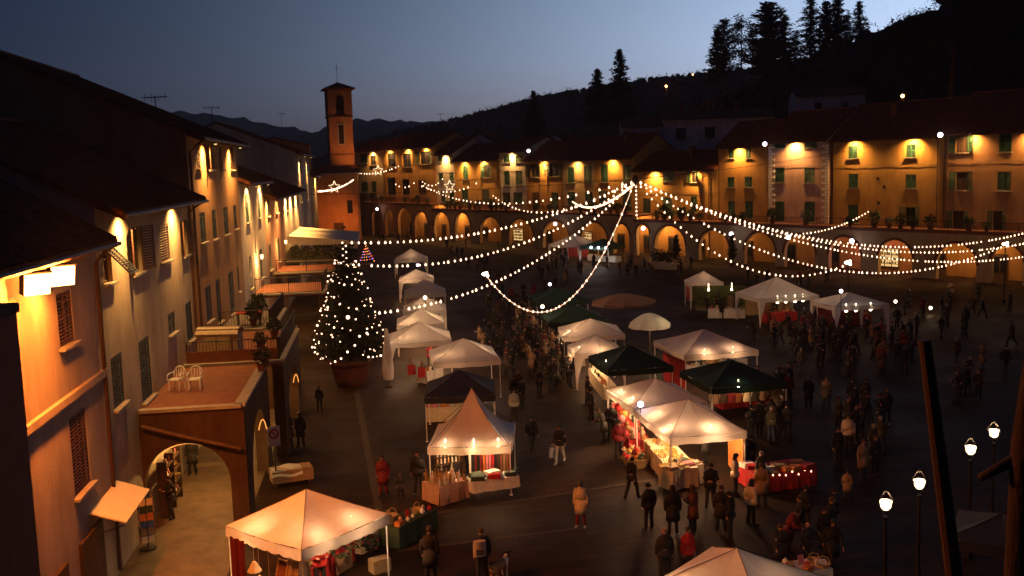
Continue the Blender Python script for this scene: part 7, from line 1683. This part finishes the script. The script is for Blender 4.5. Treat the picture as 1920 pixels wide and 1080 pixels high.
def loft(b, rings, n=12):
    R = []
    for (c, rx, ry, ax) in rings:
        R.append([b.av(c+Vector((math.cos(2*math.pi*k/n)*rx, 0, 0))+ax*(math.sin(2*math.pi*k/n)*ry)) for k in range(n)])
    for A, B in zip(R, R[1:]):
        for k in range(n): b.face((A[k], A[(k+1) % n], B[(k+1) % n], B[k]))
    b.face(R[0][::-1]); b.face(R[-1])
def coat_mesh(pose, long_, bulk=1.0):
    J = joints(pose); b = MB(); ax = Vector((0, 1, 0)); ln = (J['chest']-J['pelvis']).normalized(); ay = ln.cross(Vector((-1, 0, 0)))
    hem = .52 if long_ else .80; P = J['pelvis']
    loft(b, [(Vector((0, 0, hem+.04)), .19, .14, ax), (Vector((0, 0, hem)), .245 if long_ else .215, .20 if long_ else .175, ax), (Vector((0, 0, (hem+.93)/2)), .23, .18, ax), (P+Vector((0, 0, .03)), .218, .168, ax), (J['belly'], .212, .16, ay), (J['chest'], .222, .155, ay), (J['chest'].lerp(J['neck0'], .45), .215, .135, ay), (J['chest'].lerp(J['neck0'], .8), .16, .11, ay), (J['neck0']+ln*.02, .095, .085, ay), (J['neck1']-ln*.005, .082, .08, ay)], 14)
    for S in 'LR': b.tube([J['sh'+S].lerp(J['chest'], .45)+Vector((0, 0, .05)), J['sh'+S].lerp(J['chest'], .1)+Vector((0, 0, .012)), J['sh'+S].lerp(J['el'+S], .3), J['el'+S], J['wr'+S].lerp(J['el'+S], .35), J['wr'+S]], [.06, .078, .074, .064, .056, .05], 8)
    return b.mesh('coat', C_['black'], True)
def trousers_mesh(pose):
    J = joints(pose); b = MB()
    for S in 'LR': b.tube([J['hp'+S]+Vector((0, 0, .03)), J['hp'+S].lerp(J['kn'+S], .5), J['kn'+S], J['kn'+S].lerp(J['an'+S], .5), J['an'+S]+Vector((0, 0, -.02))], [.108, .094, .074, .068, .062], 8)
    b.ball((0, 0, .90), .14, 10, 6, (1.1, .8, .7))
    return b.mesh('trousers', C_['dark'], True)
def shoe_mesh(pose, S):
    J = joints(pose); b = MB()
    if True:
        a, t_ = J['an'+S], J['to'+S]; d = t_-a
        b.tube([a+Vector((0, -.055, -.035)), a+Vector((0, 0, -.035)), a+d*.6+Vector((0, 0, -.005)), t_+Vector((0, .03, .005))], [.035, .05, .046, .03], 7)
    return b.mesh('shoe', C_['shoe'], True)
def hair_mesh(pose, kind):
    J = joints(pose); c = J['head']; b = MB()
    if kind == 'hat':
        b.ball(c+Vector((0, -.008, .045)), .108, 12, 8, (.96, 1.1, .92)); b.tube([c+Vector((.1*math.cos(k*.5236), .115*math.sin(k*.5236)-.008, .045)) for k in range(13)], .018, 5); return b.mesh('hat', C_['grey'], True)
    n, m = 12, 7
    def fn(a, v):
        th = v*math.pi*(.62 if kind != 'bald' else .5); ph = a*2*math.pi; fr = max(0, math.sin(ph))
        th *= 1-.42*fr
        return tuple(c+Vector((math.cos(ph)*math.sin(th)*.098, math.sin(ph)*math.sin(th)*.116-.006, math.cos(th)*.115+.012)))
    b.grid(fn, n, m)
    if kind == 'long':
        def fl(a, v): ph = math.pi*(1.0+a)+(.25 if a < .5 else -.25)*0; return tuple(c+Vector((math.cos(ph)*(.1+.035*v), math.sin(ph)*(.11+.03*v)-.008, .02-.30*v)))
        b.grid(fl, 10, 4)
    return b.mesh('hair', C_['hair'], True)
POSES = ('stand', 'hold', 'walk', 'walkbag', 'lean', 'pocket', 'point')
BODY = {p: body_mesh(p) for p in POSES}; TR = {p: trousers_mesh(p) for p in POSES}; SHO = {(p, S): shoe_mesh(p, S) for p in POSES for S in 'LR'}
COAT = {(p, l): coat_mesh(p, l) for p in POSES for l in (0, 1)}; HAIR = {(p, k): hair_mesh(p, k) for p in POSES for k in ('short', 'long', 'hat')}
# look: coat colour, long?, trousers, headgear, hair colour, shoes
LOOK = {'black': ('black', 0, 'dark', 'short', 'hair', 'shoe'), 'dark': ('dark', 1, 'black', 'short', 'hairb', 'shoe'), 'navy': ('navy', 0, 'denim', 'short', 'hair', 'shoe'), 'brown': ('brown', 1, 'dark', 'hat', 'darkred', 'shoe'),
 'longblack': ('black', 1, 'dark', 'long', 'hair', 'shoe'), 'tan': ('tan', 1, 'denim', 'short', 'hairb', 'shoe'), 'olive': ('olive', 0, 'denim', 'short', 'hairg', 'shoe'), 'redjacket': ('red', 0, 'dark', 'short', 'hair', 'shoe'), 'wine': ('darkred', 0, 'dark', 'short', 'hair', 'shoe'), 'bald': ('dark', 0, 'dark', None, 'hairg', 'shoe'),
 'whitecoat': ('cream', 1, 'darkred', 'hat', 'grey', 'gshoe'), 'blackjacket': ('black', 0, 'pale', 'short', 'hair', 'gshoe'), 'red': ('darkred', 1, 'darkred', 'short', 'hair', 'shoe'), 'pack': ('black', 0, 'dark', 'short', 'hairb', 'shoe'), 'rust': ('rust', 1, 'dark', 'long', 'hairb', 'shoe'), 'cream': ('cream', 0, 'dark', 'long', 'hair', 'shoe')}
WORD = {'black': 'black jacket', 'dark': 'charcoal coat', 'navy': 'navy jacket', 'brown': 'brown coat', 'longblack': 'black coat', 'tan': 'tan coat', 'olive': 'olive jacket', 'redjacket': 'red jacket', 'wine': 'wine jacket', 'bald': 'charcoal jacket', 'cream': 'cream jacket'}
def dress(name, mesh, body, colour):
    o = inst(name, mesh, body); o.material_slots[0].link = 'OBJECT'; o.material_slots[0].material = C_[colour]; return o
def person(x, y, pose, look, face, sc, label, group=None):
    c, lg, tr_, hd, hc, sh = LOOK[look]
    o = inst('person', BODY[pose], None, (x, y, 0), R_(-face), sc); tag(o, label, 'person', group)
    dress('coat', COAT[(pose, lg)], o, c); dress('trousers', TR[pose], o, tr_); dress('shoe', SHO[(pose, 'L')], o, sh); dress('shoe', SHO[(pose, 'R')], o, sh)
    if hd: dress('hat' if hd == 'hat' else 'hair', HAIR[(pose, hd)], o, hc)
    return o
for (x, y, pose, look, face, sc, label) in SINGLES:
    person(x, y, pose, look, face, sc, label, None)
for lab, where, C in CROWDS:
    for i, (x, y, pose, look, face, sc) in enumerate(C):
        person(x, y, pose, look, face, sc, 'person in '+WORD[look]+', '+ORD[i]+' from left '+where, 'people '+where)
# stall keepers behind their tables
for (key, x, y, look, f, lab) in (('T1', .55, -.1, 'redjacket', 150, 'stall keeper in red jacket under the nearest canopy'), ('T2', -.5, .9, 'black', 180, 'stall keeper in black inside the peaked tent'), ('W4', 1.0, .6, 'dark', -90, 'stall keeper in charcoal coat behind the jewellery tables'),
        ('W3', .2, .3, 'navy', -100, 'stall keeper in navy behind the toy table'), ('TR1', .2, .6, 'black', 180, 'stall keeper in black under the white pyramid tent'), ('TR2', .2, .5, 'brown', 180, 'stall keeper in brown behind the red counter'),
        ('T5', .6, .2, 'redjacket', 120, 'stall keeper in red inside the draped leg tent'), ('BW', .5, .3, 'tan', 180, 'stall keeper in tan coat under the broad canopy')):
    p = local(key, x, y); person(p.x, p.y, 'hold', look, f, 1.0, lab)
# things people carry
def bag(p, label, c, w=.34, h=.42):
    t = thing('carrier_bag', label, 'bag', p, random.uniform(0, 1)); b = MB(); b.grid(lambda a, v: (w*math.cos(a*6.2832)*.5*(1-.12*v), .11*math.sin(a*6.2832)*(1-.3*v), h*v), 14, 3); b.poly([(w*.5*math.cos(k*.449), .11*math.sin(k*.449), 0) for k in range(14)][::-1]); b.build('body', C_[c], t)
    for y in (-.05, .05): b = MB(); b.tube([(-.08, y, h), (-.05, y, h+.14), (.05, y, h+.14), (.08, y, h)], .008, 4); b.build('handle', C_[c], t)
sx = {s[6]: s for s in SINGLES}
def near(label, dx, dy, z): s = sx[label]; return (s[0]+dx, s[1]+dy, z)
bag(near('person in black jacket and pale trousers carrying a white bag', -.33, -.08, .30), 'white carrier bag held by the walker in pale trousers', 'white')
s = sx['person in black wearing a white backpack at bottom of square']
t = thing('backpack', 'white backpack worn by the person in black at the bottom', 'backpack', (s[0]-.05, s[1]-.25, 1.0), R_(15)); b = MB(); b.grid(lambda a, v: (.21*math.cos(a*6.2832)*(1-.25*max(0, v-.7)), .12*math.sin(a*6.2832), .48*v-.02), 16, 6); b.poly([(.20*math.cos(k*.393), .12*math.sin(k*.393), .46) for k in range(16)]); b.build('body', C_['pale'], t)
b = MB(); b.box((0, -.125, .14), (.28, .05, .18)); b.build('pocket', C_['grey'], t)
for x in (-.13, .13): b = MB(); b.tube([(x, .1, .05), (x, .22, .25), (x, .12, .45)], .018, 4); b.build('strap', C_['grey'], t)
s = sx['person in pale hat holding a white box beside the lit archway']
b = MB(); b.box((0, 0, 0), (.42, .3, .2)); b.box((0, 0, .105), (.44, .32, .02)); o = b.build('carton', C_['white']); a = R_(-s[4]); o.location = (s[0]-math.sin(a)*.42, s[1]+math.cos(a)*.42, 1.12); o.rotation_euler = (0, 0, a); tag(o, 'white box held by the person beside the lit archway', 'carton')
# dog at the bottom of the square: tan back, white chest, black head, looking up to the right
def dog():
    V = [(0, 0, .48), (.22, 0, .50), (.42, 0, .52), (.52, 0, .62), (.60, 0, .74), (.72, 0, .74), (.80, 0, .72), (-.2, 0, .47), (-.34, 0, .55), (-.46, 0, .68)]
    E = [(0, 1), (1, 2), (2, 3), (3, 4), (4, 5), (5, 6), (0, 7), (7, 8), (8, 9)]; r = [(.10, .11), (.115, .135), (.11, .125), .075, .075, .045, .03, (.09, .10), .03, .015]
    for s in (-1, 1):
        k = len(V); V += [(.40, s*.08, .42), (.39, s*.085, .25), (.40, s*.085, .05), (.46, s*.085, .025)]; E += [(2, k), (k, k+1), (k+1, k+2), (k+2, k+3)]; r += [.06, .035, .026, .025]
        k = len(V); V += [(-.2, s*.085, .40), (-.12, s*.09, .27), (-.27, s*.09, .17), (-.23, s*.09, .04), (-.17, s*.09, .022)]; E += [(7, k), (k, k+1), (k+1, k+2), (k+2, k+3), (k+3, k+4)]; r += [.075, .05, .028, .025, .024]
    me = skin([Vector(v) for v in V], E, r); b = MB(); b.v = [tuple(v.co) for v in me.vertices]; b.f = [tuple(p.vertices) for p in me.polygons]
    for p in me.polygons: c = p.center; b.mi.append(1 if c.x > .50 and c.z > .6 else 2 if (c.x > .38 or c.z < .2) else 0)
    b.m = 1
    for s in (-1, 1): b.tube([(.57, s*.06, .79), (.54, s*.085, .74), (.56, s*.09, .66)], [.03, .03, .012], 5); b.ball((.66, s*.042, .775), .012, 5, 4)
    b.ball((.83, 0, .725), .02, 6, 4)
    o = b.build('dog', [C_['tan'], C_['black'], C_['white']], None, True); return o
o = dog(); o.location = (-.75, 30.4, 0); o.rotation_euler = (0, 0, R_(55)); tag(o, 'tan dog with white chest and black head at the bottom edge', 'dog')
